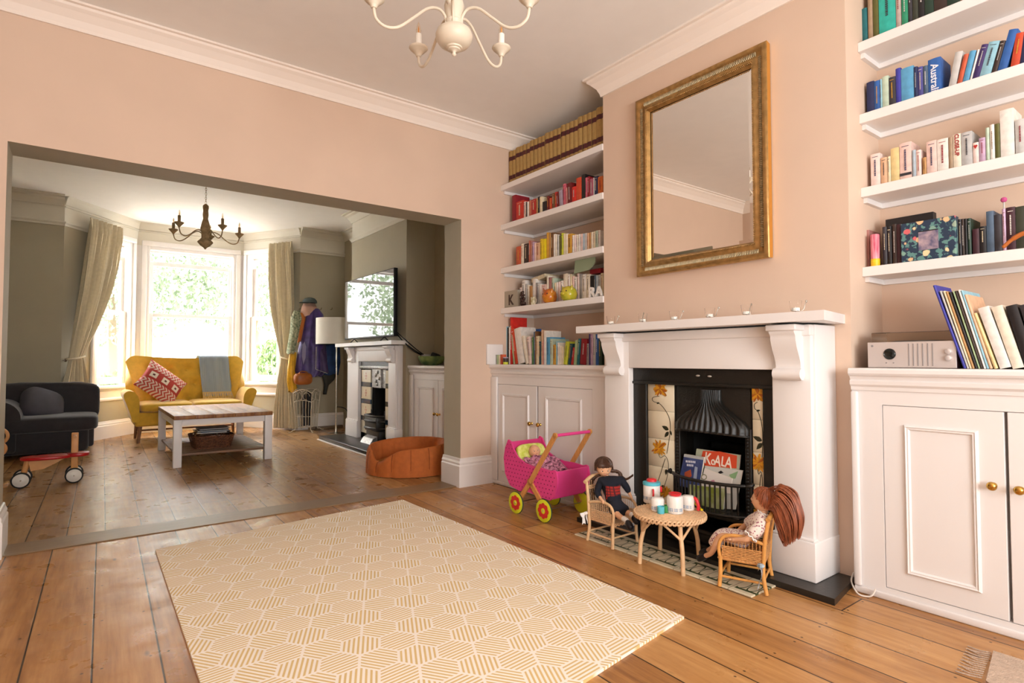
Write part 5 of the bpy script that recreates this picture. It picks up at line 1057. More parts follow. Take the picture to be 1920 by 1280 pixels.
row(2.86, ZL[1], [(959.8, 967, 366, 'crimson'), (967.6, 981.5, 377, 'scarlet'), (981.7, 985.3, 378, 'pale pink'), (985.3, 988, 379, 'charcoal'), (988, 991.6, 378, 'white'), (991.8, 996, 376, 'salmon'), (996, 1005, 373.5, 'red'), (1005, 1008, 372, 'tan'), (1008, 1011.3, 369, 'black'), (1011.4, 1016.5, 369, 'cream'),
 (1017, 1024.4, 377.7, 'black'), (1025, 1029.6, 368, 'dark red'), (1029.8, 1034.5, 371, 'orange red'), (1034.7, 1040, 362, 'brown'), (1040, 1044, 360, 'red'), (1044, 1048.6, 362, 'dark red', -2), (1049, 1055.6, 357, 'grey mauve', -2), (1055.8, 1061, 345, 'pink', -1), (1061, 1064, 352, 'rose', -1), (1064.2, 1072, 343, 'dark red', -1), (1072.2, 1080, 350, 'bright red'), (1080.2, 1090, 333, 'orange red'), (1090.2, 1097, 327, 'black'),
 (1097.2, 1101, 333, 'pink'), (1101.2, 1105.2, 331, 'crimson'), (1105.4, 1112.4, 335, 'mauve'), (1112.6, 1114, 333, 'white'), (1114.2, 1120.6, 331, 'navy'), (1120.8, 1130, 331, 'orange')], S2, 'books on the left alcove second shelf')
S3 = 'left alcove third shelf'
row(2.87, ZL[2], [(967.6, 976.4, 462, 'terracotta'), (976.6, 981.7, 457, 'ivory'), (981.9, 990, 457, 'dark brown'), (991, 994, 451, 'salmon'), (994.2, 997.6, 451.5, 'dusty rose'), (997.8, 1001.4, 454, 'lilac'), (1001.5, 1004.6, 455, 'pale pink'), (1004.8, 1012, 455, 'peach'), (1012.2, 1017.6, 448, 'yellow'), (1017.8, 1024.2, 448, 'bright yellow'), (1024.4, 1028.5, 436, 'golden'), (1028.6, 1032.7, 437, 'tan'), (1032.9, 1037.2, 436, 'brown'),
 (1037.4, 1041, 439, 'white'), (1041.1, 1044, 440, 'ivory'), (1044.2, 1048, 440, 'pale grey'), (1048.2, 1052, 441, 'olive'), (1052.2, 1056, 437, 'lime'), (1056.2, 1060, 438, 'cream'), (1060.1, 1064.2, 438, 'ivory'), (1064.4, 1072, 438.5, 'golden'), (1072.3, 1076.6, 441, 'white'), (1076.8, 1080.4, 440, 'pink white'), (1080.6, 1084, 440, 'ivory'), (1084.2, 1088, 439, 'white'), (1088.2, 1092.2, 438.5, 'pale pink'), (1092.4, 1096, 438, 'pale blue'),
 (1096.2, 1100, 437, 'pale grey'), (1100.2, 1103.8, 437, 'peach'), (1104, 1107.8, 436, 'tan'), (1108, 1112, 435, 'ivory'), (1112.2, 1116, 434, 'cream'), (1116.2, 1121, 432.5, 'mint'), (1121.2, 1125.4, 431.5, 'white')], S3, 'books on the left alcove third shelf')
S4 = 'left alcove lowest shelf'
row(2.905, ZL[3], [(973.7, 978, 539, 'pink white'), (978.1, 984.7, 525.5, 'white'), (984.8, 988.4, 532, 'pale grey'), (988.5, 992, 534, 'ivory'), (992.2, 998, 536, 'tan'), (998.2, 1004.2, 523, 'white'), (1004.4, 1007.6, 530, 'grey'), (1007.7, 1011, 531, 'pale grey'), (1011.1, 1015, 532, 'white'), (1015.2, 1024.4, 533, 'pale pink'), (1024.6, 1028.4, 516.6, 'ivory'), (1028.8, 1034, 520, 'dusty rose'), (1034.2, 1039, 521, 'mint'), (1039.2, 1042.6, 530, 'cream'), (1042.7, 1046, 529, 'white'),
 (1046.2, 1050.6, 528, 'pink white'), (1050.8, 1056, 526, 'white'), (1056.2, 1064.4, 513, 'ivory'), (1064.6, 1068.2, 514, 'white'), (1068.3, 1072, 514, 'cream'), (1072.2, 1076.8, 518, 'pale pink'), (1076.9, 1081.5, 519, 'white'), (1081.7, 1086, 513, 'pink white'), (1086.2, 1091, 514, 'grey'), (1091.2, 1098.6, 514, 'white'), (1098.8, 1106, 514, 'ivory'), (1106.3, 1113.6, 517, 'black'), (1113.8, 1117, 516, 'slate'), (1117.2, 1121.4, 516, 'pale blue'), (1121.6, 1126, 515, 'silver'), (1126.2, 1131, 512, 'cream')], S4, 'books on the left alcove lowest shelf', 0.13)
S5 = 'left cabinet top'
ZC = 0.966
row(2.85, ZC, [(939.7, 943, 613, 'green'), (943.1, 945.8, 612, 'cream'), (946, 950.5, 612, 'light blue'), (950.6, 953.4, 614, 'black'), (953.5, 956, 613, 'white'), (956.2, 960.4, 595, 'bright red'), (962, 964.8, 612, 'pale green', -6), (965.5, 970.5, 617, 'orange red', -8), (971.4, 983.4, 617, 'white', -8), (985.4, 990.4, 631, 'ivory', -8), (991.2, 996.6, 632, 'pink white', -4), (997, 1000, 632, 'green'), (1000.2, 1002.4, 622, 'slate'), (1002.5, 1004.6, 621, 'brown'), (1004.8, 1010, 630, 'cream'), (1010.2, 1014.4, 640, 'dark teal'),
 (1014.6, 1017, 618.6, 'peach'), (1017.1, 1019, 640, 'rose'), (1019.3, 1024, 620, 'white'), (1024.2, 1030.8, 632, 'sky blue'), (1031, 1036.4, 635, 'mint'), (1036.6, 1042, 646, 'golden'), (1042.2, 1045, 640, 'light blue'), (1045.1, 1048, 642, 'white'), (1048.2, 1052.6, 648, 'ivory'), (1052.7, 1056, 650, 'cream'), (1056.2, 1063, 641, 'lime', 4), (1064.2, 1069, 645, 'dark teal', 4), (1069.8, 1074, 652, 'red', 4), (1075, 1080, 638, 'pale green', 3), (1081, 1085.6, 635, 'teal', 3), (1086.8, 1098, 636, 'crimson', 3),
 (1099, 1103.6, 644, 'grey', 1), (1103.8, 1106.6, 624, 'purple'), (1106.8, 1111.6, 622, 'lilac'), (1111.8, 1116.4, 623, 'pale grey'), (1116.6, 1122, 626, 'blue'), (1122.2, 1128, 630, 'dark green')], S5, 'books on the left cabinet top', 0.17)
row(2.725, ZC, [(925, 928.6, 664.7, 'rose'), (928.7, 931, 665, 'grey'), (931.1, 934, 665, 'pale green'), (934.2, 937.5, 666, 'cream'), (937.6, 941, 664.5, 'terracotta')], 'cabinet front edge', 'tiny books at the front left of the left cabinet top', 0.05, False)
R1 = 'top right alcove shelf'
row(2.985, ZR[0], [(1616, 1627, 16, 'teal', -2), (1628, 1637, -10, 'beige', 0, 2.80), (1637.3, 1648, -10, 'olive', 0, 2.79), (1648.5, 1680, -6, 'turquoise', 0, 2.76), (1680.5, 1690, -6, 'pink grey', 0, 2.78), (1691, 1703, -10, 'emerald', 0, 2.79), (1703.4, 1711, -10, 'charcoal', 0, 2.77), (1711.4, 1722, -10, 'dark olive', 0, 2.80), (1722.4, 1734, -10, 'black', 0, 2.79), (1734.4, 1751, -10, 'dark green', 0, 2.78), (1751.4, 1776, -10, 'dark brown', 0, 2.80), (1776.4, 1800, -10, 'dark green', 0, 2.77), (1800.4, 1826, -10, 'brown', 0, 2.79)], R1, 'green books on the topmost right alcove shelf', 0.14)
R2 = 'second right alcove shelf'
r2 = row(2.985, ZR[1], [(1625.5, 1639.6, 153, 'navy'), (1639.8, 1650.5, 151, 'blue'), (1650.7, 1654.4, 148, 'light blue'), (1654.6, 1667, 142.5, 'mint'), (1667.2, 1680, 144, 'charcoal'), (1680.2, 1690, 127.5, 'royal blue'), (1690.2, 1714, 125.6, 'sky blue'), (1714.2, 1721.4, 124.7, 'navy'), (1721.6, 1731.5, 124.7, 'violet'), (1731.7, 1740.8, 122.8, 'slate'), (1741, 1765, 108.8, 'blue'),
 (1777, 1791.6, 97.5, 'pale grey', 14), (1792.4, 1802, 102, 'terracotta', 15), (1802.6, 1815, 95.6, 'sky blue', 16), (1815.4, 1820, 93, 'white', 17), (1820.6, 1834, 84, 'purple', 20), (1834.6, 1856, 79, 'light blue', 20), (1856.6, 1867, 77, 'dark brown', 19), (1868, 1886, 56, 'blue', 24), (1893, 1910, 62, 'orange red', 12), (1911, 1924, 58, 'navy', 8)], R2, 'blue books on the right alcove shelf', 0.14)
def vert_text(o, s, size, y, z, m, sx=1.0): # spine lettering, reads top to bottom; letter tops point to +Y... facing -X
    M = Matrix.Translation((-0.0022, y, z)) @ Matrix(((0, 0, -1, 0), (0, 1, 0, 0), (-1, 0, 0, 0), (0, 0, 0, 1)))
    M = Matrix.Translation((-0.0022, y, z)) @ Matrix(((0, 0, -1, 0), (-1, 0, 0, 0), (0, 1, 0, 0), (0, 0, 0, 1))) @ Matrix.Rotation(-math.pi/2, 4, 'Z')
    return text_mesh(s, size, M, m, o, 'spine_lettering', bold=0.0006, sx=sx)
def plain_title(o, y0, t, h, s, m, size=None, zc=0.45): vert_text(o, s, size or t*0.75, -t/2, h*zc, m)
def rebook(idx, lst, ents, X, z, s, m, size, zc, label):
    o = lst[idx][0]; a, b, top = ents[:3]; t = ysolve(a, X, z)-ysolve(b, X, z); h = at((a+b)/2, top, 0, X).z-z
    me = o.data; bad = [p.index for p in me.polygons if p.material_index == 2]; bm = bmesh.new(); bm.from_mesh(me); bm.faces.ensure_lookup_table(); bmesh.ops.delete(bm, geom=[bm.faces[i] for i in bad], context='FACES'); bm.to_mesh(me); bm.free()
    vert_text(o, s, size, -t/2, h*zc, m); o['label'] = label
rebook(10, r2, (1741, 1765, 108.8), 2.985, ZR[1], 'Australia', mat('white_title', '#e8e6ee', 0.5), 0.040, 0.42, 'thick blue guide book with Australia on its spine, right alcove')
R3 = 'third right alcove shelf'
r3 = row(2.995, ZR[2], [(1633, 1651, 288, 'pink white'), (1652, 1664, 295, 'peach'), (1664.4, 1670.6, 293, 'cream'), (1671, 1687, 277, 'cream yellow'), (1687.6, 1710, 267, 'pale pink'), (1711, 1718, 281, 'pale blue'), (1718.2, 1728, 281, 'pink white'), (1730, 1737.6, 295, 'tan'), (1738, 1757.4, 264, 'pale pink'), (1757.8, 1779, 260, 'white'), (1779.4, 1787.4, 257, 'beige'), (1787.8, 1803, 251, 'ivory'), (1803.4, 1824, 247, 'silver'), (1824.6, 1836, 267, 'pink white'),
 (1836.6, 1848.6, 258, 'lilac'), (1849, 1856.4, 239, 'mint'), (1857, 1866, 233, 'white'), (1866.4, 1876, 231.6, 'olive'), (1876.6, 1903, 204, 'white'), (1904.5, 1924, 223, 'pale grey')], R3, 'pale books on the right alcove shelf', 0.13)
rebook(11, r3, (1787.8, 1803, 251), 2.995, ZR[2], 'CLOSE-UP', mat('red_title', '#9c2f30', 0.5), 0.021, 0.70, 'ivory book with CLOSE-UP in red on its spine, right alcove')
mb = MB(); t = ysolve(1687.6, 2.995, ZR[2])-ysolve(1710, 2.995, ZR[2]); o = r3[4][0]; mb.box(-0.0022, 0.0, -t+0.001, -0.001, 0.030, 0.042); mb.build('spine_band', bmat('charcoal'), o)
t = ysolve(1824.6, 2.995, ZR[2])-ysolve(1836, 2.995, ZR[2]); o = r3[13][0]; mb = MB(); 
for s in (-1, 1): mb.ell((-0.002, -t/2+s*0.003, 0.088), (0.001, 0.0042, 0.0045), 10, 6)
mb.add([(-0.0028, -t/2-0.0068, 0.087), (-0.0028, -t/2+0.0068, 0.087), (-0.0028, -t/2, 0.075)], [[0, 1, 2]]); mb.build('heart_mark', bmat('red'), o)
R4 = 'lowest right alcove shelf'
row(2.985, ZR[3], [(1655.5, 1663.8, 425, 'charcoal'), (1664, 1672.6, 424, 'black'), (1674, 1682, 420, 'dark brown'), (1682.2, 1691, 420, 'maroon')], R4, 'black books left of the flowered box', 0.14)
row(2.985, ZR[3], [(1793.8, 1798.6, 411, 'black'), (1798.8, 1804, 410.6, 'charcoal'), (1804.2, 1809.4, 410, 'dark brown'), (1809.6, 1815, 409.5, 'black'), (1815.2, 1822, 409, 'dark green'), (1824, 1837, 429, 'maroon'), (1837.4, 1850, 424, 'black'), (1850.6, 1865, 395.5, 'slate'), (1865.4, 1880, 402, 'charcoal'), (1880.6, 1887.4, 391, 'lilac'), (1888, 1905.6, 388, 'maroon'), (1906, 1930, 386, 'dark olive')], R4, 'black books right of the flowered box', 0.14)
R5 = 'right cabinet top'
row(2.79, ZC, [(1806.6, 1812.6, 535.5, 'royal blue', -58), (1813, 1817.6, 546, 'silver', -52), (1818, 1822.4, 546, 'cream', -50), (1822.8, 1828, 547, 'tan', -50), (1828.4, 1834, 548, 'black', -50), (1834.4, 1838.4, 546, 'pale green', -49), (1838.8, 1844, 546, 'dark brown', -49), (1844.4, 1849.4, 544, 'white', -49), (1849.8, 1855, 545, 'light blue', -49), (1855.4, 1862, 553, 'peach', -48), (1864, 1872, 588, 'cream yellow', -40)], R5, 'magazines and thin books leaning beside the hi-fi', 0.22, False)
row(2.79, ZC, [(1875, 1898, 578, 'white', -42), (1899, 1922, 576, 'ivory', -41), (1923, 1946, 574, 'black', -38), (1947, 1968, 572, 'charcoal', -36)], 'leaning boxes right of the magazines', 'thick leaning volumes on the right cabinet top', 0.24, False)
for o in BOOKS:
    w = o['label'].split()
    if len(w) > 16: o['label'] = o['label'].replace(' ones,', ',').replace('at the left end of the', 'at left end of').replace('at the right end of the', 'at right end of')
from collections import Counter
cnt = Counter(o['label'] for o in BOOKS)
seen = {}
for o in BOOKS:
    l = o['label']
    if cnt[l] > 1: seen[l] = seen.get(l, 0)+1; o['label'] = l.replace(' book between', ' book (%s) between' % ('left one' if seen[l] == 1 else 'right one'), 1)
# loose books lying or standing behind
def loose(name, label, cat, X, z, a, b, top, n, depth=0.02, bottom=None, group=None):
    yl, yr = ysolve(a, X, z), ysolve(b, X, z); zt = at((a+b)/2, top, 0, X).z; mb = MB(); zb = bottom if bottom else z; h = zt-zb
    mb.box(0, depth, -(yl-yr), 0, 0, h, 0, bev=0.001, seg=1); o = mb.build(name, bmat(n) if isinstance(n, str) else n); o.location = (X, yl, zb+0.0005); tag(o, label, cat, group); return o
loose('book', 'teal book standing in the back row on the left cabinet top', 'book', 3.04, ZC, 984, 995, 616, 'teal')
loose('book', 'large blue book standing in the back row on the left cabinet top', 'book', 3.03, ZC, 997, 1012, 617, 'blue')
# ornaments on the lowest left shelf
z4 = ZL[3]
def O(px, X=2.83, z=z4): return (X, ysolve(px, X, z), z+0.0005)
M_gl = mat('grey_letter_block', '#a59c8c', 0.7); o = loose('letter_block', 'grey block with the letter K at the left end of the lowest left alcove shelf', 'ornament', 2.83, z4, 945.5, 970.5, 545, M_gl, 0.03)
y0 = o.location.y; y1_ = ysolve(970.5, 2.83, z4); text_mesh('K', 0.115, facing_minus_x(Vector((-0.001, (y1_-y0)/2, 0.062))), bmat('dark brown'), o, 'letter', bold=0.004, sx=0.9)
M_bead = mat('dark_wood_beads', '#3a221a', 0.4); p = O(980.5); mb = MB(); rnd = random.Random(9)
for i in range(34): a = rnd.uniform(0, 6.28); z = rnd.uniform(0.012, 0.118); mb.ell((0.012*math.cos(a), 0.020*math.sin(a), z), (0.011, 0.011, 0.011), 8, 6)
mb.lathe([(0, 0), (0.02, 0), (0.018, 0.006), (0.006, 0.010), (0.006, 0.11), (0, 0.112)], 12); o = mb.build('beaded_ornament', M_bead); o.location = p; tag(o, 'dark brown knobbly ornament on the lowest left alcove shelf', 'ornament')
t = thing('small_mug', 'small cream mug in front of white books on the lowest left alcove shelf', 'mug', O(1000)); mb = MB(); mb.lathe([(0, 0), (0.020, 0), (0.022, 0.004), (0.022, 0.062), (0.020, 0.062), (0.019, 0.006), (0, 0.006)], 20); mb.build('cup', mat('cream_print', '#ddd3b8', 0.4, c2='#9a8d5c', vscale=45), t); mb = MB(); mb.tube(spline([(0, -0.021, 0.05), (0, -0.034, 0.044), (0, -0.034, 0.022), (0, -0.021, 0.014)]), 0.003, 6); mb.build('handle', bmat('ivory'), t)
def pot_animal(name, label, cat, px, w, h, c, ears, X=2.835):
    t = thing(name, label, cat, O(px, X)); mb = MB(); W_ = w/2
    mb.lathe([(0, 0), (W_*0.55, 0), (W_*0.85, h*0.12), (W_, h*0.42), (W_*0.86, h*0.74), (W_*0.5, h*0.93), (0, h)], 28); mb.build('body', c, t)
    for s in (-1, 1): mb = MB(); mb.lathe([(w*0.13, 0), (w*0.08, h*0.16), (0.0, h*0.34)], 10, (-0.012, s*W_*0.62, h*0.72), (-0.1, s*0.45, 1)); mb.build('ear', c, t)
    mb = MB(); mb.ell((-W_*0.95, 0.0, h*0.45), (w*0.10, w*0.16, h*0.12), 12, 8)
    for s in (-1, 1): mb.ell((-W_*0.80, s*w*0.22, h*0.62), (0.004, 0.006, 0.006), 8, 6, 1)
    mb.build('face', [c, bmat('dark brown')], t); return t
M_oc = mat('orange_glaze', '#cf8a2c', 0.15, c2='#b5521f', vscale=18); M_gc = mat('lime_glaze', '#a8a82c', 0.15, c2='#c9b23a', vscale=18)
pot_animal('pottery_cat', 'orange glazed pottery cat on the lowest left alcove shelf', 'ornament', 1030.5, 0.115, 0.112, M_oc, 0)
pot_animal('pottery_pig', 'lime green glazed pottery pig on the lowest left alcove shelf', 'ornament', 1066.5, 0.128, 0.110, M_gc, 0)
for s, px in (('R', 1110), ('A', 1123.5)): p = O(px, 2.81); o = text_mesh(s, 0.092, facing_minus_x(Vector((0, 0, 0.034))), bmat('white'), None, 'wooden_letter', depth=0.008, bold=0.003); o.location = p; tag(o, 'white wooden letter %s at the right end of the lowest left alcove shelf' % s, 'ornament')
o = loose('book', 'cream book lying on top of the white books, lowest left alcove shelf', 'book', 2.93, z4, 997, 1022, 520, 'cream', 0.16, at(1010, 527, 0, 2.93).z-0.002); o.rotation_euler = (math.radians(-8), 0, 0)
loose('book', 'crimson book lying on top of the row, right end of lowest left alcove shelf', 'book', 2.92, z4, 1106, 1126, 504, 'crimson', 0.16, at(1115, 513, 0, 2.92).z)
M_sage = mat('sage_plaque', '#8f9c80', 0.7); p = [at(a, b, 0, 2.86) for a, b in ((1079, 483), (1115, 482), (1115, 491), (1110, 500), (1103, 506), (1076, 513))]
c = p[5]; mb = MB(); mb.prism([(v.y-c.y, v.z-c.z) for v in p], 0, 0, 0.008); o = mb.build('sage_plaque', M_sage); o.location = c; tag(o, 'sage green plaque standing on the white books below the yellow book shelf', 'ornament')
# mug on cabinet
t = thing('small_jar', 'little dark and yellow printed jar at the front left of the left cabinet top', 'jar', O(948, 2.72, ZC)); mb = MB(); mb.lathe([(0, 0), (0.020, 0), (0.021, 0.018), (0.020, 0.020)], 20, m=0); mb.lathe([(0.0205, 0.018), (0.021, 0.05), (0, 0.05)], 20, m=1); mb.build('body', [bmat('lime'), bmat('dark brown')], t); mb = MB(); mb.lathe([(0, 0.050), (0.022, 0.050), (0.022, 0.058), (0, 0.059)], 20); mb.build('lid', bmat('grey mauve'), t)
# right alcove extras
z4 = ZR[3]; X = 2.965
t = thing('pencil_tube', 'pink and yellow striped tube at the left end of the lowest right alcove shelf', 'tube', (X, ysolve(1641.5, X, z4), z4+0.0005)); mb = MB(); mb.lathe([(0, 0), (0.019, 0), (0.019, 0.036), (0, 0.036)], 20); mb.build('base', mat('yellow_stripe', '#e8a91f', 0.4, c2='#e9d02a', vscale=50, stretch=(0.1, 0.1, 3)), t); mb = MB(); mb.lathe([(0.018, 0.036), (0.019, 0.15), (0.016, 0.152), (0, 0.152)], 20); mb.build('upper', mat('pink_stripe', '#e9a9b5', 0.4, c2='#c73a5c', vscale=30, stretch=(3, 3, 0.3)), t)
loose('book', 'dusty pink book against the alcove side, lowest right alcove shelf', 'book', 2.99, z4, 1623, 1631, 431, 'dusty rose', 0.13)
g = G('flowered_box', rough=0.5); o3 = g.tc.outputs['Object']; v = g.vcol(o3, 26.0); d = g.voro(o3, 26.0); s_ = g.sep(v)
f = g.mix(g.rng(s_[0], 0.45, 0.5), srgb('#e0b98c'), srgb('#d0656a')); f = g.mix(g.rng(s_[1], 0.62, 0.66), f, srgb('#7fa394')); f = g.mix(g.rng(s_[2], 0.72, 0.76), f, srgb('#ead2a4'))
ptl = g.M('ADD', d, g.M('MULTIPLY', g.noise(o3, 60.0), 0.35)); g.L.new(g.mix(g.rng(ptl, 0.50, 0.56), f, g.mix(g.rng(g.noise(o3, 45.0, 2), 0.52, 0.56), srgb('#27384e'), srgb('#5f8a86'))), g.b.inputs['Base Color'])
a, b = ysolve(1690, 2.96, z4), ysolve(1793, 2.96, z4); zt = at(1740, 412, 0, 2.96).z; t = thing('photo_box', 'dark blue flowered photo box standing on the lowest right alcove shelf', 'box', (2.96, a, z4+0.0005))
mb = MB(); mb.box(0, 0.045, -(a-b), 0, 0, zt-z4, bev=0.002, seg=1); mb.build('box_body', g.m, t); p0 = at(1722, 436, 0, 2.96); p1 = at(1760, 465, 0, 2.96)
mb = MB(); mb.box(-0.002, 0, p1.y-a, p0.y-a, p1.z-z4, p0.z-z4); mb.build('photo_window', mat('little_photo', '#b9a2a8', 0.3, c2='#5c5a78', vscale=28), t); mb = MB(); mb.box(-0.003, 0, p1.y-a, p0.y-a, p0.z-z4, p0.z-z4+0.004); mb.build('window_rim', bmat('black'), t)
loose('box_lid', 'black lid leaning behind the flowered photo box', 'lid', 3.04, z4, 1662, 1752, 404, 'black', 0.04)
mb = MB(); pts = [at(1880, 468, 0, 2.94), at(1893, 456, 0, 2.94), at(1908, 446, 0, 2.94), at(1922, 440, 0, 2.94), at(1940, 437, 0, 2.94)]; c = pts[0]; mb.tube(spline([v-c for v in pts]), [0.004]+[0.010]*8+[0.013]*16, 10, flat=0.7); o = mb.build('wooden_bowl', mat('orange_wood', '#b5652c', 0.4, var=0.1)); o.location = (c.x, c.y, z4+0.012); tag(o, 'curved orange-brown wooden piece in front of the black books, lowest right alcove shelf', 'ornament')
t = thing('pompom_pencil', 'slim pencil with pink pompom standing above the black books', 'pencil', (3.0, ysolve(1885, 3.0, z4), z4+0.16)); mb = MB(); mb.cyl((0, 0, 0), (0, 0, 0.055), 0.003, n=8); mb.build('pencil', bmat('pale grey'), t); mb = MB(); mb.ell((0, 0, 0.058), (0.011, 0.011, 0.011), 12, 8); mb.build('pompom', mat('pink_pompom', '#c9578f', 0.9, bump=0.6, bscale=200), t)
# ================= BACK ROOM =================
def mod_bevel(o, w, seg=3):
    m = o.modifiers.new('b', 'BEVEL'); m.width = w; m.segments = seg; m.limit_method = 'ANGLE'; m.angle_limit = math.radians(35)
    o.data.polygons.foreach_set('use_smooth', [True]*len(o.data.polygons)); return o
# ---- fireplace
bf = roomthing('fireplace_surround', 'white painted fireplace surround with small corbels, under the television', 'fireplace', (2.76, 6.44, 0))
surround(bf, 2.72, XC, 5.736, 7.16, 5.93, 6.80, 0.985, 1.212, 5.60, 7.285, 2.60, 0.25, skew=0.0, cw=0.12, cd=0.075, ch=0.19)
mb = MB(); mb.box(2.392, 2.797, 5.668, 7.245, 0.0, 0.050, bev=0.006); o = mb.build('hearth', M_slate); tag(o, 'black slate hearth in the bay window room, beside the orange dog bed', 'hearth')
mb = MB(); mb.box(2.366, 2.391, 5.66, 7.25, 0.0, 0.012, bev=0.003); o = mb.build('trim_2', M_wsat); o['kind'] = 'structure'
bi = roomthing('cast_iron_fireplace', 'narrow cast iron fireplace with cream and blue tiles below the television', 'fireplace', (2.78, 6.365, 0.05))
M_pew = mat('polished_iron', '#8f8c88', 0.35, metal=0.7, var=0.3, vscale=50, bump=0.5, bscale=70); M_btile = mat('dark_blue_tile', '#20354a', 0.2); M_ctile = mat('rose_print_tile', '#d6cab0', 0.25)
XI = 2.755; tyl = (at(678, 740, 0, XI).y, at(695, 740, 0, XI).y); oy0, oy1 = at(697, 740, 0, XI).y, 6.07
mb = MB(); mb.box(XI, 2.80, 5.94, 6.00, 0.05, 0.985); mb.box(XI, 2.80, tyl[0]+0.005, 6.79, 0.05, 0.985); mb.box(XI, 2.80, 5.94, 6.79, 0.90, 0.985); mb.box(XI+0.01, 2.80, oy0, tyl[1]-0.002, 0.05, 0.92); mb.build('iron_frame', M_iron, bi)
mb = MB(); mb.box(XI-0.03, XI, 5.94, 6.78, 0.895, 0.935, bev=0.01); mb.build('frieze', M_pew, bi)
n = 7; z0, z1 = 0.10, 0.885; 
for a, b in ((tyl[0], tyl[1]), (6.07, 6.07-(tyl[0]-tyl[1]))):
    mb = MB(); zz = z1; h = 0.150
    while zz > z0: mb.box(XI-0.002, XI+0.012, b, a, max(z0, zz-h)+0.001, zz-0.001); zz -= h; (mb.box(XI-0.002, XI+0.012, b, a, max(z0, zz-0.055)+0.001, zz-0.001, 1) if zz-0.055 > z0 else None); zz -= 0.055
    for k in range(4):
        zc = z1-0.075-k*0.205; yc = (a+b)/2
        for q in range(4): an = q*math.pi/2; mb.ell((XI-0.003, yc+0.018*math.cos(an), zc+0.03*math.sin(an)), (0.001, 0.011, 0.014), 6, 4, 2)
    mb.build('tile_panel', [M_ctile, M_btile, mat('tile_rose', '#a85a55', 0.4)], bi)
mb = MB(); mb.box(3.0, 3.02, 6.0, 6.6, 0.05, 0.9); mb.box(2.80, 3.0, 6.06, 6.07, 0.05, 0.9); mb.box(2.80, 3.0, oy0, oy0+0.01, 0.05, 0.9); mb.build('firebox', M_soot, bi)
hy = (oy0+6.07)/2; w = oy0-6.07
mb = MB(); mb.box(XI+0.005, XI+0.03, 6.07, oy0, 0.68, 0.90); mb.prism([(hy-0.10, 0.68), (hy+0.10, 0.68), (hy+0.085, 0.90), (hy-0.085, 0.90)], 0, XI-0.015, XI+0.01)
for k in range(5): mb.ell((XI-0.018, hy+0.05*math.sin(k*2.4), 0.72+0.035*k), (0.012, 0.025, 0.022), 8, 6)
mb.build('hood', M_pew, bi)
mb = MB()
for z in (0.36, 0.30, 0.22): mb.tube([(XI, 6.08, z), (XI-0.10, 6.12, z), (XI-0.11, hy, z), (XI-0.10, oy0-0.04, z), (XI, oy0-0.005, z)], 0.014, 8)
mb.box(XI-0.10, XI, 6.10, oy0-0.03, 0.19, 0.35, bev=0.01); mb.box(XI-0.07, XI+0.02, 6.08, oy0-0.01, 0.05, 0.19, bev=0.005)
for s in (6.085, oy0-0.01): mb.tube([(XI, s, 0.30), (XI, s, 0.42)], 0.010, 6)
mb.build('basket_grate', M_iron, bi)
mb = MB(); mb.prism([(XI-0.16, 0.051), (XI-0.02, 0.051), (XI-0.05, 0.14), (XI-0.12, 0.11)], 1, 6.13, oy0-0.05); mb.build('ash_pan_cover', M_pew, bi)
# ---- television
p0, p1, p2 = at(646, 633, 0, 2.67), at(738, 630, 0, 2.67), at(738, 498.5, 0, 2.67)
tv = roomthing('television', 'large flat television standing on the back mantel shelf, reflecting the bay window', 'television', (2.69, (p0.y+p1.y)/2, 1.212))
M_tv = mat('black_plastic', '#101113', 0.4); M_scr = mat('glossy_screen', '#060708', 0.02, ior=2.3); zb, zt = 1.262, 2.005
mb = MB(); mb.box(2.672, 2.715, p1.y, p0.y, zb, zt, bev=0.004); mb.build('casing', M_tv, tv)
mb = MB(); mb.box(2.6695, 2.6725, p1.y+0.010, p0.y-0.010, zb+0.018, zt-0.010); mb.build('screen', M_scr, tv)
for yy in (p1.y+0.28, p0.y-0.28): mb = MB(); mb.tube([(2.63, yy-0.03, 1.216), (2.69, yy, 1.262), (2.75, yy+0.02, 1.216)], 0.006, 8); mb.build('stand_foot', M_tv, tv)
for k, (dx, dz) in enumerate(((0, 0), (4, 2), (9, -2))):
    mb = MB(); a = at(740, 622+dz, 0, 2.74); b = at(757+dx*0.6, 641+dz, 0, 2.765); c = at(776+dx, 658, 0, 2.84); d = at(796+dx*0.5, 668, 0, 2.97); 
    mb.tube(spline([a+Vector((0, -0.02, 0)), b, c, d]), 0.006, 6); o = mb.build('cable', M_tv); tag(o, ('uppermost', 'lowest', 'middle')[(0, 2, 1)[k]]+' of three black cables running from the television to the green bowl', 'cable', 'television cables')
# ---- back alcove cabinet
X = 2.85; sp = at(821, 780, 0, X).y; dl = at(776, 780, 0, X).y
cabinet('white alcove cabinet in the bay window room, behind the dog bed', X, 4.15, 5.648, 0.945, [(sp-(dl-sp), sp-0.003), (sp+0.003, dl)], [(sp-(dl-sp)+0.09, sp-0.09, 0.10, 0.72), (sp+0.09, dl-0.09, 0.10, 0.72)], [(sp-0.035, 0.46), (sp+0.035, 0.46)], 0.02, 0.80, XB-0.003)
c = at(809, 676, 0, 2.99); M_bowl = mat('green_enamel', '#4c6a45', 0.15, c2='#8ea25e', vscale=12)
b_ = thing('bowl', 'shiny green bowl on the white cabinet in the bay window room', 'bowl', (2.99, c.y, 0.9455)); mb = MB(); mb.lathe([(0, 0), (0.075, 0), (0.12, 0.025), (0.142, 0.07), (0.146, 0.098), (0.142, 0.098), (0.136, 0.07), (0.11, 0.03), (0, 0.012)], 36); mb.build('body', M_bowl, b_)
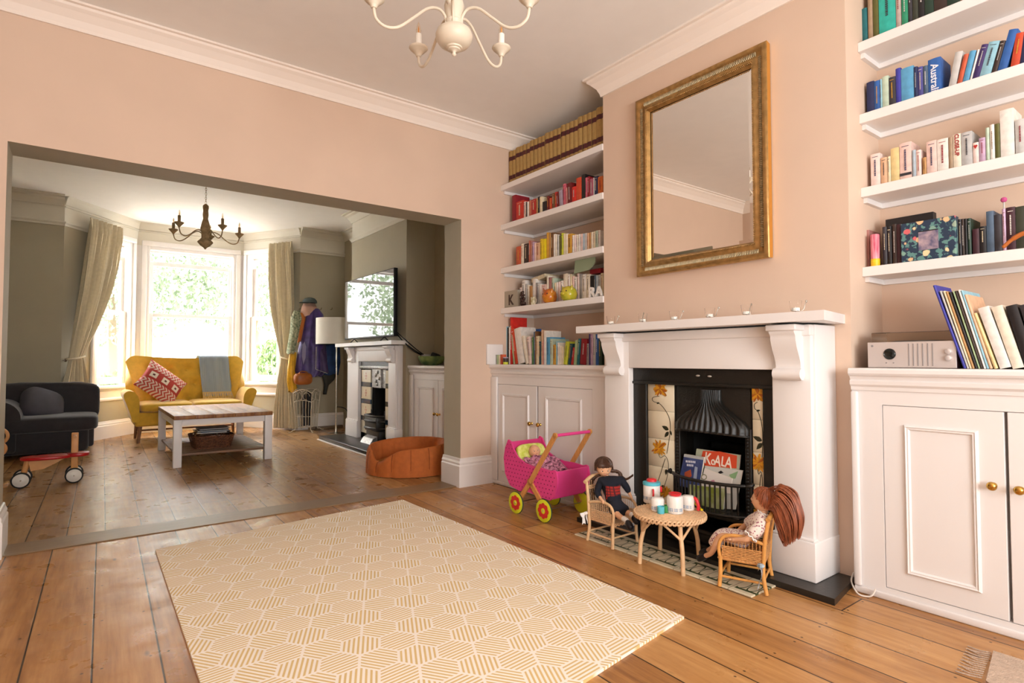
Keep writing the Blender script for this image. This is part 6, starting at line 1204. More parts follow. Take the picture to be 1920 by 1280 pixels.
mb = MB(); mb.sell((-0.04, 0.04, 0.10), (0.055, 0.05, 0.022), 0.7, 0.7, m=0); o = mb.build('soft_ball', bmat('silver'), None); o.location = (2.99, c.y, 0.9455); tag(o, 'pale grey object lying in the green bowl', 'object')
mb = MB(); mb.sell((0.02, -0.055, 0.10), (0.05, 0.04, 0.030), 0.5, 0.5, R=Euler((0.3, 0.2, 0.4)).to_matrix()); o = mb.build('black_purse', M_tv); o.location = (2.99, c.y, 0.9455); tag(o, 'small black object lying in the green bowl', 'object')
# ---- floor lamp
k = (631-960)/FPX; nn = _r-_f*k; LY = 7.74; LX = -(LY*nn.y)/nn.x
lamp = thing('floor_lamp', 'floor lamp with white drum shade behind the end of the back fireplace', 'lamp', (LX, LY, 0)); M_ss = mat('lamp_shade_fabric', '#e6e0d2', 0.8); M_chrome = mat('satin_chrome', '#b8b2a8', 0.25, metal=1.0)
mb = MB(); mb.lathe([(0.275, 1.22), (0.275, 1.575), (0.272, 1.575), (0.272, 1.22)], 48); mb.build('lamp_shade', M_ss, lamp); mb = MB(); mb.cyl((0, 0, 0.02), (0, 0, 1.50), 0.011, n=12); mb.build('pole', M_chrome, lamp)
mb = MB(); mb.lathe([(0, 0), (0.11, 0), (0.11, 0.008), (0.02, 0.022), (0.014, 0.09), (0.011, 0.10), (0, 0.10)], 32); mb.build('base', M_chrome, lamp)
for a in (0, 2.09, 4.19): mb = MB(); mb.tube([(0, 0, 1.50), (0.273*math.cos(a), 0.273*math.sin(a), 1.56)], 0.003, 5); mb.build('shade_spoke', M_chrome, lamp)
mb = MB(); mb.tube(spline([(LX+0.02, LY+0.03, 0.36), (LX+0.10, LY-0.10, 0.33), (2.86, 7.32, 0.16), (2.86, 7.27, 0.02)]), 0.007, 6); o = mb.build('cable', M_tv); tag(o, 'dark flex running from the floor lamp pole to the back fireplace', 'cable')
mb = MB(); mb.box(2.62, 3.12, 8.36, 8.42, 0.0, 0.035, bev=0.008); mb.box(2.70, 3.10, 8.30, 8.36, 0.0, 0.03, bev=0.01); o = mb.build('wood_strip', M_thr); tag(o, 'brown wooden strips lying at the foot of the far wall behind the floor lamp', 'wood strip')
# ---- hanging coats
def drape(rows, Y, dep, folds, amp, ph=0.0, n=48, twist=0.3):
    # rows: (py, pxL, pxR) at distance Y from top to bottom: a gathered, closed garment
    R = []
    for py, a, b in rows: A = at(a, py, 1, Y); B = at(b, py, 1, Y); R.append((A.z, A.x, B.x))
    def f(u, v):
        t = v*(len(R)-1); i = min(int(t), len(R)-2); t -= i; t = t*t*(3-2*t)*0.5+t*0.5
        z, x0, x1 = (R[i][k]*(1-t)+R[i+1][k]*t for k in range(3)); a = 2*math.pi*u
        fo = 1+amp*math.sin(folds*a+ph+v*twist*6)*min(1, 0.25+v*1.3)+amp*0.5*math.sin((folds*2+1)*a-v*4)
        s = min(1, 0.35+v*2.2) if v < 0.3 else 1
        return Vector(((x0+x1)/2+(x1-x0)/2*math.cos(a)*(0.93+0.07*fo), Y+dep*s*math.sin(a)*fo*0.5, z+0.012*math.sin(folds*a)*(v > 0.95)))
    mb = MB(); mb.grid(f, n, 26, wrapu=True); k = len(mb.v)
    mb.add([mb.v[i] for i in range(n)], [list(range(n))]); mb.add([mb.v[k-n+i] for i in range(n)], [list(range(n))]); return mb
M_pur = mat('purple_cagoule', '#43306e', 0.45, var=0.35, vscale=9, sheen=0.3); M_rain = mat('yellow_raincoat', '#d9a52a', 0.3, var=0.15, vscale=12); M_blu = mat('blue_fabric', '#1f3f70', 0.7, var=0.2, vscale=10); M_flc = mat('floral_apron', '#b9b796', 0.8, c2='#5c6b4e', vscale=38); M_lea = mat('tan_leather', '#a35a22', 0.4, var=0.15, vscale=14); M_dkg = mat('dark_grey_strap', '#3c3b33', 0.8)
o = drape([(578, 584, 598), (588, 574, 606), (620, 566, 608), (660, 558, 612), (695, 552, 614), (706, 556, 602)], 8.28, 0.20, 5, 0.16).build('hanging_coat', M_pur); tag(o, 'purple waterproof coat hanging on the far wall beside the lamp shade', 'coat')
mb = MB(); q = [at(a, b, 1, 8.165) for a, b in ((567, 646), (571, 640), (574, 650), (573, 670), (569, 684), (566, 668))]; mb.add(q, [list(range(6))]); e = mb.build('reflective_panel', mat('grey_violet_panel', '#8d86a6', 0.3), o)
o = drape([(632, 606, 632), (650, 602, 637), (680, 600, 638), (702, 604, 634)], 8.33, 0.14, 4, 0.12, 1).build('hanging_coat', M_blu); tag(o, 'dark blue jacket hanging on the far wall behind the lamp shade', 'coat')
o = drape([(648, 592, 606), (670, 593, 612), (698, 594, 616)], 8.22, 0.10, 3, 0.12, 2).build('hanging_coat', mat('plum_fabric', '#4a3a62', 0.6, var=0.2)); tag(o, 'plum jacket with grey piping between the purple coat and blue jacket', 'coat'); mb = MB(); mb.tube([at(593, 650, 1, 8.16), at(592, 692, 1, 8.16), at(614, 700, 1, 8.16)], 0.006, 6); mb.build('piping', bmat('silver'), o)
o = drape([(660, 543, 556), (690, 539, 554), (715, 538, 555), (734, 541, 558)], 8.30, 0.10, 4, 0.15, 1).build('hanging_coat', M_rain); tag(o, 'yellow raincoat hanging below the patterned bag beside the right curtain', 'coat')
o = drape([(582, 551, 562), (596, 545, 566), (612, 545, 562), (636, 541, 558), (662, 537, 551)], 8.24, 0.13, 3, 0.12).build('hanging_bag', M_flc); tag(o, 'green and cream patterned bag hanging beside the right curtain', 'bag')
o = drape([(586, 560, 572), (600, 560, 574), (640, 556, 566)], 8.30, 0.10, 3, 0.08).build('hanging_scarf', mat('orange_scarf', '#b5672c', 0.8)); tag(o, 'orange scarf between the patterned bag and the purple coat', 'scarf')
o = drape([(567, 570, 590), (575, 566, 594), (584, 564, 592), (592, 568, 588)], 8.30, 0.16, 3, 0.05).build('bobble_hat', mat('pink_beige_wool', '#c39a86', 0.9)); tag(o, 'pinkish woollen hat on the coat hooks under the dark cap', 'hat')
c = at(581, 565, 1, 8.24); cp = thing('cap', 'dark grey-green cap on top of the hanging coats', 'cap', (c.x, 8.24, c.z-0.02)); mb = MB(); mb.lathe([(0.10, 0), (0.096, 0.03), (0.07, 0.062), (0.03, 0.075), (0, 0.077)], 24); mb.lathe([(0.0, 0.0), (0.10, 0.0)], 24); mb.build('crown', mat('grey_green_cloth', '#49524e', 0.8), cp); mb = MB(); mb.sell((-0.09, -0.03, -0.004), (0.07, 0.06, 0.008), 0.8, 0.8); mb.build('peak', MATS['grey_green_cloth'], cp)
o = drape([(698, 603, 632), (712, 606, 627), (722, 608, 616), (738, 606, 612)], 8.34, 0.08, 2, 0.10).build('rucksack_strap', M_dkg); tag(o, 'dark grey bag strap hanging below the blue jacket', 'strap')
for px in (560, 580, 600, 620): c = at(px, 580, 1, 8.44); mb = MB(); mb.tube([(c.x, 8.449, c.z), (c.x, 8.40, c.z-0.005), (c.x, 8.37, c.z+0.02)], 0.006, 8); o = mb.build('coat_hook', M_chrome); tag(o, ('coat hook behind the patterned bag', 'coat hook behind the purple coat', 'coat hook to the right of the purple coat', 'coat hook above the blue jacket')[(560, 580, 600, 620).index(px)], 'hook', 'coat hooks on the far wall')
# ---- wire magazine rack
rk = roomthing('magazine_rack', 'white wire rack with scrolled top beside the right curtain', 'rack', (2.53, 8.20, 0)); M_ww = mat('cream_wire', '#d8cdb8', 0.5)
a0 = math.radians(-38); ux = Vector((math.cos(a0), math.sin(a0), 0)); uy = Vector((-math.sin(a0), math.cos(a0), 0)); C0 = Vector((2.53, 8.20, 0)); rw_, rd_ = 0.125, 0.15
P3 = lambda x, y, z: C0+ux*x+uy*y+Vector((0, 0, z)); tz = 0.56
corners = [(-rw_, -rd_), (rw_, -rd_), (rw_, rd_), (-rw_, rd_)]
for i in range(4):
    (xa, ya), (xb, yb) = corners[i], corners[(i+1) % 4]; mb = MB(); fl = 1.12
    for k in range(7):
        t = k/6; x = xa+(xb-xa)*t; y = ya+(yb-ya)*t; mb.cyl(P3(x*0.85, y*0.85, 0.07), P3(x*1.0, y*1.0, 0.42+0.025*math.sin(math.pi*t)), 0.0032, n=6)
    for z, s in ((0.07, 0.85), (0.22, 0.92)): mb.cyl(P3(xa*s, ya*s, z), P3(xb*s, yb*s, z), 0.0032, n=6)
    mb.tube([P3((xa+(xb-xa)*t/10), (ya+(yb-ya)*t/10), 0.42+0.025*math.sin(math.pi*t/10)) for t in range(11)], 0.004, 6)
    mb.tube([P3((xa+(xb-xa)*t/12)*1.06, (ya+(yb-ya)*t/12)*1.06, tz-0.02+0.055*math.sin(math.pi*t/12)) for t in range(13)], 0.0055, 6)
    for s in (-1, 1):    # scroll work
        mx_, my_ = (xa+xb)/2, (ya+yb)/2; d = Vector((xb-xa, yb-ya)).normalized(); mb.tube([P3(mx_+d.x*s*(0.05+0.045*math.cos(t)), my_+d.y*s*(0.05+0.045*math.cos(t)), 0.50+0.05*math.sin(t)) for t in [0.3*j for j in range(16)]], 0.003, 5)
    mb.build('wire_panel', M_ww, rk)
    x, y = corners[i]; mb = MB(); mb.tube(spline([P3(x*1.06, y*1.06, tz), P3(x, y, 0.42), P3(x*0.85, y*0.85, 0.07), P3(x*1.05, y*1.05, 0.03), P3(x*1.3, y*1.3, 0.0)]), 0.0055, 6); mb.ell(P3(x*1.32, y*1.32, 0.006), (0.012, 0.012, 0.006), 8, 6); mb.build('leg', M_ww, rk)
mb = MB()
for k, (x, y) in enumerate(((-0.02, -0.03), (0.03, 0.02), (0.0, 0.06))): mb.tube([P3(x, y, 0.08), P3(x*1.3, y*1.1, 0.30), P3(x*1.6, y, 0.52+0.02*k)], [0.022, 0.03, 0.016], 8)
o = mb.build('umbrella', bmat('black')); tag(o, 'folded black umbrellas standing in the white wire rack', 'umbrella', None)
mb = MB(); mb.sell((2.465, 8.17, 0.74), (0.125, 0.075, 0.085), 0.6, 0.7); mb.tube(spline([(2.40, 8.12, 0.79), (2.41, 8.14, 0.83), (2.46, 8.15, 0.845), (2.52, 8.14, 0.83)]), 0.008, 6); o = mb.build('leather_bag', M_lea); tag(o, 'tan leather bag resting above the white wire rack', 'bag')
# ---- dog bed
M_bed = mat('rust_orange_fabric', '#b8632a', 0.8, var=0.08, vscale=25, bump=0.15, bscale=250)
db = thing('dog_bed', 'oval rust-orange dog bed on the boards beside the opening', 'dog bed', (2.37, 4.72, 0), math.radians(-38)); A_, B_ = 0.345, 0.30
def bedwall(u, v):
    a = 2*math.pi*u; dip = math.exp(-((((u*360-232+180) % 360)-180)/24)**2); H_ = 0.255-0.11*dip+0.02*math.sin(a+0.6)
    se = 0.006*(1-abs(math.sin(a*7))**0.25) if True else 0; t = math.pi*v
    off = 0.034*math.cos(t)*(1 if v < .5 else 1); z = H_*min(1, math.sin(t)**0.5)*1.0 if v < 1 else 0
    return (A_+off-se*1.8)*math.cos(a), (B_+off-se*1.8)*math.sin(a), max(0.004, z+ (0.02 if 0.45 < v < 0.55 else 0)*0)
mb = MB(); mb.grid(lambda u, v: Vector(bedwall(u, v)), 112, 20, wrapu=True); mb.build('wall', M_bed, db)
mb = MB(); mb.sell((0, 0, 0.055), (A_-0.025, B_-0.025, 0.05), 0.5, 0.95, n=40, fn=lambda p: p+Vector((0, 0, 0.008*math.sin(p.x*30)*math.sin(p.y*26)))); mb.build('cushion', mat('rust_cushion', '#c07a2e', 0.85, bump=0.2, bscale=120), db)
for k in range(14): a = 2*math.pi*k/14; mb = MB(); mb.tube([Vector(bedwall(k/14+1e-4, v))+Vector((0.002*math.cos(a), 0.002*math.sin(a), 0)) for v in (0.02, 0.1, 0.2, 0.3, 0.4)], 0.0018, 4); mb.build('seam', mat('seam_brown', '#7c3d18', 0.9), db)
# ---- coffee table
ct = thing('coffee_table', 'white-legged coffee table with brown plank top in front of the yellow sofa', 'coffee table', (1.115, 6.82, 0)); M_ctop = mat('brown_plank_top', '#84532f', 0.48, c2='#a8743f', vscale=5, stretch=(9, 1, 1)); w, d = 0.435, 0.70
mb = MB()
for k in range(5): x0 = -w+k*0.174; mb.box(x0+0.0008, x0+0.1732, -d, d, 0.445, 0.482, bev=0.003)
mb.build('tabletop', M_ctop, ct)
for sx in (-1, 1):
    for sy in (-1, 1): mb = MB(); mb.box(sx*(w-0.035)-0.035, sx*(w-0.035)+0.035, sy*(d-0.05)-0.035, sy*(d-0.05)+0.035, 0, 0.445, bev=0.004); mb.build('leg', M_wsat, ct)
    mb = MB(); mb.box(sx*(w-0.035)-0.012, sx*(w-0.035)+0.012, -d+0.08, d-0.08, 0.37, 0.445); mb.build('apron', M_wsat, ct)
for sy in (-1, 1): mb = MB(); mb.box(-w+0.06, w-0.06, sy*(d-0.05)-0.012, sy*(d-0.05)+0.012, 0.385, 0.445); mb.build('apron', M_wsat, ct)
mb = MB()
for k in range(14): y0 = -d+0.05+k*0.093; mb.box(-w+0.03, w-0.03, y0, y0+0.075, 0.10, 0.122, bev=0.003)
mb.build('slatted_shelf', mat('brown_shelf_wood', '#7c5c44', 0.5, var=0.12, vscale=5), ct)
bk = thing('magazine_basket', 'brown woven basket of magazines on the coffee table shelf', 'basket', (1.06, 6.55, 0.123)); M_wick = mat('brown_wicker', '#7a4a2c', 0.7, c2='#4c2a18', vscale=60)
mb = MB()
for k in range(8): z = 0.008+k*0.016; s = 0.16+k*0.004; mb.tube([(s*math.copysign(abs(math.cos(a))**0.4, math.cos(a)), 1.15*s*math.copysign(abs(math.sin(a))**0.4, math.sin(a)), z+0.003*math.sin(a*24+k*3.1)) for a in [2*math.pi*j/72 for j in range(72)]], 0.009, 6, closed=True)
mb.box(-0.15, 0.15, -0.17, 0.17, 0, 0.012); mb.build('basket_body', M_wick, bk)
for k in range(6):
    mb = MB(); rnd = random.Random(k); z = 0.14+k*0.009; r = rnd.uniform(-0.15, 0.15)
    R3_ = Matrix.Rotation(r, 4, 'Z'); mb.T = Matrix.Translation((1.06, 6.55, 0.123+z)) @ R3_; mb.box(-0.13, 0.13+0.02*k/5, -0.15, 0.15, 0, 0.007, bev=0.001, seg=1)
    o = mb.build('magazine', bmat(('charcoal', 'white', 'slate', 'pale grey', 'black', 'silver')[k])); tag(o, ('black', 'white', 'slate', 'pale grey', 'glossy black', 'silver')[k]+' magazine in the stack in the basket, '+('lowest', 'second from the bottom', 'third from the bottom', 'third from the top', 'second from the top', 'topmost')[k], 'magazine', 'magazines stacked in the basket')
# ---- yellow sofa
M_must = mat('mustard_wool', '#deaf38', 0.85, var=0.06, vscale=20, sheen=0.4, bump=0.15, bscale=300); sf = thing('sofa', 'mustard yellow winged two-seat sofa with buttoned back in the bay window', 'sofa', (1.12, 8.48, 0), 0)
def back(u, v):
    x = (u*2-1); w_ = 0.545+0.150*(v**1.2); wing = abs(x)**5; y = 0.30+0.06*v-0.20*wing*(0.35+0.65*math.sin(math.pi*min(1, v*0.95+0.05)))
    z = 0.38+0.650*v+(0.045*x*x-9.0*max(0, abs(x)-0.78)**3)*v
    for bx in (-0.66, -0.33, 0, 0.33, 0.66):
        for bz, sh_ in ((0.88, 0), (0.68, 0.165), (0.48, 0)): dx = (x-bx-sh_)*0.6; dz = (z-bz); y += 0.050*math.exp(-(dx*dx+dz*dz)/0.0030)
    return Vector((x*w_, y, z))
mb = MB(); mb.grid(back, 64, 34); o = mb.build('backrest', M_must, sf, fix=False); md = o.modifiers.new('s', 'SOLIDIFY'); md.thickness = 0.11; md.offset = -1; 
bm = bmesh.new(); bm.from_mesh(o.data); bmesh.ops.recalc_face_normals(bm, faces=bm.faces[:])
if sum((f.normal.y for f in bm.faces)) > 0: bmesh.ops.reverse_faces(bm, faces=bm.faces[:])
bm.to_mesh(o.data); bm.free(); bv = o.modifiers.new('b', 'BEVEL'); bv.width = 0.035; bv.segments = 4; bv.limit_method = 'ANGLE'; bv.angle_limit = 1.0
for bx in (-0.66, -0.33, 0, 0.33, 0.66):
    for bz, sh_ in ((0.88, 0), (0.68, 0.165)): 
        if abs(bx+sh_) < 0.75: mb = MB(); vv = (bz-0.38)/0.67; q = back((bx+sh_+1)/2, vv); mb.ell(q+Vector((0, -0.004, 0)), (0.011, 0.006, 0.011), 10, 6); mb.build('button', M_must, sf)
for s in (-1, 1):
    mb = MB(); pr = [(0.575, 0.26), (0.575, 0.50), (0.60, 0.585), (0.64, 0.625), (0.69, 0.632), (0.728, 0.605), (0.732, 0.56), (0.70, 0.47), (0.665, 0.36), (0.64, 0.26)]; pr = [(q_.x, q_.y) for q_ in spline([(a, b, 0) for a, b in pr], 5)]; mb.prism([(s*a, b) for a, b in pr], 1, -0.33, 0.34); mod_bevel(mb.build('armrest', M_must, sf), 0.028, 4)
    mb = MB(); mb.sell((s*0.285, -0.03, 0.425), (0.288, 0.335, 0.062), 0.45, 0.28, n=40); mb.build('seat_cushion', M_must, sf)
mb = MB(); mb.box(-0.62, 0.62, -0.31, 0.36, 0.20, 0.37, bev=0.03, seg=3); mb.build('seat_base', M_must, sf); M_leg = mat('oak_leg', '#94694a', 0.5)
for sx in (-1, 1):
    for sy in (-0.26, 0.28): mb = MB(); mb.tube([(sx*0.56, sy, 0.21), (sx*0.575, sy*1.04, 0.0)], [0.024, 0.017], 10); mb.build('leg', M_leg, sf)
mb = MB(); mb.cyl((-0.57, 0.27, 0.10), (0.57, 0.27, 0.10), 0.012, n=10); mb.build('stretcher', M_leg, sf)
g = G('kilim_print', rough=0.85); x, y, z = g.sep(g.tc.outputs['Object']); U = g.M('MULTIPLY', g.M('ADD', x, z), 0.707); V = g.M('MULTIPLY', g.M('SUBTRACT', z, x), 0.707); U = x; V = z
fu = g.M('ABSOLUTE', g.M('SUBTRACT', g.M('FRACT', g.M('ADD', g.M('DIVIDE', U, 0.15), 0.5)), 0.5)); fv = g.M('ABSOLUTE', g.M('SUBTRACT', g.M('FRACT', g.M('ADD', g.M('DIVIDE', V, 0.15), 0.5)), 0.5)); dd = g.M('MAXIMUM', fu, fv)
c1 = g.mix(g.rng(dd, 0.27, 0.29, 1, 0), srgb('#a8332a'), srgb('#e2d3c0')); c1 = g.mix(g.rng(dd, 0.08, 0.10, 1, 0), c1, srgb('#5a2a24'))
band = g.M('GREATER_THAN', g.M('FRACT', g.M('ADD', g.M('DIVIDE', V, 0.30), 0.25)), 0.5); zz = g.M('GREATER_THAN', g.M('FRACT', g.M('ADD', g.M('MULTIPLY', U, 22.0), g.M('MULTIPLY', g.M('ABSOLUTE', g.M('SUBTRACT', g.M('FRACT', g.M('MULTIPLY', V, 14.0)), 0.5)), 1.6))), 0.5)
c2 = g.mix(zz, srgb('#b8483c'), srgb('#d9c2b2')); g.L.new(g.mix(band, c1, c2), g.b.inputs['Base Color'])
mb = MB(); mb.sell((0, 0, 0), (0.225, 0.075, 0.225), 1.0, 0.42, n=48, k=24, R=Euler((math.pi/2, 0, 0)).to_matrix() @ Matrix.Diagonal((1, 1, 1)))
mb = MB()
def pil(u, v, s):
    x = u*2-1; z = v*2-1; e = (1-x**2)*(1-z**2); px_ = 1-0.10*(1-z*z)*(abs(x)**3); pz = 1-0.10*(1-x*x)*(abs(z)**3); return Vector((x*0.265*px_, s*0.085*max(0, e)**0.45, z*0.235*pz))
mb.grid(lambda u, v: pil(u, v, 1), 24, 24); mb.grid(lambda u, v: pil(u, v, -1), 24, 24)
o = mb.build('patterned_cushion', g.m); cc = at(303, 722, 1, 8.42); o.location = (cc.x, 8.44, 0.70); o.rotation_euler = (math.radians(-33), math.radians(38), math.radians(8)); tag(o, 'red and cream kilim patterned cushion at the left of the yellow sofa', 'cushion')
# throw over the back and the seat of the sofa
g = G('throw_wool', rough=0.9); x, y, z = g.sep(g.tc.outputs['Object']); st_ = g.M('GREATER_THAN', g.M('FRACT', g.M('MULTIPLY', x, 110.0)), 0.5); g.L.new(g.mix(g.M('MULTIPLY', st_, 0.5), srgb('#8d9ba6'), srgb('#bcc6cc')), g.b.inputs['Base Color'])
tx = lambda u: 0.105+0.365*u+0.0
def thr(u, v):
    # v: 0 behind the back, up over the top, down the front
    x = tx(u)+0.075*v; L = [(0.0, Vector((0, 0.52, 0.70))), (0.25, Vector((0, 0.50, 1.02))), (0.32, Vector((0, 0.43, 1.068))), (0.38, Vector((0, 0.325, 1.05))), (0.6, Vector((0, 0.30, 0.82))), (0.88, Vector((0, 0.245, 0.58))), (1.0, Vector((0, 0.22, 0.515)))]
    for i in range(len(L)-1):
        if v <= L[i+1][0]+1e-9: t = (v-L[i][0])/(L[i+1][0]-L[i][0]); p = L[i][1].lerp(L[i+1][1], t); break
    p = p.copy(); p.x = x; p.y -= (0.030 if v > 0.33 else 0)+0.010*math.sin(u*11+v*4)*v+0.008*math.sin(u*23); return p
th_ = thing('throw', 'blue-grey woollen throw with cream fringe hanging over the yellow sofa back', 'throw', (1.12, 8.48, 0)); mb = MB(); mb.grid(lambda u, v: thr(u, v), 24, 40); o = mb.build('cloth', g.m, th_, fix=False); md = o.modifiers.new('s', 'SOLIDIFY'); md.thickness = 0.008; md.offset = 0
mb = MB()
for i in range(46): u = i/45; a = thr(u, 0.90)+Vector((0, -0.006, 0)); b = thr(u, 1.0)+Vector((0.01*math.sin(i*2.3), -0.012, -0.01)); c = b+Vector((0.008*math.sin(i*1.7), -0.02, -0.03-0.01*(i % 3))); mb.tube([a, b, c], 0.0045, 5)
mb.build('fringe', mat('cream_fringe', '#e2bf7c', 0.9), th_)
# ---- dark sofa at the left
M_dkf = mat('charcoal_fabric', '#2d2a2c', 0.9, var=0.1, vscale=15, sheen=0.2); ds = roomthing('sofa', 'dark charcoal sofa against the far wall left of the bay window', 'sofa', (-0.36, 7.90, 0))
mb = MB(); mb.box(-0.86, 0.06, 7.50, 8.30, 0.05, 0.30, bev=0.05, seg=4); mb.build('base', M_dkf, ds)
mb = MB(); mb.sell((-0.28, 7.80, 0.345), (0.42, 0.37, 0.085), 0.35, 0.25, n=40); mb.build('seat_cushion', M_dkf, ds)
mb = MB(); mb.sell((-0.34, 8.14, 0.53), (0.50, 0.15, 0.22), 0.35, 0.30, n=40, R=Euler((math.radians(-8), 0, 0)).to_matrix(), fn=lambda p: p+Vector((0, 0.006*math.sin(p.x*18+p.z*9), 0.004*math.sin(p.x*27)))); mb.build('back_cushion', M_dkf, ds)
mb = MB(); mb.box(-0.86, 0.08, 8.20, 8.33, 0.10, 0.70, bev=0.05, seg=4); mb.build('backrest', M_dkf, ds)
mb = MB(); mb.cyl((-0.66, 7.44, 0.42), (-0.66, 8.30, 0.42), 0.175, n=32); mb.box(-0.80, -0.52, 7.46, 8.30, 0.08, 0.42, bev=0.03, seg=3); mod_bevel(mb.build('armrest', M_dkf, ds), 0.03, 4)
mb = MB(); mb.box(0.02, 0.105, 7.60, 8.28, 0.08, 0.42, bev=0.03, seg=3); mb.build('armrest', M_dkf, ds)
for x, y in ((-0.80, 7.55), (0.0, 7.55), (-0.80, 8.30), (0.0, 8.30)): mb = MB(); mb.cyl((x, y, 0), (x, y, 0.06), 0.025, n=10); mb.build('leg', M_dkf, ds)
mb = MB(); mb.sell((-0.34, 7.86, 0.53), (0.20, 0.09, 0.17), 0.6, 0.55, R=Euler((math.radians(-25), math.radians(20), math.radians(35))).to_matrix()); o = mb.build('grey_cushion', mat('grey_cushion', '#4d4a50', 0.9, var=0.08)); tag(o, 'plain grey cushion at the left end of the dark charcoal sofa', 'cushion')
# ---- ride-on toy
M_rp = mat('red_paint', '#b01a1c', 0.3); M_wd = mat('beech', '#d09458', 0.45, var=0.1); M_hub = mat('white_wheel', '#ded8ce', 0.4); M_rub = mat('black_rubber', '#161412', 0.7)
tr = roomthing('ride_on_toy', 'red and natural wooden ride-on toy with four white wheels by the dark sofa', 'ride-on toy', (-0.20, 5.98, 0))
mb = MB(); mb.sell((-0.22, 5.99, 0.215), (0.17, 0.09, 0.014), 0.3, 0.8); mb.sell((-0.02, 5.99, 0.222), (0.075, 0.075, 0.016), 0.3, 0.8); mb.box(-0.16, -0.02, 5.955, 6.025, 0.203, 0.228, bev=0.006); mb.build('seat', M_rp, tr)
mb = MB(); mb.prism([(-0.34, 0.205), (-0.10, 0.205), (-0.16, 0.165), (-0.24, 0.125), (-0.32, 0.115)], 1, 5.975, 6.005); mb.build('seat_brace', M_wd, tr)
mb = MB(); mb.box(-0.068, -0.02, 5.97, 6.012, 0.09, 0.40, bev=0.006); mb.build('steering_post', M_wd, tr); mb = MB(); mb.cyl((-0.044, 5.87, 0.375), (-0.044, 6.11, 0.375), 0.012, n=12); mb.build('handle_bar', M_wd, tr)
mb = MB(); mb.tube([(-0.34, 5.99, 0.21), (-0.37, 5.99, 0.07)], 0.02, 8); mb.build('rear_post', M_wd, tr)
for x in (-0.375, -0.044):
    mb = MB(); mb.cyl((x, 5.90, 0.062), (x, 6.09, 0.062), 0.008, n=8); mb.build('axle', M_chrome, tr)
    for y in (5.895, 6.075):
        mb = MB(); mb.lathe([(0, 0), (0.050, 0), (0.052, 0.003), (0.052, 0.022), (0.050, 0.025), (0, 0.025)], 32, (x, y+0.012, 0.062), (0, -1, 0)); w_ = mb.build('wheel', M_hub, tr)
        mb = MB(); mb.lathe([(0.051, 0.001), (0.061, 0.004), (0.062, 0.012), (0.061, 0.021), (0.051, 0.024)], 32, (x, y+0.012, 0.062), (0, -1, 0)); q = mb.build('tyre', M_rub, w_); q.data.transform(Matrix.Translation(-Vector(tr['room'])))
        mb = MB(); mb.ell((x, y-0.014, 0.062), (0.006, 0.003, 0.006), 8, 6); q = mb.build('axle_cap', M_chrome, w_); q.data.transform(Matrix.Translation(-Vector(tr['room'])))
mb = MB()
for z, r in ((0.30, 0.05), (0.40, 0.06)): mb.tube([(-0.53+r*math.cos(a), 6.05, z+r*math.sin(a)) for a in [2*math.pi*j/28 for j in range(28)]], 0.012, 8, closed=True)
mb.cyl((-0.53, 6.05, 0.0), (-0.53, 6.05, 0.25), 0.014, n=8); mb.box(-0.60, -0.46, 5.99, 6.11, 0.0, 0.02, bev=0.005); o = mb.build('wooden_ring_toy', M_wd); tag(o, 'pale wooden ring toy half hidden at the left edge of the opening', 'toy')
# ---- curtains
M_cur = mat('oatmeal_curtain', '#cdbfa2', 0.9, var=0.05, vscale=30, bump=0.1, bscale=400)
def colline(px, A, B):
    k = (px-960)/FPX; n = _r-_f*k; d = B-A; s = -(n.x*A.x+n.y*A.y)/(n.x*d.x+n.y*d.y); return A+d*s
def curtain(label, A, B, n_in, rows, folds, amp, cols):
    A = Vector((*A, 0)); B = Vector((*B, 0)); nv = Vector((*n_in, 0)).normalized()
    t = roomthing('curtain', label, 'curtain', tuple((A+B)/2+nv*0.12)); R = []
    for z, a, b, am, dd in rows: P = colline(a, A+nv*dd, B+nv*dd); Q_ = colline(b, A+nv*dd, B+nv*dd); R.append((z, P, Q_, am))
    def f(u, v):
        tt = v*(len(R)-1); i = min(int(tt), len(R)-2); tt -= i; tt = tt*tt*(3-2*tt)
        z = R[i][0]*(1-tt)+R[i+1][0]*tt; P = R[i][1].lerp(R[i+1][1], tt); Q_ = R[i][2].lerp(R[i+1][2], tt); am = R[i][3]*(1-tt)+R[i+1][3]*tt
        p = P.lerp(Q_, u)+nv*(1.25*am*(math.sin(2*math.pi*folds*u+0.8*math.sin(5*v))+0.35*math.sin(2*math.pi*folds*2.3*u+1+3*v))); return Vector((p.x, p.y, z))
    mb = MB(); mb.grid(f, folds*14, 60); o = mb.build('fabric', M_cur, t, fix=False); md = o.modifiers.new('s', 'SOLIDIFY'); md.thickness = 0.004
    i = [k for k in range(len(rows)) if rows[k][5:]] if False else None
    tie = [r for r in rows if abs(r[0]-1.03) < 0.04][0]; dd = tie[4]; P = colline(tie[1]-1, A+nv*dd, B+nv*dd); Q_ = colline(tie[2]+1, A+nv*dd, B+nv*dd); c = (P+Q_)/2; h = (Q_-P)/2
    mb = MB(); mb.tube([Vector((0, 0, tie[0]+0.02*math.cos(a)))+c+h*1.08*math.cos(a)+nv*0.055*math.sin(a) for a in [2*math.pi*j/32 for j in range(32)]], 0.012, 8, closed=True); mb.build('tieback', M_cur, t); return t
curtain('oatmeal curtain tied back at the left side of the bay window', (XA0, YF), (BX0, BY), (0.777, -0.629), [(2.74, 161, 224, .020, .07), (2.60, 161, 222, .028, .09), (2.2, 154, 214, .030, .11), (1.8, 147, 200, .030, .12), (1.4, 138, 180, .026, .12), (1.03, 130, 154, .022, .12), (0.75, 121, 163, .026, .06), (0.4, 117, 168, .026, .05), (0.03, 116, 170, .026, .05)], 7, .03, 0)
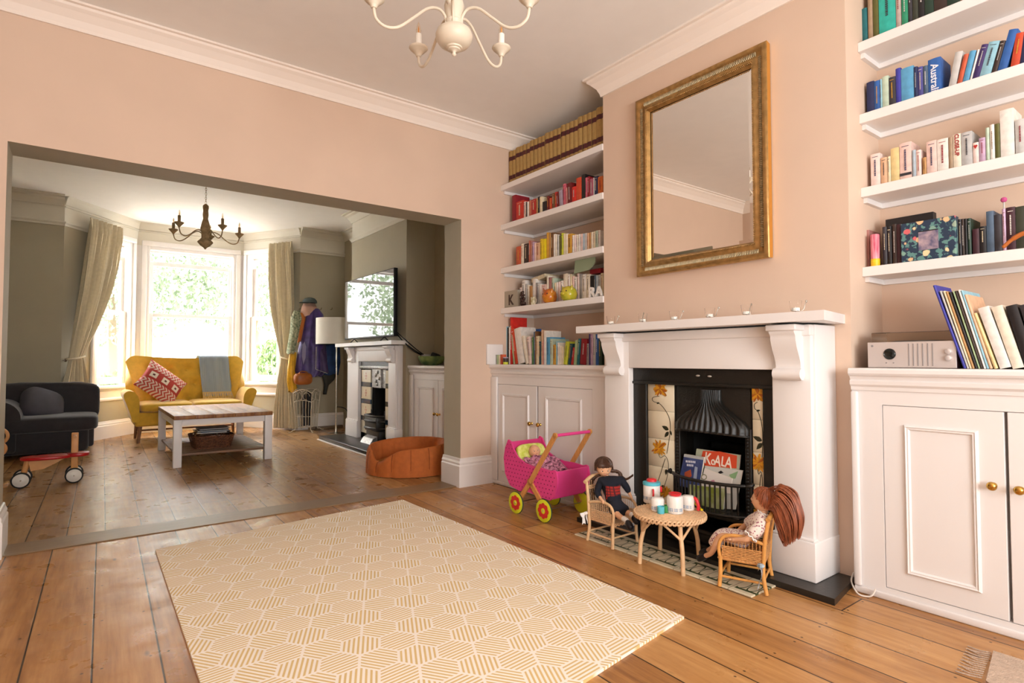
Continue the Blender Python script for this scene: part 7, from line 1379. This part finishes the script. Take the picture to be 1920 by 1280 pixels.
curtain('oatmeal curtain tied back at the right side of the bay window', (XA1, YF), (BX1, BY), (-0.866, -0.5), [(2.72, 546, 501, .025, .07), (2.60, 546, 503, .035, .09), (2.2, 548, 505, .035, .11), (1.8, 549, 509, .034, .12), (1.4, 547, 518, .030, .12), (1.03, 544, 528, .024, .12), (0.75, 548, 522, .030, .12), (0.4, 553, 517, .034, .12), (0.03, 556, 515, .034, .12)], 6, .03, 0)
mb = MB(); mb.ell((-0.17, 8.50, 1.0), (0.02, 0.02, 0.02), 10, 8); mb.cyl((-0.19, 8.46, 1.0), (-0.17, 8.50, 1.0), 0.006, n=8); o = mb.build('tieback_hook', M_rust); tag(o, 'small dark curtain tieback knob left of the left curtain', 'hook')
# ================= OUTSIDE THE BAY =================
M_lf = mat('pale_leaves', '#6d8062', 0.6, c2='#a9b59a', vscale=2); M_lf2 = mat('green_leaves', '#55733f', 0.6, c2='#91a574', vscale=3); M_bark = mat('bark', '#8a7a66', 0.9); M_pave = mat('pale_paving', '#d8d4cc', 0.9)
mb = MB(); mb.box(-14, 16, 9.8, 40, -0.75, -0.70); o = mb.build('pavement', M_pave); o['kind'] = 'structure'
def leaves(n, c, r, size, seed, shape='ell'):
    rnd = random.Random(seed); mb = MB()
    for i in range(n):
        while True:
            p = Vector((rnd.uniform(-1, 1), rnd.uniform(-1, 1), rnd.uniform(-1, 1)))
            if shape == 'box' or 0.35 < p.length < 1: break
        p = Vector(c)+Vector((p.x*r[0], p.y*r[1], p.z*r[2])); E_ = Euler((rnd.uniform(0, 6), rnd.uniform(0, 6), rnd.uniform(0, 6))).to_matrix(); s = size*rnd.uniform(0.6, 1.3)
        mb.add([p+E_ @ Vector(q) for q in ((-s, 0, 0), (0, s*0.5, s*0.1), (s, 0, 0), (0, -s*0.5, s*0.1))], [[0, 1, 2, 3]])
    return mb
TL_ = 0
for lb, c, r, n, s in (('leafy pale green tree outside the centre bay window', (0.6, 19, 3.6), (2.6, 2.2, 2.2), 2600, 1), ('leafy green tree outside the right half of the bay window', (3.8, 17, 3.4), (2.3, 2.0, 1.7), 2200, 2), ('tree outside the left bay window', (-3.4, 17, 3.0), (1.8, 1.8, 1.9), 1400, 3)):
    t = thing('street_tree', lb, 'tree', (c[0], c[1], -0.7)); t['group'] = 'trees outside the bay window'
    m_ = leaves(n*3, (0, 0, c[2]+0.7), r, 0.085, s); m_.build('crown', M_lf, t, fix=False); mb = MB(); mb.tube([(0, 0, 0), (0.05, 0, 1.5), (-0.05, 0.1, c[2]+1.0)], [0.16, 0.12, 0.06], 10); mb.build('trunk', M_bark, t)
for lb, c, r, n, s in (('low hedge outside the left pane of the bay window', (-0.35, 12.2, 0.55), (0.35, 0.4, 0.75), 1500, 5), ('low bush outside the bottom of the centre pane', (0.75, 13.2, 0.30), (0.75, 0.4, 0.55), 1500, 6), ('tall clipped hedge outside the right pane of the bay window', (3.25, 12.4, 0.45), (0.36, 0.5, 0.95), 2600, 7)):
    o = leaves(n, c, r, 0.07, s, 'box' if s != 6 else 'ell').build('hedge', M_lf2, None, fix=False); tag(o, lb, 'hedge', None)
